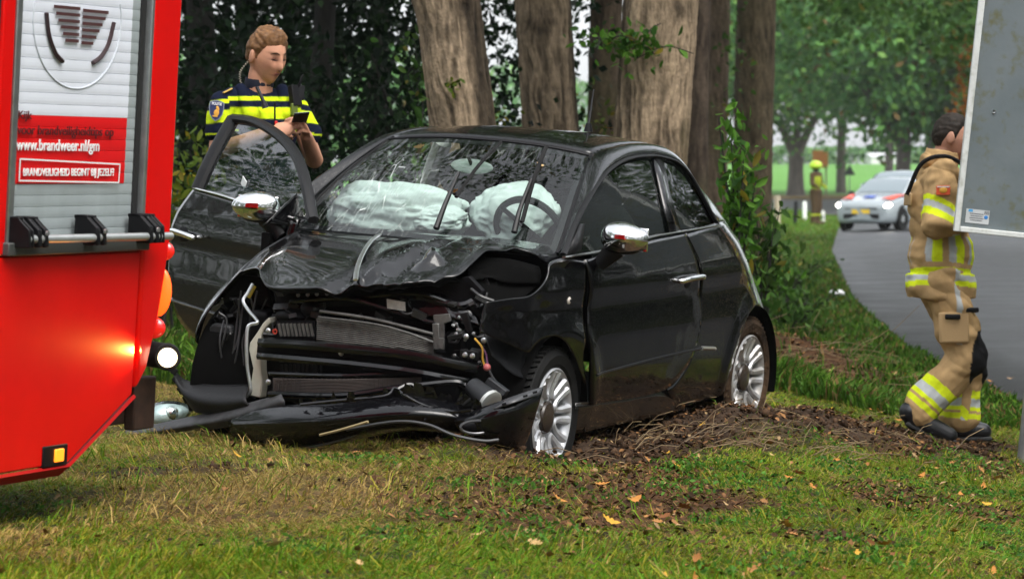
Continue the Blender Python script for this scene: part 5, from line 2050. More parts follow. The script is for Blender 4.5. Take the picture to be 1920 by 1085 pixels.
# ================================================================== people
def capsule(b, p0, p1, r0, r1=None, n=14):
    r1 = r0 if r1 is None else r1
    p0, p1 = V(*p0), V(*p1)
    d = (p1 - p0).normalized()
    pts, rs = [], []
    for a in (82, 60, 35, 12):
        pts.append(p0 - d * r0 * math.sin(R(a)))
        rs.append(r0 * math.cos(R(a)))
    for a in (12, 35, 60, 82):
        pts.append(p1 + d * r1 * math.sin(R(a)))
        rs.append(r1 * math.cos(R(a)))
    return b.tube(pts, rs, n)


def limb(b, pts, rs):
    for i in range(len(pts) - 1):
        capsule(b, pts[i], pts[i + 1], rs[i], rs[i + 1])


def fuse(name, b, voxel, m, parent, smooth=4, paint=None, wrinkle=None, relax=.5):
    """overlapping shells -> one continuous smooth surface; paint(co, normal) gives per-vertex colour; wrinkle = (amplitude, scale, seed)"""
    tmp = b.build('tmp', [], None, smooth=True, angle=180)
    md = tmp.modifiers.new('r', 'REMESH')
    md.mode, md.voxel_size, md.use_smooth_shade = 'VOXEL', voxel, True
    if smooth:
        ms = tmp.modifiers.new('s', 'SMOOTH')
        ms.factor, ms.iterations = relax, smooth
    dg = bpy.context.evaluated_depsgraph_get()
    me = bpy.data.meshes.new_from_object(tmp.evaluated_get(dg))
    bpy.data.objects.remove(tmp)
    n = len(me.vertices)
    co = np.empty(n * 3, np.float32)
    me.vertices.foreach_get('co', co)
    co = co.reshape(-1, 3).astype(float)
    no = np.empty(n * 3, np.float32)
    me.vertex_normals.foreach_get('vector', no)
    no = no.reshape(-1, 3).astype(float)
    if wrinkle is not None:
        am, sc_, sd = wrinkle
        w = fbm(co[:, 0] * sc_ + co[:, 1] * sc_ * .7, co[:, 2] * sc_ * 1.5 + co[:, 1] * sc_ * .4, sd, 3) - .5
        r_ = np.abs(2 * vn(co[:, 0] * sc_ * .9 + co[:, 2] * sc_ * .8, co[:, 2] * sc_ * 1.3 - co[:, 1] * sc_, sd + 3) - 1) - .5
        co2 = co + no * (am * (w + .8 * r_))[:, None]
        me.vertices.foreach_set('co', co2.astype(np.float32).ravel())
    if paint is not None:
        a = me.attributes.new('col', 'FLOAT_COLOR', 'POINT')
        c = np.ones((n, 4), np.float32)
        c[:, :3] = paint(co, no)
        a.data.foreach_set('color', c.ravel())
    me.materials.clear()
    me.materials.append(m)
    me.polygons.foreach_set('use_smooth', np.ones(len(me.polygons), bool))
    me.update()
    me.name = name
    o = bpy.data.objects.new(name, me)
    COL.objects.link(o)
    if parent:
        o.parent = parent
    return o


SKIN = mat('skin', rough=.55, attr='col', var=.07, vscale=40, spec=.2)
CLOTH = mat('uniform_cloth', rough=.9, spec=.1, attr='col', var=.12, vscale=60, bump=.35, bscale=220, bdist=.002)
TURN = mat('turnout_cloth', rough=.85, spec=.12, attr='col', var=.16, vscale=9, bump=.35, bscale=160, bdist=.003)
creases(TURN, 6.5, .045, .8)
creases(CLOTH, 8.0, .02, .6)
HAIR_F = mat('hair_fair', (.075, .034, .014), .55, spec=.25, col2=(.23, .115, .045), vscale=30, stretch=(1, 1, 3), bump=.5, bscale=120, bdist=.004)
HAIR_D = mat('hair_dark', (.010, .008, .006), .65, spec=.2, col2=(.035, .026, .02), vscale=50, bump=.5, bscale=160, bdist=.004)
BOOT = mat('boot_leather', (.012, .012, .014), .35, var=.3, bump=.2, bscale=90, bdist=.003)


def gau(d, c, s):
    c = V(*c).normalized()
    return math.exp(-((d - c).length_squared) / (s * s))


HR = (.080, .101, .127)


def head_fn(d, q):
    """skull, face towards -Y"""
    x, y, z = q
    low = max(0.0, -d.z)
    x *= 1 - .26 * low ** 1.3 - .06 * max(0, -d.y)
    y2 = y
    if d.y > 0:
        y2 = y * (1.02 - .25 * low)
    q = V(x, y2, z)
    k = .032 * gau(d, (0, -1, -.18), .15) + .010 * gau(d, (0, -1, .06), .14)
    k += .007 * gau(d, (.26, -.95, .22), .22) + .007 * gau(d, (-.26, -.95, .22), .22)
    k -= .014 * gau(d, (.33, -.92, .05), .17) + .014 * gau(d, (-.33, -.92, .05), .17)
    k += .005 * gau(d, (.55, -.8, -.12), .25) + .005 * gau(d, (-.55, -.8, -.12), .25)
    k += .007 * gau(d, (0, -1, -.50), .16) + .014 * gau(d, (0, -.8, -.95), .28)
    k -= .003 * gau(d, (0, -1, -.62), .10)
    k += .006 * gau(d, (.6, -.45, -.75), .3) + .006 * gau(d, (-.6, -.45, -.75), .3)
    return q + d * k


def add_head(b, c, M):
    b.ell(c, HR, 56, 44, rot=M, fn=head_fn)
    for s in (-1, 1):
        b.ell(V(*c) + M @ V(s * .086, .010, -.004), (.011, .022, .036), 14, 10, rot=M @ Matrix.Rotation(s * .35, 3, 'Z'))


def head_paint(c, M, base, out, co):
    I = M.transposed()
    loc = (co - np.array(c)) @ np.array(M)           # head frame
    rel = np.stack([loc[:, 0] / HR[0], loc[:, 1] / HR[1], loc[:, 2] / HR[2]], 1)
    n = np.linalg.norm(rel, axis=1, keepdims=True)
    d = rel / np.maximum(n, 1e-6)
    near = (np.linalg.norm(loc, axis=1) < .19)
    front = (loc[:, 1] < -.03)

    def spot(cx, cz, sx, sz, colr, k):
        w = k * np.exp(-((loc[:, 0] - cx) / sx) ** 2 - ((loc[:, 2] - cz) / sz) ** 2) * near * front
        out[:] = out * (1 - w[:, None]) + w[:, None] * np.array(colr)
    for s in (-1, 1):
        spot(s * .034, .036, .022, .0058, (.10, .05, .025), .95)      # brow
        spot(s * .033, .013, .018, .0075, (.22, .10, .07), .7)      # lid shade of the lid itself
        spot(s * .033, .0075, .017, .0036, (.02, .012, .01), 1.0)     # lashes of lowered lids
        spot(s * .049, -.031, .018, .016, (.52, .22, .16), .35)
    spot(0, -.068, .025, .0034, (.12, .04, .035), .95)
    spot(0, -.071, .023, .008, (.48, .19, .155), .6)
    spot(0, -.042, .015, .005, (.24, .09, .06), .7)
    return out


def hair_obj(c, M, parent, m, line=.32, thick=.022, wav=.012, seed=1, back=-.55):
    def fn(d, q):
        h = head_fn(d, q)
        # hairline: higher at the forehead, round the ears, down to the nape
        ang = math.atan2(abs(d.x), -d.y)             # 0 front, pi back
        zl = np.interp(ang, [0, .55, .95, 1.2, 1.42, 1.6, 1.95, 2.3, math.pi], [line + .20, line + .14, line + .10, line - .12, -.12, .10, -.10, back * .9, back])
        k = float(sstep(zl - .05, zl + .34, d.z)) ** .7
        wv = noise.noise(V(d.x * 5 + seed, d.y * 5, d.z * 3.2)) * .7 + math.sin((d.x * .6 - d.y * .5 + d.z * 1.1) * 15 + 7 * noise.noise(d * 2.1 + V(seed, 0, 0))) * .35
        top = max(0, d.z)
        return h * (.965 + .035 * k) + d * k * (thick * (.55 + .65 * top) + wav * wv)
    o = MB().ell((0, 0, 0), HR, 110, 80, fn=fn).build('hair', m, parent, angle=180)
    o.location = c
    o.rotation_euler = M.to_euler()
    return o


def add_hand(b, wrist, f, s, nrm, curl=(30, 35, 25), thumb=(40, 20), scale=1.0, spread=4):
    """palm and five separate fingers; f finger direction, s towards the thumb, nrm out of the palm"""
    f, s, nrm = V(*f).normalized(), V(*s).normalized(), V(*nrm).normalized()
    w = V(*wrist)
    k = scale
    M = Matrix((s, f, nrm)).transposed()
    b.ell(w + f * .048 * k, (.040 * k, .056 * k, .016 * k), 16, 12, rot=M)
    for i, (off, L) in enumerate(((.028, .96), (.009, 1.06), (-.010, 1.0), (-.028, .80))):
        base = w + f * .088 * k + s * off * k - f * (.006 * abs(i - 1)) * k
        a = 0.0
        p = base - f * .012
        side = s * math.sin(R(spread * (1.5 - i)))
        for j, (l, r0, r1) in enumerate(((.042, .0090, .0085), (.026, .0085, .0078), (.021, .0078, .0066))):
            cu = curl[i][j] if hasattr(curl[0], '__len__') else curl[j]
            a += R(cu)
            d = (f * math.cos(a) + nrm * math.sin(a) + side).normalized()
            q = p + d * l * L * k
            capsule(b, p, q, r0 * k, r1 * k, 10)
            p = q
    p = w + f * .025 * k + s * .030 * k + nrm * .006
    d1 = (f * math.cos(R(thumb[0])) + s * math.sin(R(thumb[0])) * .8 + nrm * .5).normalized()
    q = p + d1 * .040 * k
    capsule(b, p, q, .0115 * k, .0095 * k, 10)
    d2 = (f * math.cos(R(thumb[1])) + nrm * .5 + s * .1).normalized()
    q2 = q + d2 * .030 * k
    capsule(b, q, q2, .0095 * k, .0075 * k, 10)


# ------------------------------------------------------------------ police officer reading a phone
NAVY, LIME = (.005, .008, .022), (.55, .72, .012)
op = at(487, 325, 15.7)
off_z = float(ground_z(op.x, op.y))
officer = empty('person', (op.x, op.y, off_z), (0, 0, R(32)), 'fair haired police officer in navy and yellow uniform looking at a phone', 'person')
HM = Matrix.Rotation(R(12), 3, 'Z') @ Matrix.Rotation(R(17), 3, 'X')
HC = (.015, -.050, 1.672)
b = MB()
add_head(b, HC, HM)
limb(b, [(0, .015, 1.44), (.0, -.012, 1.58), (.005, -.02, 1.62)], [.070, .060, .060])
b.ell((0, .0, 1.30), (.155, .10, .21)).ell((0, 0, 1.03), (.145, .105, .16))
capsule(b, (-.13, .01, 1.455), (.13, .01, 1.455), .058)
limb(b, [(-.185, .01, 1.44), (-.232, -.015, 1.225), (-.055, -.215, 1.315)], [.052, .043, .030])
limb(b, [(.185, .01, 1.44), (.262, -.06, 1.185), (.135, -.215, 1.295)], [.052, .043, .030])
for s in (-1, 1):
    limb(b, [(s * .09, 0, .93), (s * .11, -.015, .50), (s * .12, .02, .09)], [.085, .06, .045])
    limb(b, [(s * .12, .04, .05), (s * .14, -.13, .035)], [.04, .035])
# hands round the phone
add_hand(b, (-.050, -.220, 1.318), (.80, -.52, .10), (.25, .35, .90), (.45, .80, -.35), ((20, 45, 35), (25, 50, 35), (30, 50, 35), (35, 50, 35)), (22, 10))
add_hand(b, (.132, -.218, 1.298), (-.45, -.60, .55), (-.55, .15, .80), (-.75, .35, -.2), ((38, 45, 30), (42, 48, 30), (45, 48, 30), (48, 48, 30)), (25, 10))


def officer_skin(co, no):
    out = np.tile(np.array([.52, .26, .165]), (len(co), 1))
    out *= (.92 + .16 * vn(co[:, 0] * 40, co[:, 2] * 40 + co[:, 1] * 30, 3))[:, None]
    return head_paint(HC, HM, None, out, co)


fuse('body', b, .0046, SKIN, officer, 2, officer_skin)
hair_obj(HC, HM, officer, HAIR_F, .40, .020, .009, 2, -.62)


def face_line(name, pts, r, m, flat=.6):
    q = [V(*HC) + HM @ (head_fn(V(*d).normalized(), V(*[c * h for c, h in zip(V(*d).normalized(), HR)])) * 1.004) for d in pts]
    return MB().tube(cr([tuple(v) for v in q], 14), np.interp(np.linspace(0, 1, 14), [0, .25, .75, 1], [r * .4, r, r, r * .35]), 7, flat=flat).build(name, m, officer)


BROW_M = mat('brow_hair', (.085, .042, .02), .8)
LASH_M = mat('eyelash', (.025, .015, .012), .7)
LIP_M = mat('lip', (.36, .13, .105), .5, spec=.3)
for s in (-1, 1):
    face_line('eyebrow', [(s * .14, -1, .27), (s * .38, -.95, .34), (s * .66, -.8, .26)], .0042, BROW_M)
    face_line('eyelash', [(s * .20, -1, .045), (s * .36, -.95, .025), (s * .54, -.86, .055)], .0030, LASH_M)
    face_line('eyelid', [(s * .20, -1, .085), (s * .36, -.95, .105), (s * .54, -.86, .085)], .0022, mat('lid_fold', (.30, .13, .09), .7))
    face_line('nostril_shade', [(s * .05, -1, -.285), (s * .11, -1, -.30)], .0035, LASH_M)  # dark tube standing in for the shadow inside the nostril
face_line('upper_lip', [(-.23, -.97, -.505), (-.08, -1, -.475), (.08, -1, -.475), (.23, -.97, -.505)], .0042, LIP_M)
face_line('lower_lip', [(-.19, -.97, -.545), (0, -1, -.565), (.19, -.97, -.545)], .0050, LIP_M)
face_line('mouth_line', [(-.24, -.97, -.515), (0, -1.01, -.515), (.24, -.97, -.515)], .0018, LASH_M)


def officer_paint(co, no):
    out = np.tile(np.array(NAVY), (len(co), 1))
    z = co[:, 2]
    arm = np.abs(co[:, 0]) > .188
    # bands sag with the arm on the sleeves
    zz = np.where(arm, z + .012 + .10 * (np.abs(co[:, 0]) - .19), z)
    y1 = sstep(1.374, 1.378, zz) * (1 - sstep(1.430, 1.434, zz))
    y2 = sstep(1.460, 1.464, zz) * (1 - sstep(1.480, 1.484, zz))
    hem = ((np.abs(co[:, 0]) > .15) * (zz > 1.318) * (zz < 1.327))
    k = np.clip(y1 + y2 + hem, 0, 1)[:, None]
    return out * (1 - k) + k * np.array(LIME)


b = MB()
b.ell((0, .0, 1.30), (.175, .122, .23)).ell((0, 0, 1.08), (.165, .125, .16))
capsule(b, (-.14, .012, 1.462), (.14, .012, 1.462), .066)
limb(b, [(-.19, .01, 1.445), (-.226, -.010, 1.322)], [.068, .066])
limb(b, [(.19, .01, 1.445), (.244, -.035, 1.310)], [.068, .064])
fuse('shirt', b, .0065, CLOTH, officer, 3, officer_paint, (.008, 9, 4))
b = MB()
b.lathe([(.062, 0), (.070, .03), (.067, .055), (.060, .05), (.056, .0)], (0, .008, 1.515), (0, -.15, 1), 28, True)
b.build('collar', mat('collar_navy', NAVY, .8), officer)
b = MB()
b.ell((0, -.012, 1.29), (.180, .138, .20)).ell((0, -.01, 1.12), (.175, .138, .14))
for s in (-1, 1):
    limb(b, [(s * .095, -.10, 1.40), (s * .11, -.02, 1.515), (s * .10, .09, 1.42)], [.045, .032, .045])
vest = fuse('vest', b, .0065, CLOTH, officer, 3, officer_paint, (.004, 10, 6))
b = MB()
b.box((0, -.154, 1.30), (.007, .006, .30)).build('zip', BLACK_PLASTIC, vest)
# radio, microphone, torch, red tag on the vest
b = MB()
b.box((.118, -.135, 1.485), (.050, .035, .10), (R(-12), 0, R(8))).tube([(.135, -.14, 1.53), (.152, -.15, 1.585)], .006, 6)
b.box((.148, -.132, 1.50), (.03, .03, .07), (R(-12), R(10), 0))
b.build('radio', BLACK_PLASTIC, vest, bevel=.006)
b = MB()
b.box((.105, -.150, 1.42), (.032, .02, .06)).build('microphone', mat('lime_device', (.10, .14, .02), .5), vest, bevel=.004)
b = MB()
b.tube([(-.085, -.135, 1.525), (-.062, -.160, 1.455)], .0085, 10).tube([(-.062, -.160, 1.455), (-.055, -.164, 1.425)], [.012, .016], 12)
b.build('torch', mat('torch_dark', (.03, .03, .035), .3, .4), vest)
MB().box((.005, -.155, 1.352), (.014, .012, .028)).build('red_tag', mat('tag_red', (.6, .01, .01), .5), vest, bevel=.003)
# coiled ear-piece lead
c = [V(*HC) + HM @ V(-.082, .02, -.02), V(-.078, .045, 1.60), V(-.07, .05, 1.53)]
cc = cr([tuple(q) for q in c], 90)
MB().tube([V(*p_) + V(.005 * math.cos(i * .9), .005 * math.sin(i * .9), 0) for i, p_ in enumerate(cc)], .0011, 5).build('earpiece_lead', mat('clear_lead', (.55, .5, .4), .25), officer)
# shoulder flash and sleeve badge
MB().box((-.185, -.03, 1.508), (.05, .018, .004), (0, R(-25), 0)).build('rank_slide', mat('gold_thread', (.55, .34, .06), .5), officer)
bd = Matrix((V(.848, -.53, 0), V(0, 0, 1), V(-.53, -.848, 0))).transposed() @ Matrix.Rotation(R(-6), 3, 'Z')
bc = V(-.224, -.004, 1.412) + V(-.53, -.848, .02) * .070


def badge_poly(k, dz):
    pts = [(-.034, .040), (-.018, .046), (0, .049), (.018, .046), (.034, .040), (.036, .012), (.030, -.018), (.016, -.040), (0, -.050), (-.016, -.040), (-.030, -.018), (-.036, .012)]
    return [bc + bd @ V(x * k, y * k, dz) for x, y in pts]


nb = bd @ V(0, 0, 1)
bg_ = MB().prism(badge_poly(1, 0), nb * .003).build('sleeve_badge', mat('badge_grey', (.20, .22, .28), .6), officer)
MB().prism(badge_poly(.88, .003), nb * .0015).build('badge_field', mat('badge_blue', (.015, .025, .10), .6), bg_)
MB().ell(bc + bd @ V(.002, -.010, .005), (.013, .016, .002), 14, 8, rot=bd).ell(bc + bd @ V(.006, .010, .005), (.007, .013, .002), 12, 8, rot=bd @ Matrix.Rotation(.4, 3, 'Z')).box(bc + bd @ V(-.003, -.026, .005), (.024, .007, .002), bd).build('badge_flame', mat('badge_gold', (.72, .36, .05), .5), bg_)
t_ = lettering('POLITIE', 0, 0, .046, .012, mat('badge_white', (.8, .8, .85), .6), parent=bg_, bold=.03)
t_.location = bc + bd @ V(-.023, .026, .0055)
t_.rotation_euler = (bd @ Matrix.Rotation(R(-90), 3, 'X')).to_euler()
b = MB()
for s in (-1, 1):
    limb(b, [(s * .085, 0, .99), (s * .11, -.015, .50), (s * .12, .015, .12)], [.10, .078, .068])
capsule(b, (-.08, 0, 1.0), (.08, 0, 1.0), .115)
fuse('trousers', b, .009, mat('trouser_navy', (.008, .011, .024), .85, var=.2), officer, 3, None, (.008, 8, 9))
b = MB()
for s in (-1, 1):
    limb(b, [(s * .12, .04, .06), (s * .145, -.13, .045)], [.052, .045])
    capsule(b, (s * .12, .02, .18), (s * .12, .025, .08), .058)
fuse('boots', b, .008, BOOT, officer, 2)
MB().box((0, 0, 1.01), (.36, .26, .05)).build('duty_belt', BLACK_PLASTIC, officer, bevel=.03)
# phone, held
ow = officer.matrix_basis.copy()
pm = ow @ Matrix.Translation((.055, -.300, 1.372)) @ (Matrix.Rotation(R(-20), 4, 'Z') @ Matrix.Rotation(R(-22), 4, 'X') @ Matrix.Rotation(R(-6), 4, 'Y'))
ph_o = empty('mobile_phone', pm.to_translation(), pm.to_euler(), 'black mobile phone held in both hands by the police officer', 'phone')
MB().box((0, 0, 0), (.074, .150, .009)).build('case', BLACK_PLASTIC, ph_o, bevel=.004)
MB().box((0, 0, .0052), (.066, .14, .0012)).build('screen', mat('phone_screen', (.01, .012, .015), .1, emit=(.5, .6, .8), estr=.3), ph_o)

# ------------------------------------------------------------------ firefighter walking beside the sign
TAN, YEL, SIL, BLK = (.47, .305, .145), (.70, .82, .02), (.50, .52, .52), (.012, .012, .013)
fp = at(1766, 325, 17.5)
fz = float(ground_z(fp.x, fp.y, False)) - .0
ff = empty('person', (fp.x, fp.y, fz), (0, 0, R(93)), 'firefighter in tan turnout gear walking right beside the grey sign panel', 'person')
ff.scale = (.965,) * 3
FM = Matrix.Rotation(R(-6), 3, 'Z') @ Matrix.Rotation(R(8), 3, 'X')
HR = (.079, .100, .122)
FC = (-.01, -.05, 1.672)
SH_R, EL_R, WR_R = (-.20, .03, 1.46), (-.255, .075, 1.20), (-.19, -.16, 1.225)
SH_L, EL_L, WR_L = (.20, .0, 1.46), (.25, -.10, 1.22), (.16, -.36, 1.30)
KN_R, AN_R = (-.11, -.125, .475), (-.11, .150, .165)
KN_L, AN_L = (.10, -.17, .47), (.10, -.135, .10)
b = MB()
add_head(b, FC, FM)
limb(b, [(0, .02, 1.42), (0, .0, 1.56), (-.005, -.02, 1.60)], [.07, .062, .062])
b.ell((0, .0, 1.27), (.16, .105, .21)).ell((0, 0, 1.0), (.15, .11, .16))
capsule(b, (-.14, .01, 1.44), (.14, .01, 1.44), .06)
limb(b, [SH_R, EL_R, WR_R], [.055, .045, .032])
limb(b, [SH_L, EL_L, WR_L], [.055, .045, .032])
limb(b, [(-.09, 0, .90), KN_R, AN_R], [.09, .062, .046])
limb(b, [(.09, 0, .90), KN_L, AN_L], [.09, .062, .046])
limb(b, [(-.11, .17, .13), (-.12, .0, .045)], [.04, .035])
limb(b, [(.10, -.11, .05), (.11, -.23, .04)], [.04, .035])
add_hand(b, WR_R, (.1, -.9, .35), (.2, .3, .9), (.95, .1, -.1), (30, 45, 30), (30, 15))
add_hand(b, WR_L, (-.1, -.9, .35), (-.2, .3, .9), (-.95, .1, -.1), (30, 45, 30), (30, 15))
fuse('body', b, .0055, SKIN, ff, 2, lambda co, no: head_paint(FC, FM, None, np.tile(np.array([.46, .24, .165]), (len(co), 1)), co))
hair_obj(FC, FM, ff, HAIR_D, .42, .013, .004, 5, -.55)


def jacket_paint(co, no):
    out = np.tile(np.array(TAN), (len(co), 1))
    x, y, z = co.T
    ang = np.arctan2(x, y)
    torso = (np.hypot(x / 1.15, y) < .235) & ~((x < -.155) & (z > 1.14)) & ~((x > .2) & (z > 1.14))

    def put(m_, c):
        out[m_] = np.array(c)
    zt = z + .012 * np.sin(ang * 2 + 1)
    put(torso & (zt > .862) & (zt < .958), YEL)
    put(torso & (zt > .893) & (zt < .925), SIL)
    ph = (ang * .17 / .040) % 3
    zone = torso & (zt > .985) & (zt < 1.14) & (np.abs(np.sin(ang * 1.0 + .55)) > .30)
    put(zone & (ph < 1.25), YEL)
    put(zone & (ph >= 1.25) & (ph < 2.1), SIL)
    # sleeve bands perpendicular to the upper arm
    for sh, el, sg in ((SH_R, EL_R, -1), (SH_L, EL_L, 1)):
        a, e = np.array(sh), np.array(el)
        t = ((co - a) @ (e - a)) / ((e - a) @ (e - a))
        near = np.linalg.norm(co - a - t[:, None] * (e - a), axis=1) < .14
        arm = near & (x * sg > .145)
        tt = t + .10 * (y / .1)
        put(arm & (tt > .56) & (tt < .98), YEL)
        put(arm & (tt > .68) & (tt < .82), SIL)
    put((z < .788), np.array(TAN) * .7)
    return out


b = MB()
b.ell((0, .015, 1.25), (.205, .180, .26)).ell((0, .005, 1.02), (.21, .195, .20))
b.lathe([(.0, .0), (.195, .0), (.200, .05), (.198, .14), (.0, .14)], (0, .005, .790), (0, 0, 1), 30)
capsule(b, (-.14, .025, 1.445), (.14, .025, 1.445), .105)
limb(b, [SH_R, EL_R], [.100, .092])
limb(b, [EL_R, (-.195, -.12, 1.22)], [.088, .072])
limb(b, [SH_L, EL_L], [.092, .086])
limb(b, [EL_L, (.18, -.29, 1.28)], [.086, .070])
jk = fuse('jacket', b, .0075, TURN, ff, 3, jacket_paint, (.030, 6.0, 14))
b = MB()
b.lathe([(.088, -.02), (.098, .05), (.094, .105), (.080, .10), (.074, .0)], (0, .012, 1.50), (0, -.18, 1), 34, True)
b.ell((0, .085, 1.545), (.085, .04, .05), 18, 12)
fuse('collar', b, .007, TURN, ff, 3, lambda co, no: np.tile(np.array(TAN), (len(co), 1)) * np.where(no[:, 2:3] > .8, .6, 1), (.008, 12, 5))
b = MB()
b.tube(cr([(-.10, .21, 1.36), (-.135, .135, 1.53), (-.13, .0, 1.568), (-.11, -.13, 1.49), (-.09, -.19, 1.36)], 24), .012, 8, flat=.35)
b.build('shoulder_strap', BLACK_PLASTIC, ff)
MB().box((-.115, -.15, 1.43), (.05, .03, .09), (R(10), 0, 0)).build('radio', BLACK_PLASTIC, ff, bevel=.006)
MB().tube(cr([(-.06, -.12, 1.56), (.0, -.13, 1.53), (.06, -.10, 1.56)], 10), .022, 8).build('red_scarf', mat('scarf_red', (.45, .012, .02), .8), ff)
# arm patch with shield
an = Vector((-.97, .05, .18)).normalized()
u2 = an.cross(V(0, 0, 1)).normalized()
bm_ = Matrix((-u2, V(0, 0, 1), an)).transposed()
pc = V(*SH_R).lerp(V(*EL_R), .36) + an * .104
pt = MB().box(pc, (.075, .050, .006), bm_).build('arm_patch', mat('patch_orange', (.72, .10, .03), .6), ff, bevel=.002)
MB().ell(pc + an * .004, (.022, .016, .003), 14, 8, rot=bm_).build('patch_shield', mat('patch_gold', (.75, .38, .05), .5), pt)
MB().box(pc + an * .0035 + V(0, 0, .018), (.068, .007, .003), bm_).build('patch_band', mat('patch_white', (.75, .7, .65), .5), pt)


def trouser_paint(co, no):
    out = np.tile(np.array(TAN) * 1.02, (len(co), 1))
    x, y, z = co.T
    for sg, kn, an_ in ((-1, KN_R, AN_R), (1, KN_L, AN_L)):
        a, e = np.array(kn), np.array(an_)
        t = ((co - a) @ (e - a)) / ((e - a) @ (e - a))
        leg = (x * sg > 0) & (z < .45)
        out[leg & (t > .50) & (t < .92)] = YEL
        out[leg & (t > .62) & (t < .74)] = SIL
        out[leg & (t > .80) & (t < .84)] = np.array(TAN)
        kd = np.linalg.norm((co - (a + np.array([.03 * sg, -.085, -.02]))) * np.array([.8, 1, .62]), axis=1)
        out[(x * sg > 0) & (kd < .108)] = BLK
    side = (np.abs(np.abs(x) - .19) < .05) & (np.abs(y + .06) < .018) & (z > .55)
    out[side] = SIL
    return out


b = MB()
limb(b, [(-.095, .0, .86), KN_R, (-.11, .130, .19)], [.135, .118, .108])
limb(b, [(.095, .0, .86), KN_L, (.10, -.13, .14)], [.135, .112, .105])
capsule(b, (-.08, 0, .90), (.08, 0, .90), .135)
tr_ = fuse('trousers', b, .0075, TURN, ff, 3, trouser_paint, (.034, 5.5, 22))
for zz, yy in ((.70, -.02), (.735, -.13)):
    MB().box((-.228 if yy > -.1 else -.19, yy, zz), (.03, .085, .028), (0, R(8), R(20 if yy < -.1 else 0))).build('pocket_flap', BLACK_PLASTIC, tr_, bevel=.008)
MB().box((-.215, -.03, .64), (.03, .17, .17), (0, R(6), R(8))).build('thigh_pocket', mat('pocket_tan', tuple(.95 * c for c in TAN), .85, bump=.3, bscale=120, bdist=.003), tr_, bevel=.012)
b = MB()
limb(b, [(-.115, .190, .175), (-.12, .08, .095), (-.125, -.02, .046)], [.062, .062, .052])
capsule(b, (-.11, .12, .22), (-.11, .16, .14), .066)
limb(b, [(.10, -.09, .07), (.11, -.17, .062), (.115, -.255, .050)], [.062, .060, .050])
capsule(b, (.10, -.13, .20), (.10, -.11, .08), .066)
bt_ = fuse('boots', b, .0075, BOOT, ff, 2)
SOLE = mat('boot_sole', (.03, .03, .03), .8)
MB().bar((-.118, .215, .118), (-.122, .05, .038), .085, .028).bar((-.122, .05, .030), (-.126, -.065, .012), .085, .026).build('sole', SOLE, bt_, bevel=.01)
MB().bar((.10, -.02, .012), (.116, -.30, .012), .088, .026).build('sole', SOLE, bt_, bevel=.01)
for zz_ in (1.335,):
    MB().box((-.05, .195, zz_), (.20, .012, .07), (R(4), 0, 0)).build('name_flap', mat('flap_tan', tuple(.9 * c for c in TAN), .85, bump=.3, bscale=120, bdist=.003), jk, bevel=.006)

# ------------------------------------------------------------------ distant firefighter
dp = at(1530, 325, 95)
df_ = empty('person', (dp.x, dp.y, float(ground_z(dp.x, dp.y, False))), (0, 0, R(60)), 'distant firefighter with a yellow helmet standing by the roadside posts', 'person')
df_.scale = (1.25, 1.25, 1)
b = MB()
b.ell((0, 0, 1.64), (.085, .10, .12)).ell((0, 0, 1.25), (.19, .14, .28)).ell((0, 0, .95), (.17, .14, .14))
capsule(b, (-.14, 0, 1.45), (.14, 0, 1.45), .075)
for s in (-1, 1):
    limb(b, [(s * .2, 0, 1.44), (s * .25, -.02, 1.17), (s * .19, -.16, 1.05)], [.065, .055, .04])
    limb(b, [(s * .09, 0, .92), (s * .10, -.02, .5), (s * .11, .02, .08)], [.11, .085, .07])
    limb(b, [(s * .11, .03, .05), (s * .12, -.14, .04)], [.05, .045])


def far_paint(co, no):
    out = np.tile(np.array([.07, .045, .025]), (len(co), 1))
    z = co[:, 2]
    v = (z > 1.02) & (z < 1.38) & (np.abs(co[:, 0]) < .21)
    out[v] = np.array([.24, .30, .02])
    out[v & (co[:, 1] < -.03) & (np.abs(co[:, 0] - .05) < .045)] = np.array([.02, .02, .02])
    out[(z > 1.50) & (z < 1.62)] = np.array([.02, .02, .02])
    out[(z > .25) & (z < .31)] = np.array([.4, .48, .03])
    return out


fuse('body', b, .016, CLOTH, df_, 2, far_paint)
MB().ell((0, .01, 1.70), (.125, .155, .135), 20, 14).lathe([(.13, 0), (.165, -.01), (.13, .012)], (0, .01, 1.675), (0, 0, 1), 24, True).build('helmet', mat('helmet_yellow', (.36, .55, .02), .4, coat=.3), df_)
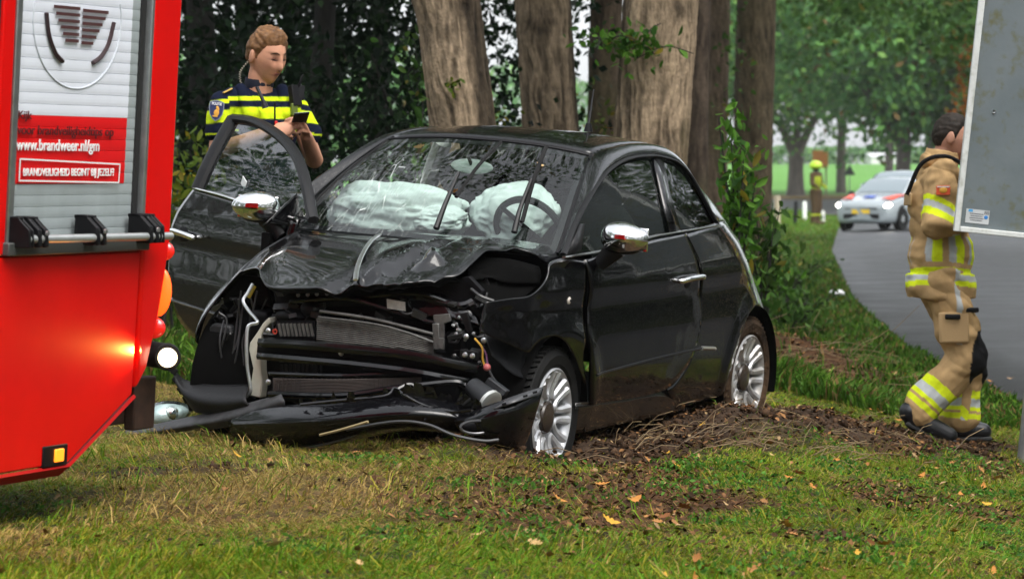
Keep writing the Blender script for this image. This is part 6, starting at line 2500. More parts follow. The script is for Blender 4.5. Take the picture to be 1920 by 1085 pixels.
# ================================================================== sign panel, posts, vehicles down the road
SIGN_B = mat('sign_back', (.11, .135, .145), .5, .1, col2=(.15, .175, .185), vscale=2.2, bump=.08, bscale=30)
def algae(m, amount=.5):
    """green growth creeping in from noise patches"""
    nt = m.node_tree
    N, Lk = nt.nodes, nt.links
    b = N['Principled BSDF']
    tc = N['Texture Coordinate']
    n1 = N.new('ShaderNodeTexNoise')
    n1.inputs['Scale'].default_value = 2.6
    n1.inputs['Detail'].default_value = 8
    n1.inputs['Roughness'].default_value = .75
    n2 = N.new('ShaderNodeTexNoise')
    n2.inputs['Scale'].default_value = 24
    n2.inputs['Detail'].default_value = 4
    mp = N.new('ShaderNodeMapping')
    mp.inputs['Scale'].default_value = (1.6, 1, .6)
    Lk.new(tc.outputs['Object'], mp.inputs[0])
    Lk.new(mp.outputs[0], n1.inputs['Vector'])
    Lk.new(tc.outputs['Object'], n2.inputs['Vector'])
    ad = N.new('ShaderNodeMath')
    ad.operation = 'ADD'
    Lk.new(n1.outputs['Fac'], ad.inputs[0])
    Lk.new(n2.outputs['Fac'], ad.inputs[1])
    rp = N.new('ShaderNodeMapRange')
    rp.inputs['From Min'].default_value = 1.02
    rp.inputs['From Max'].default_value = 1.32
    rp.inputs['To Max'].default_value = amount
    Lk.new(ad.outputs[0], rp.inputs['Value'])
    mx = N.new('ShaderNodeMix')
    mx.data_type = 'RGBA'
    Lk.new(rp.outputs[0], mx.inputs[0])
    old = b.inputs['Base Color'].links
    if old:
        Lk.new(old[0].from_socket, mx.inputs[6])
    else:
        mx.inputs[6].default_value = b.inputs['Base Color'].default_value
    mx.inputs[7].default_value = (.10, .095, .02, 1)
    Lk.new(mx.outputs[2], b.inputs['Base Color'])
    return m


algae(SIGN_B, .75)
RIM = algae(mat('sign_rim', (.58, .60, .58), .5, var=.12, vscale=12), .5)
sc0 = at(1787, 433, 16.7)
sw, sh = .98, 1.42
rot_s = Euler((0, R(6.0), R(-3)))
Ms = rot_s.to_matrix()
base = sc0 + Ms @ V(sw / 2, 0, -sc0.z / math.cos(R(6)))
sign = empty('traffic_sign', base, rot_s, 'back of a large grey traffic sign with a pale rim and algae stains', 'sign')
oz = sc0.z / math.cos(R(6))
MB().box((0, .02, oz + sh / 2), (sw - .03, .003, sh - .03)).build('panel', SIGN_B, sign)
for nm, c, s in (('rim', (-sw / 2 + .016, .005, oz + sh / 2), (.032, .045, sh)), ('rim', (sw / 2 - .016, .005, oz + sh / 2), (.032, .045, sh)), ('rim', (0, .006, oz + .014), (sw - .066, .045, .028)), ('rim', (0, .006, oz + sh - .014), (sw - .066, .045, .028))):
    MB().box(c, s).build(nm, RIM, sign, bevel=.004)
st = MB().box((-sw / 2 + .115, .016, oz + .085), (.118, .002, .070)).build('maker_label', mat('label_silver', (.52, .54, .55), .4, .2), sign)
b = MB()
for k in range(4):
    b.box((-sw / 2 + .11, .0145, oz + .098 - k * .011), (.07 - .01 * (k % 2), .001, .003))
for k in range(5):
    b.box((-sw / 2 + .150 + k * .005, .0145, oz + .108), (.0025, .001, .018))
b.build('label_print', mat('label_ink', (.05, .05, .06), .5), st, smooth=False)
MB().ell((-sw / 2 + .158, .0145, oz + .085), (.010, .001, .010), 16, 6).build('label_emblem', mat('label_blue', (.02, .18, .5), .5), st)
MB().box((-sw / 2 + .078, .0145, oz + .112), (.022, .001, .012)).build('label_emblem', mat('label_sky', (.05, .3, .6), .5), st)
for q in ((.09, .30), (.16, .52), (-.30, .62)):
    MB().lathe([(0, -.006), (.007, -.004), (.009, .004)], (q[0] - .05, .014, oz + q[1]), (0, -1, 0), 10).build('rivet', ALU, sign)
b = MB()
b.cyl((0, .07, -.2), (0, .07, oz + sh - .05), .038, n=18)
b.build('post', mat('galvanised', (.30, .31, .31), .4, .7, var=.15), sign)
b = MB()
for q in (.25, 1.1):
    b.box((0, .05, oz + q), (.14, .05, .04))
b.build('clamp', ALU, sign, bevel=.004)


def post(name, label, px, d, h, w, m, cap=None, cat='post'):
    p = at(px, 325, d)
    g = float(ground_z(p.x, d, False))
    t = empty(name, (p.x, d, g), (R(random.Random(px).uniform(-2, 2)), R(random.Random(px + 1).uniform(-3, 3)), 0), label, cat)
    MB().tube([(0, 0, -.2), (0, 0, h - .04), (0, 0, h)], [w / 2, w / 2, w * .38], 14).build('shaft', m, t)
    if cap:
        MB().cyl((0, 0, h - .26), (0, 0, h - .14), w / 2 + .006, n=14).build('band', cap, t)
    return t


post('wooden_post', 'short weathered wooden post at the end of the verge, left of the distant firefighter', 1458, 88, .80, .17, mat('weathered_wood', (.33, .28, .20), .8, var=.3, vscale=9, bump=.4, bscale=30, stretch=(1, 1, .2)))
post('roadside_post', 'thin black roadside post between the wooden post and the distant firefighter', 1491, 92, .66, .12, BLACK_PLASTIC)
post('marker_post', 'white marker post just left of the distant firefighter', 1509, 100, .58, .13, mat('post_white', (.75, .76, .74), .5, var=.1))
post('marker_post', 'small pale post just right of the distant firefighter with a round reflector', 1544, 100, .35, .10, mat('post_pale', (.6, .6, .56), .5, var=.1), CHROME)
ob = at(1538, 325, 199)
t = empty('notice_board', (ob.x, 199, float(ground_z(ob.x, 199, False))), (0, 0, .05), 'orange board on posts behind the distant firefighter', 'board')
MB().box((0, 0, 2.25), (.92, .05, 1.05)).build('board', mat('board_orange', (.55, .22, .04), .6, var=.15), t, bevel=.01)
for s in (-1, 1):
    MB().cyl((s * .36, .05, -.2), (s * .36, .05, 2.7), .05).build('leg', mat('board_leg', (.2, .15, .1), .7), t)
tb_ = at(1593, 325, 198)
t = empty('warning_sign', (tb_.x, 198, float(ground_z(tb_.x, 198, False))), (0, 0, 0), 'dark triangular back of a warning sign at the field edge', 'sign')
MB().prism([(-.36, 0, 1.3), (.36, 0, 1.3), (0, 0, 1.95)], (0, .03, 0)).build('plate', mat('sign_dark', (.05, .055, .055), .6), t, bevel=.02)
MB().cyl((0, .06, -.2), (0, .06, 1.9), .035).build('post', GREY_PAINT, t)
fs = at(1655, 325, 455)
t = empty('farm_shed', (fs.x, 455, float(ground_z(fs.x, 455, False))), (0, 0, .2), 'low pale farm shed far across the green field', 'shed')
MB().box((0, 0, .5), (4.2, 3, 1.0)).build('wall', mat('shed_wall', (.6, .6, .58), .8), t)
MB().prism([(-2.3, -1.6, 1.003), (2.3, -1.6, 1.003), (2.3, 1.6, 1.003), (-2.3, 1.6, 1.003)], (0, 0, .06)).prism([(-2.3, -1.6, 1.06), (-2.3, 1.6, 1.06), (-2.3, 0, 1.6)], (4.6, 0, 0)).build('roof', mat('shed_roof', (.5, .5, .52), .7), t)

HEAD_LIT = mat('headlight_lit', (1, 1, .95), .3, emit=(1, .97, .85), estr=12)
TINT = glass_mat('windscreen_tint', (.35, .42, .45), drops=0)


def hatchback(label, loc, yaw, paint, police=False, scale=1.0, lit=True):
    """small five-door car, x forward"""
    t = empty('parked_car' if not police else 'police_car', loc, (0, 0, yaw), label, 'car')
    t.scale = (scale,) * 3
    # lower body: stations front to rear (x, half width, z under, z shoulder)
    stn = [(2.12, .62, .32, .60), (2.06, .74, .24, .70), (1.85, .84, .20, .80), (1.3, .885, .20, .90), (.7, .89, .20, .97), (0, .895, .20, .98), (-.9, .895, .20, 1.0), (-1.6, .875, .22, 1.0), (-1.95, .82, .28, .96), (-2.1, .70, .36, .85)]
    Q = cr(stn, 44)
    G = []
    for x, w, zl, zh in Q:
        zc = zh + .04
        pr = [(-.0, zl), (.8 * w, zl), (.97 * w, zl + .10), (w, (zl + zh) * .5), (.985 * w, zh - .08), (.93 * w, zh), (.6 * w, zc), (0, zc + .015)]
        pr = [tuple(p) for p in cr(pr, 22)]
        G.append([(x + (.10 * (1 - (y / w) ** 2) if x > 1.9 else 0), y, z) for y, z in [(-y, z) for y, z in pr[::-1]] + pr[1:]])
    G[0] = [(p[0], p[1], p[2]) for p in G[0]]
    MB().grid(G).add(G[0], [tuple(range(len(G[0])))]).add(G[-1], [tuple(range(len(G[0])))]).build('body', paint, t, angle=50)
    # cabin
    cab = [(.98, .74, .98, .985), (.55, .70, .98, 1.24), (.10, .62, .98, 1.425), (-.5, .60, .98, 1.46), (-1.1, .60, .98, 1.44), (-1.6, .61, .98, 1.34), (-1.95, .66, .98, 1.02)]
    Q = cr(cab, 40)
    G = []
    for x, w, zl, zh in Q:
        k = (zh - zl)
        bw = .80
        G.append([(x, y, z) for y, z in ((-bw, zl), (-bw + (bw - w) * .5, zl + k * .5), (-w, zl + k * .90), (-w * .8, zl + k * .99), (0, zh + .02), (w * .8, zl + k * .99), (w, zl + k * .90), (bw - (bw - w) * .5, zl + k * .5), (bw, zl))])
    MB().grid(G).build('roof', paint, t, angle=60)
    # glass set proud of the pillars
    def cabpt(x, s, k):
        x_, w, zl, zh = [np.interp(x, Q[::-1, 0], Q[::-1, i]) for i in range(4)]
        return V(x, s, zl + (zh - zl) * k)
    xs_ = np.linspace(.90, .18, 8)
    MB().grid([[(float(x) + .012, y * np.interp(x, Q[::-1, 0], Q[::-1, 1]) * .93, np.interp(x, Q[::-1, 0], Q[::-1, 3]) + .02 * (1 - y * y) + .012) for y in np.linspace(-1, 1, 9)] for x in xs_]).build('windscreen', TINT_D, t)
    for s in (-1, 1):
        MB().grid([[(x, s * (.80 - (.80 - w_) * .5 * kk / .5 * .5 + .006), .98 + kk * (zh - .98)) for kk in (.06, .45, .86)] for x, w_, zh in [(float(x), float(np.interp(x, Q[::-1, 0], Q[::-1, 1])), float(np.interp(x, Q[::-1, 0], Q[::-1, 3]))) for x in np.linspace(.42, -1.55, 12)]]).build('side_window', TINT_D, t)
    for x in (1.32, -1.30):
        for s in (-1, 1):
            w = MB()
            w.lathe([(.20, .10), (.31, .10), (.325, .06), (.325, -.06), (.31, -.10), (.20, -.10)], (x, s * .80, .325), (0, 1, 0), 28, True)
            wo_ = w.build('wheel', RUBBER, t)
            MB().lathe([(0, .085 * s), (.06, .09 * s), (.20, .075 * s), (.21, .095 * s), (.21, 0)], (x, s * .80, .325), (0, 1, 0), 24).build('rim', ALU, wo_)
            MB().lathe([(.0, 0), (.37, 0), (.37, .012), (0, .012)], (x, s * .874, .34), (0, s, 0), 28).build('wheel_arch', INNER, t)
    for s in (-1, 1):
        MB().ell((1.93, s * .60, .70), (.17, .23, .075), 18, 10, rot=(0, R(20), R(-24) * s)).build('headlight', HEAD_LIT if lit else GREY_PAINT, t)
        MB().ell((.62, s * .98, 1.02), (.07, .10, .065), 14, 10).build('mirror', paint if not police else BLACK_PLASTIC, t)
    b = MB()
    b.box((2.165, 0, .40), (.03, 1.05, .13)).box((2.17, 0, .62), (.02, .95, .03))
    b.build('grille', BLACK_PLASTIC, t, bevel=.01)
    MB().box((2.20, 0, .53), (.012, .52, .11)).build('number_plate', mat('plate_yellow', (.72, .48, .02), .5), t)
    if police:
        orange, blue = mat('stripe_orange', (.75, .06, .015), .35), mat('stripe_blue', (.02, .07, .38), .35)
        def hood(x, y):
            return V(x, y, float(np.interp(x, [.7, 1.3, 1.85, 2.06], [1.028, .958, .858, .758])) + .012)
        for s in (-1, 1):
            MB().grid([[hood(x, s * y) + V(0, 0, .01 if y < .7 else -.02) for y in (.42 + .1 * k, .60 + .1 * k, .76)] for k, x in enumerate((1.80, 1.55, 1.2, .9))]).build('bonnet_stripe', orange, t, solid=.004)
            for k in range(5):
                MB().prism([(1.0 - k * .42, s * .903, .62), (.84 - k * .42, s * .903, .62), (.66 - k * .42, s * .905, .86), (.82 - k * .42, s * .905, .86)], (0, s * .006, 0)).build('side_stripe', orange if k % 2 == 0 else blue, t)
        MB().grid([[hood(x, y) + V(0, 0, .018) for y in (-.16, 0, .16)] for x in (1.72, 1.55, 1.40)]).build('bonnet_emblem', blue, t, solid=.004)
    return t


TINT_D = mat('tinted_glass', (.16, .20, .22), .08, coat=.6)
POLICE_W = mat('police_white', (.27, .31, .33), .25, coat=.8)
pc_ = at(1674, 325, 86)
hatchback('pale grey police car with orange stripes and lit headlights on the road', (pc_.x, pc_.y, .035), R(-90 - 30), POLICE_W, True, .93)
p2_ = at(1690, 325, 103)
hatchback('pale silver car standing just behind the police car', (p2_.x, p2_.y, .03), R(-90 - 20), mat('silver_paint', (.45, .50, .52), .3, .4, coat=.8), False, 1.06, False)
# ================================================================== wood across the road and behind the photographer (mirrored in the wet paint)
def screen_tree(x, y, h, kind, sc_, seed):
    t = empty('roadside_tree', (x, y, 0), label='tall tree on the other side of the road, outside the picture', cat='tree', group='trees opposite the wreck, reflected in its paint')
    MB().tube([(0, 0, -.3), (0, 0, h * .5), (.2, 0, h)], [.35, .28, .18], 14).build('trunk', BARK_PLAIN, t)
    crown(kind, t, (0, 0, h), seed, sc_)
    crown(kind, t, (.6, .4, h * .45), seed + 1, sc_ * .8)
    return t


for i, (x, y, h) in enumerate([(12.5, 9, 7), (13.5, 17, 7.5), (14.5, 25, 7), (15.5, 33, 7.5), (11.5, 1, 7), (9, -7, 7.5), (2, -10, 7), (-5, -9, 8), (-12, -5, 7.5), (-16, 4, 7.5), (17, 42, 7.5), (-16, 14, 7), (-15, 24, 7)]):
    screen_tree(x, y, h, 'near_right', 1.0, i * 1.37)

for i in range(13):  # unseen hedge added to keep the bright horizon out of the paint
    y = 10 + i * 3.4
    t = empty('bush', (float(xr(y)) + 9.5 + (i % 3) * .7, y, .1), label='unseen dark bush added across the road to darken the paint reflections', cat='bush', group='unseen hedge added opposite the wreck for its reflection')
    crown('dark' if i % 2 else 'dark_b', t, (0, 0, 1.5), i * 1.9, 1.05)
    crown('dark_b' if i % 2 else 'dark', t, (1.2, 0, 4.4), i * 2.3, 1.35)
    MB().tube([(0, 0, -.1), (.1, 0, 1.6)], [.06, .03], 8).build('stem', BARK_DARK, t)

# ================================================================== grass, litter, leaves
GRASS = leaf_mat('grass_blade', 'col', .3, .5)
LITTER = mat('dead_leaf', rough=.8, spec=.08, attr='col', var=.25, vscale=60)


def patch_colour(x, y, rng):
    n = len(x)
    dry = dry_mask(x, y)
    mul = mulch_mask(x, y)
    r = rng.random(n)
    green = np.array([.12, .22, .010])[None] * rng.uniform(.55, 1.5, (n, 1))
    lush = sstep(.42, .66, fbm(x * .9 + 4, y * .9, 61, 3))[:, None]
    green = green * (1 - .5 * lush) + .5 * lush * np.array([.085, .23, .012]) * rng.uniform(.6, 1.4, (n, 1))
    yel = np.array([.25, .235, .02])[None] * rng.uniform(.6, 1.4, (n, 1))
    tan = np.array([.39, .275, .095])[None] * rng.uniform(.5, 1.35, (n, 1))
    brn = np.array([.12, .07, .03])[None] * rng.uniform(.5, 1.4, (n, 1))
    near = sstep(10.6, 9.4, y)
    p_t = np.clip(.16 + .66 * dry - .1 * near, 0, .88)
    p_y = np.clip(.34 + .2 * dry, 0, 1)
    c = np.where((r < p_t)[:, None], tan, np.where((r < p_t + p_y * (1 - p_t))[:, None], yel, green))
    return np.where((rng.random(n) < .25 * mul + .12 * dry)[:, None], brn, c)


def grass_field(name, n, xlo, xhi, ylo, yhi, hgt, wid, seed, dens, lean=.75, colour=patch_colour, label=None, hvar=None):
    rng = np.random.default_rng(seed)
    y = ylo + (yhi - ylo) * rng.random(n * 2) ** (1.25 if yhi < 30 else 1.6)
    k = (y - ylo) / (yhi - ylo)
    fx = .158 * y
    x = rng.uniform(np.maximum(xlo, -fx - 1.2), np.minimum(xhi, fx + 1.2))
    # tufts: pull roots towards clump centres
    cx, cy = np.round(x / .055) * .055, np.round(y / .055) * .055
    x = x + (cx + .05 * (_h(cx * 1000 // 1, cy * 1000 // 1, 3) - .5) - x) * .45
    y = y + (cy + .05 * (_h(cx * 1000 // 1, cy * 1000 // 1, 7) - .5) - y) * .45
    keep = rng.random(len(x)) < dens(x, y)
    x, y = x[keep][:n], y[keep][:n]
    n = len(x)
    z = ground_z(x, y)
    tuft = fbm(x * 3.1, y * 3.1, 77, 3)
    h = hgt * rng.uniform(.45, 1.35, n) * (.55 + .9 * tuft)
    if hvar is not None:
        h = h * hvar(x, y)
    az = rng.uniform(0, 2 * np.pi, n) * .65 + 2 * np.pi * fbm(x * 2, y * 2, 78, 2)
    ln = lean * rng.uniform(.3, 1.6, n) * h
    dx, dy = np.cos(az), np.sin(az)
    w = wid * rng.uniform(.6, 1.3, n) * .5
    fa = rng.uniform(-1.2, 1.2, n)                 # blade faces mostly the open side
    sx, sy = np.cos(fa) * w, np.sin(fa) * w
    B = np.stack([x, y, z - .01], 1)
    S_ = np.stack([sx, sy, np.zeros(n)], 1)
    D = np.stack([dx * ln, dy * ln, h], 1)
    mid = B + np.stack([dx * ln * .35, dy * ln * .35, h * .62], 1)
    tip = B + D - np.stack([0 * h, 0 * h, .25 * ln], 1)
    v = np.stack([B - S_, B + S_, mid + S_ * .8, mid - S_ * .8, tip], 1).reshape(-1, 3)
    i = np.arange(n)[:, None] * 5
    f = np.concatenate([i + np.array([[0, 1, 2]]), i + np.array([[0, 2, 3]]), i + np.array([[3, 2, 4]])])
    c = np.repeat(colour(x, y, rng), 5, 0)
    o = raw_mesh(name, v, f, GRASS, None, False, c)
    return tag(o, label, 'grass', kind='stuff')


def lawn_density(x, y):
    mud = mud_mask(x, y)
    mul = mulch_mask(x, y)
    road = (xr(y) - x) < .03
    bald = sstep(.60, .74, fbm(x * 2.6, y * 2.6, 88, 3)) * (1 - .8 * dry_mask(x, y))
    d = (1 - .97 * mud) * (1 - .78 * mul) * (1 - .75 * bald)
    return np.where(road, 0, d)


def lawn_height(x, y):
    g = 1 - .1 * dry_mask(x, y)
    edge = sstep(1.6, .2, xr(y) - x)
    return g * (1 + .5 * edge)


grass_field('grass', 330000, -6, 3.4, 8.7, 19.5, .036, .0036, 201, lawn_density, 2.0, label='short matted green and dry grass of the verge', hvar=lawn_height)
grass_field('grass', 17000, -6, 3.3, 8.7, 19, .085, .0045, 202, lambda x, y: lawn_density(x, y) * sstep(.5, .68, fbm(x * 1.6, y * 1.6, 90, 2)), 1.3, label='longer grass tufts on the verge')


grass_field('grass', 45000, -6, 3.3, 4.5, 8.75, .05, .006, 206, lawn_density, 1.6, label='short grass nearest the photographer', hvar=lawn_height)


def weed_colour(x, y, rng):
    n = len(x)
    r = rng.random(n)
    g = np.array([.045, .11, .012])[None] * rng.uniform(.5, 1.6, (n, 1))
    b_ = np.array([.20, .13, .05])[None] * rng.uniform(.5, 1.3, (n, 1))
    l_ = np.array([.10, .20, .02])[None] * rng.uniform(.6, 1.4, (n, 1))
    lit = sstep(70, 85, y)
    return np.where((r < .16)[:, None], b_, np.where((r < .35 + .5 * lit)[:, None], l_, g))


def far_verge(x, y):
    t = xr(y) - x
    return np.where(t < .02, 0, sstep(6, 3.5, t) * (y < 118)) * (1 - .9 * mulch_mask(x, y))


grass_field('verge_grass', 70000, 1.0, 13, 19.0, 116, .13, .016, 203, far_verge, .6, weed_colour, 'taller grass and weeds along the road edge', hvar=lambda x, y: .55 + .9 * sstep(.6, 2.2, xr(y) - x))
grass_field('verge_grass', 26000, -7, 1.2, 17.5, 40, .16, .014, 204, lambda x, y: .8 * np.ones(len(x)), .8, weed_colour, 'shaded grass and weeds under the wood')


def thatch_colour(x, y, rng):
    n = len(x)
    pal = np.array([(.30, .20, .07), (.16, .09, .035), (.09, .05, .022), (.22, .17, .04), (.38, .29, .13)])
    return pal[rng.choice(5, n, p=[.3, .25, .2, .15, .1])] * rng.uniform(.6, 1.3, (n, 1))


grass_field('thatch', 120000, -6, 3.3, 8.7, 18.5, .010, .0034, 205, lambda x, y: (1 - .8 * mud_mask(x, y)) * ((xr(y) - x) > .15) * np.clip(.35 + .6 * dry_mask(x, y) + .5 * mulch_mask(x, y), 0, 1), 4.5, thatch_colour, 'dead blades and chaff lying between the grass')


# leafy weeds round the feet of the right-hand trunks
WEEDS = 'leafy weeds along the verge behind the car'
for i, (x, y, h, r, pal, lab) in enumerate([(2.3, 27.5, .55, .35, MID, 'low leafy weed clump on the verge behind the car, nearest'), (2.75, 31, .7, .45, MID, 'broad leafy weed clump below the rightmost dark trunk'),
                                          (3.0, 36, .8, .5, MID, 'tall weed clump before the foot of the rightmost dark trunk'), (2.2, 30, .9, .4, BRIGHT, 'bright green weed clump left of the rightmost dark trunk'), (3.5, 41, .7, .5, MID, 'weed clump nearest the wooden post')]):
    shrub('weed_clump', lab, 'weeds', on_ground(x, y), h * .6, r, 190, .085, pal, 300 + i, 10, WEEDS)


# mud clods
def clods(n, seed):
    rng = np.random.default_rng(seed)
    x = rng.uniform(-1.6, 2.6, n * 4)
    y = rng.uniform(12.2, 17.6, n * 4)
    k = (rng.random(n * 4) < mud_mask(x, y) ** 2 * .9)
    x, y = x[k][:n], y[k][:n]
    n = len(x)
    bm = bmesh.new()
    bmesh.ops.create_icosphere(bm, subdivisions=1, radius=1)
    bv = np.array([v.co[:] for v in bm.verts])
    bf = np.array([[v.index for v in f.verts] for f in bm.faces])
    bm.free()
    r = .004 + .016 * rng.random(n) ** 3.5
    J = 1 + .28 * rng.normal(size=(n, len(bv), 1))
    vv = bv[None] * J * (r[:, None, None] * rng.uniform(.6, 1.3, (n, 1, 3)))
    vv = vv + np.stack([x, y, ground_z(x, y) + r * .4], 1)[:, None]
    f = (bf[None] + (np.arange(n) * len(bv))[:, None, None]).reshape(-1, 3)
    c = np.array([.052, .031, .019]) * rng.uniform(.5, 1.6, (n, 1))
    o = raw_mesh('mud_clods', vv.reshape(-1, 3), f, mat('mud', rough=.9, spec=.06, attr='col', var=.3, vscale=50, bump=.5, bscale=150, bdist=.004), None, True, np.repeat(c, len(bv), 0))
    return tag(o, 'churned clods of dark soil round the sunken wheels', 'soil', kind='stuff')


clods(6500, 210)

# small dead leaves and crumbs too many to count
def leaf_outline(seed, lobes=4):
    rnd = random.Random(seed)
    up = [(0, 0)]
    for k in range(lobes):
        t = (k + .35) / (lobes + .3)
        wmax = .34 * math.sin(math.pi * min(1, t * 1.05) ** .8) + .05
        up.append((t, wmax * rnd.uniform(.85, 1.1)))
        t2 = (k + .85) / (lobes + .3)
        up.append((t2, wmax * .45))
    up.append((1, 0))
    return up + [(x, -w * rnd.uniform(.85, 1.1)) for x, w in up[-2:0:-1]]


def curl_leaf(seed, size=1.0):
    """oak leaf: lobed, folded along the midrib and curled"""
    o = leaf_outline(seed)
    rnd = random.Random(seed + 50)
    cu, fo = rnd.uniform(.2, .9), rnd.uniform(.1, .6)
    def P_(x, w):
        return ((x - .5) * size, w * size, (cu * (x - .5) ** 2 * .8 + fo * abs(w) * .7) * size)
    n = len(o)
    mid = [P_(x, 0) for x in np.linspace(0, 1, (n + 2) // 2)]
    vs = [P_(x, w) for x, w in o]
    half = n // 2
    fs = []
    base = len(vs)
    vs += mid[1:-1]
    m = lambda i: 0 if i == 0 else (half if i >= len(mid) - 1 else base + i - 1)
    for i in range(half):
        a, b_ = i, i + 1
        fs.append((a, b_, m(b_), m(a)) if m(a) != a and m(b_) != b_ else ((a, b_, m(b_)) if m(a) == a else (a, b_, m(a))))
        a2, b2 = (n - i) % n, n - i - 1
        fs.append((b2, a2, m(i), m(i + 1)) if m(i) != a2 and m(i + 1) != b2 else ((b2, a2, m(i + 1)) if m(i) == a2 else (b2, a2, m(i))))
    return vs, [f for f in fs if len(set(f)) == len(f)]


LEAF_COLS = [(.50, .22, .055), (.42, .20, .07), (.55, .36, .16), (.30, .13, .04), (.60, .34, .05), (.22, .09, .035), (.50, .32, .18)]
LEAF_MATS = [mat('fallen_leaf_tone', tuple(.82 * k for k in c), .7, spec=.1, var=.3, vscale=40, bump=.3, bscale=120, bdist=.003) for c in LEAF_COLS]
leaf_meshes = []
for s_ in range(6):
    vs, fs = curl_leaf(s_)
    for mi, mm in enumerate(LEAF_MATS):
        if (s_ + mi) % 2 == 0:
            me = bpy.data.meshes.new('fallen_leaf')
            me.from_pydata(vs, [], fs)
            me.materials.append(mm)
            me.polygons.foreach_set('use_smooth', [True] * len(me.polygons))
            leaf_meshes.append((me, mi))


def litter(n, seed):
    rng = np.random.default_rng(seed)
    x = rng.uniform(-3, 3.6, n * 6)
    y = rng.uniform(9, 26, n * 6)
    mm_ = np.maximum(mud_mask(x, y) * .75, mulch_mask(x, y))
    k = rng.random(n * 6) < np.clip(.02 + .09 * sstep(-1, .3, x) + .9 * mm_ * sstep(-1.0, .4, x), 0, 1)
    x, y = x[k][:n], y[k][:n]
    n = len(x)
    L = rng.uniform(.010, .034, n)
    az, tl, ro = rng.uniform(0, 6.28, n), rng.normal(0, .5, n), rng.normal(0, .5, n)
    o = np.array([(-.5, 0, .05), (-.15, .3, .12), (.25, .22, .1), (.5, 0, .02), (.2, -.26, .13), (-.2, -.28, .1)])
    p = o[None] * L[:, None, None]
    ca, sa = np.cos(az)[:, None], np.sin(az)[:, None]
    X = p[..., 0] * ca - p[..., 1] * sa
    Y = p[..., 0] * sa + p[..., 1] * ca
    Z = p[..., 2] + p[..., 0] * np.sin(tl)[:, None] + p[..., 1] * np.sin(ro)[:, None]
    v = np.stack([X + x[:, None], Y + y[:, None], Z + (ground_z(x, y) + .004 + .016 * rng.random(n))[:, None]], -1).reshape(-1, 3)
    i = np.arange(n)[:, None] * 6
    f = np.concatenate([i + np.array([[0, 1, 2, 3]]), i + np.array([[0, 3, 4, 5]])])
    pal = np.array([(.045, .026, .014), (.08, .042, .02), (.12, .06, .026), (.22, .11, .045), (.03, .019, .012), (.3, .2, .1)])
    c = pal[rng.choice(6, n, p=[.28, .26, .2, .1, .12, .04])] * rng.uniform(.6, 1.4, (n, 1))
    return tag(raw_mesh('leaf_litter', v, f, LITTER, None, False, np.repeat(c, 6, 0)), 'small brown dead leaves and crumbs trodden into the soil', 'leaf litter', kind='stuff')


litter(26000, 220)


def stalks(n, seed):
    rng = np.random.default_rng(seed)
    b = MB()
    k = 0
    while k < n:
        if k % 5 == 0:
            x, y = rng.normal(1.9, .35), rng.normal(22.8, .8)
        elif k % 5 in (1, 2):
            x, y = rng.normal(.95, .32), rng.normal(14.35, .22)
        else:
            x, y = rng.uniform(.0, 2.2), rng.uniform(13.2, 16.9)
            if mud_mask(np.array(x), np.array(y)) < rng.random():
                continue
        L = rng.uniform(.2, .6) if k % 5 == 0 else rng.uniform(.05, .24)
        a = rng.normal(0.25, .55)
        z0 = float(ground_z(x, y)) + .02
        x1, y1 = x + math.cos(a) * L, y + math.sin(a) * L * .8
        z1 = float(ground_z(x1, y1)) + .015 + abs(rng.normal(0, .05 if k % 5 else .2))
        b.tube([(x, y, z0), ((x + x1) / 2, (y + y1) / 2, (z0 + z1) / 2 + .02), (x1, y1, z1)], rng.uniform(.001, .0022), 4)
        k += 1
    return tag(b.build('dry_stalks', mat('straw', (.26, .18, .08), .7, col2=(.09, .055, .03), vscale=9), smooth=False), 'dry stalks and twigs lying in the churned soil', 'stalks', kind='stuff')


stalks(220, 230)


def lawn_weeds(n, seed):
    def smp(r, k):
        cx, cy = r.uniform(-1.6, 2.6, 160), r.uniform(9.6, 16.5, 160)
        ok = (mud_mask(cx, cy) < .3) & (dry_mask(cx, cy) < .35)
        cx, cy = cx[ok], cy[ok]
        j = r.integers(0, len(cx), k)
        x, y = cx[j] + r.normal(size=k) * .075, cy[j] + r.normal(size=k) * .075
        return np.stack([x, y, ground_z(x, y) + .012 + .03 * r.random(k)], 1)
    v, f, c = leaf_cloud(n, smp, .019, [(.06, .17, .02, 4), (.09, .22, .03, 3), (.04, .11, .015, 2)], seed, .1, .5, True)
    return tag(raw_mesh('lawn_weeds', v, f, LEAF, None, False, c), 'low broad leaved weeds in green patches on the verge', 'weeds', kind='stuff')


lawn_weeds(5200, 236)

# the larger fallen leaves, one object each
LG = 'larger fallen oak leaves scattered over the verge'
TONES = ['orange', 'rust brown', 'pale tan', 'dark brown', 'golden yellow', 'dark red brown', 'buff']
fixed = [(440, 848, 4), (418, 851, 2), (1005, 1016, 2), (515, 1020, 2), (893, 1000, 2), (790, 996, 4), (85, 0, 0), (1130, 905, 0), (1190, 932, 0), (1145, 975, 4), (1740, 865, 2), (1846, 943, 4), (1672, 970, 2), (1620, 705, 4),
         (1590, 700, 0), (1555, 770, 4), (1560, 690, 2), (1655, 1018, 4), (1725, 915, 3), (1865, 878, 2), (1676, 1040, 5), (12, 897, 4), (1410, 1068, 1), (1048, 935, 0), (1526, 912, 0), (1790, 995, 0)]
rng = np.random.default_rng(240)
spots = []
for px, py, tn in fixed:
    if px < 90 and py < 10:
        continue
    r = ray(px, py)
    z = .33
    for _ in range(12):
        d = (z - CAMZ) / r.z
        q = V(0, 0, CAMZ) + r * d
        z = float(ground_z(q.x, q.y)) + .03
    spots.append((q.x, q.y, tn, rng.uniform(.052, .072)))
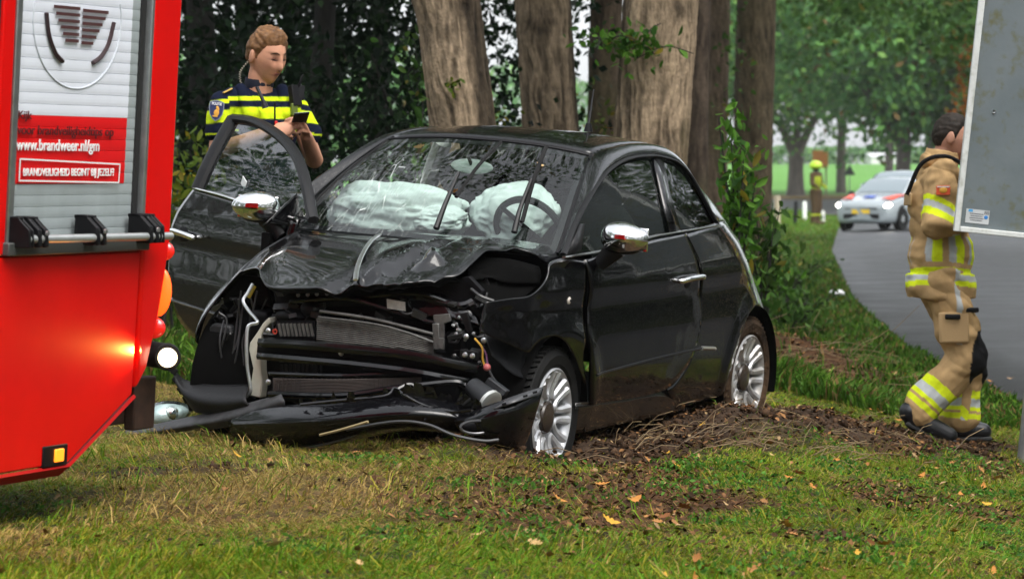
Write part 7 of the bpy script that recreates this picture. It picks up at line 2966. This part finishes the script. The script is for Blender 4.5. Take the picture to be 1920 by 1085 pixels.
while len(spots) < 250:
    y = 9.2 + 15 * rng.random() ** 1.3
    x = rng.uniform(-.16 * y - .2, min(.16 * y + .2, float(xr(y)) + 1.2))
    if rng.random() > (.12 + .88 * float(sstep(-.5, .8, x))):
        continue
    if float(dry_mask(np.array(x), np.array(y))) > .5 and rng.random() < .6:
        continue
    spots.append((x, y, int(rng.choice(7, p=[.2, .22, .13, .18, .1, .1, .07])), rng.uniform(.028, .060)))
for x, y, tn, sz in spots:
    pool = [m_ for m_, mi in leaf_meshes if mi == tn]
    o = bpy.data.objects.new('fallen_leaf', pool[int(rng.integers(len(pool)))])
    COL.objects.link(o)
    on_road = x > float(xr(y))
    o.location = (x, y, (.04 if on_road else float(ground_z(x, y)) + .028))
    o.rotation_euler = (rng.normal(0, .35), rng.normal(0, .35), rng.uniform(0, 6.28))
    o.scale = (sz,) * 3
    tag(o, '%s fallen oak leaf lying on the %s' % (TONES[tn], 'wet road' if on_road else 'verge'), 'leaf', LG)

# leaves that settled on the car
for px, py, tn, fn in ((787, 278, 2, 'windscreen'), (850, 362, 0, 'windscreen'), (1014, 312, 2, 'windscreen')):
    q = CAR_O + CAR_R @ SP(px, py, .01)
    o = bpy.data.objects.new('fallen_leaf', [m_ for m_, mi in leaf_meshes if mi == tn][0])
    COL.objects.link(o)
    o.location = q
    o.rotation_euler = (R(35), R(10), px * .1)
    o.scale = (.05,) * 3
    tag(o, {787: 'pale tan leaf stuck near the top of the windscreen', 850: 'orange leaf stuck mid windscreen above the airbag', 1014: 'small pale leaf between the wiper blades on the windscreen'}[px], 'leaf')
q = CAR_O + CAR_R @ (ab + V(-.05, .08, .012))
o = bpy.data.objects.new('fallen_leaf', leaf_meshes[0][0])
COL.objects.link(o)
o.location, o.scale = q, (.055,) * 3
tag(o, 'orange leaf lying on the car roof beside the aerial', 'leaf')
pl = at(1569, 553, 0)
r = ray(1569, 553)
q = V(0, 0, CAMZ) + r * ((.05 - CAMZ) / r.z)
bb = MB()
bb.ell((0, 0, .03), (.09, .07, .04), 14, 10, fn=lambda d, q_: q_ * (1 + .5 * noise.noise(d * 3)))
cup = bb.build('litter_scrap', mat('scrap_white', (.75, .76, .78), .6))
cup.location = (q.x, q.y, float(ground_z(q.x, q.y)) + .02)
tag(cup, 'small white scrap of litter in the grass at the road edge', 'litter')

# ------------------------------------------------------------------ moist autumn air
hz = bpy.data.materials.new('haze_air')
hz.use_nodes = True
hn_, hl2 = hz.node_tree.nodes, hz.node_tree.links
hn_.remove(hn_['Principled BSDF'])
pv = hn_.new('ShaderNodeVolumePrincipled')
pv.inputs['Color'].default_value = (.92, .96, .95, 1)
pv.inputs['Density'].default_value = HAZE
pv.inputs['Anisotropy'].default_value = 0.0
hl2.new(pv.outputs[0], hn_['Material Output'].inputs['Volume'])
hb = MB().box((0, 240, 9.0), (960, 660, 24)).build('haze', hz, smooth=False)
tag(hb, kind='stuff')
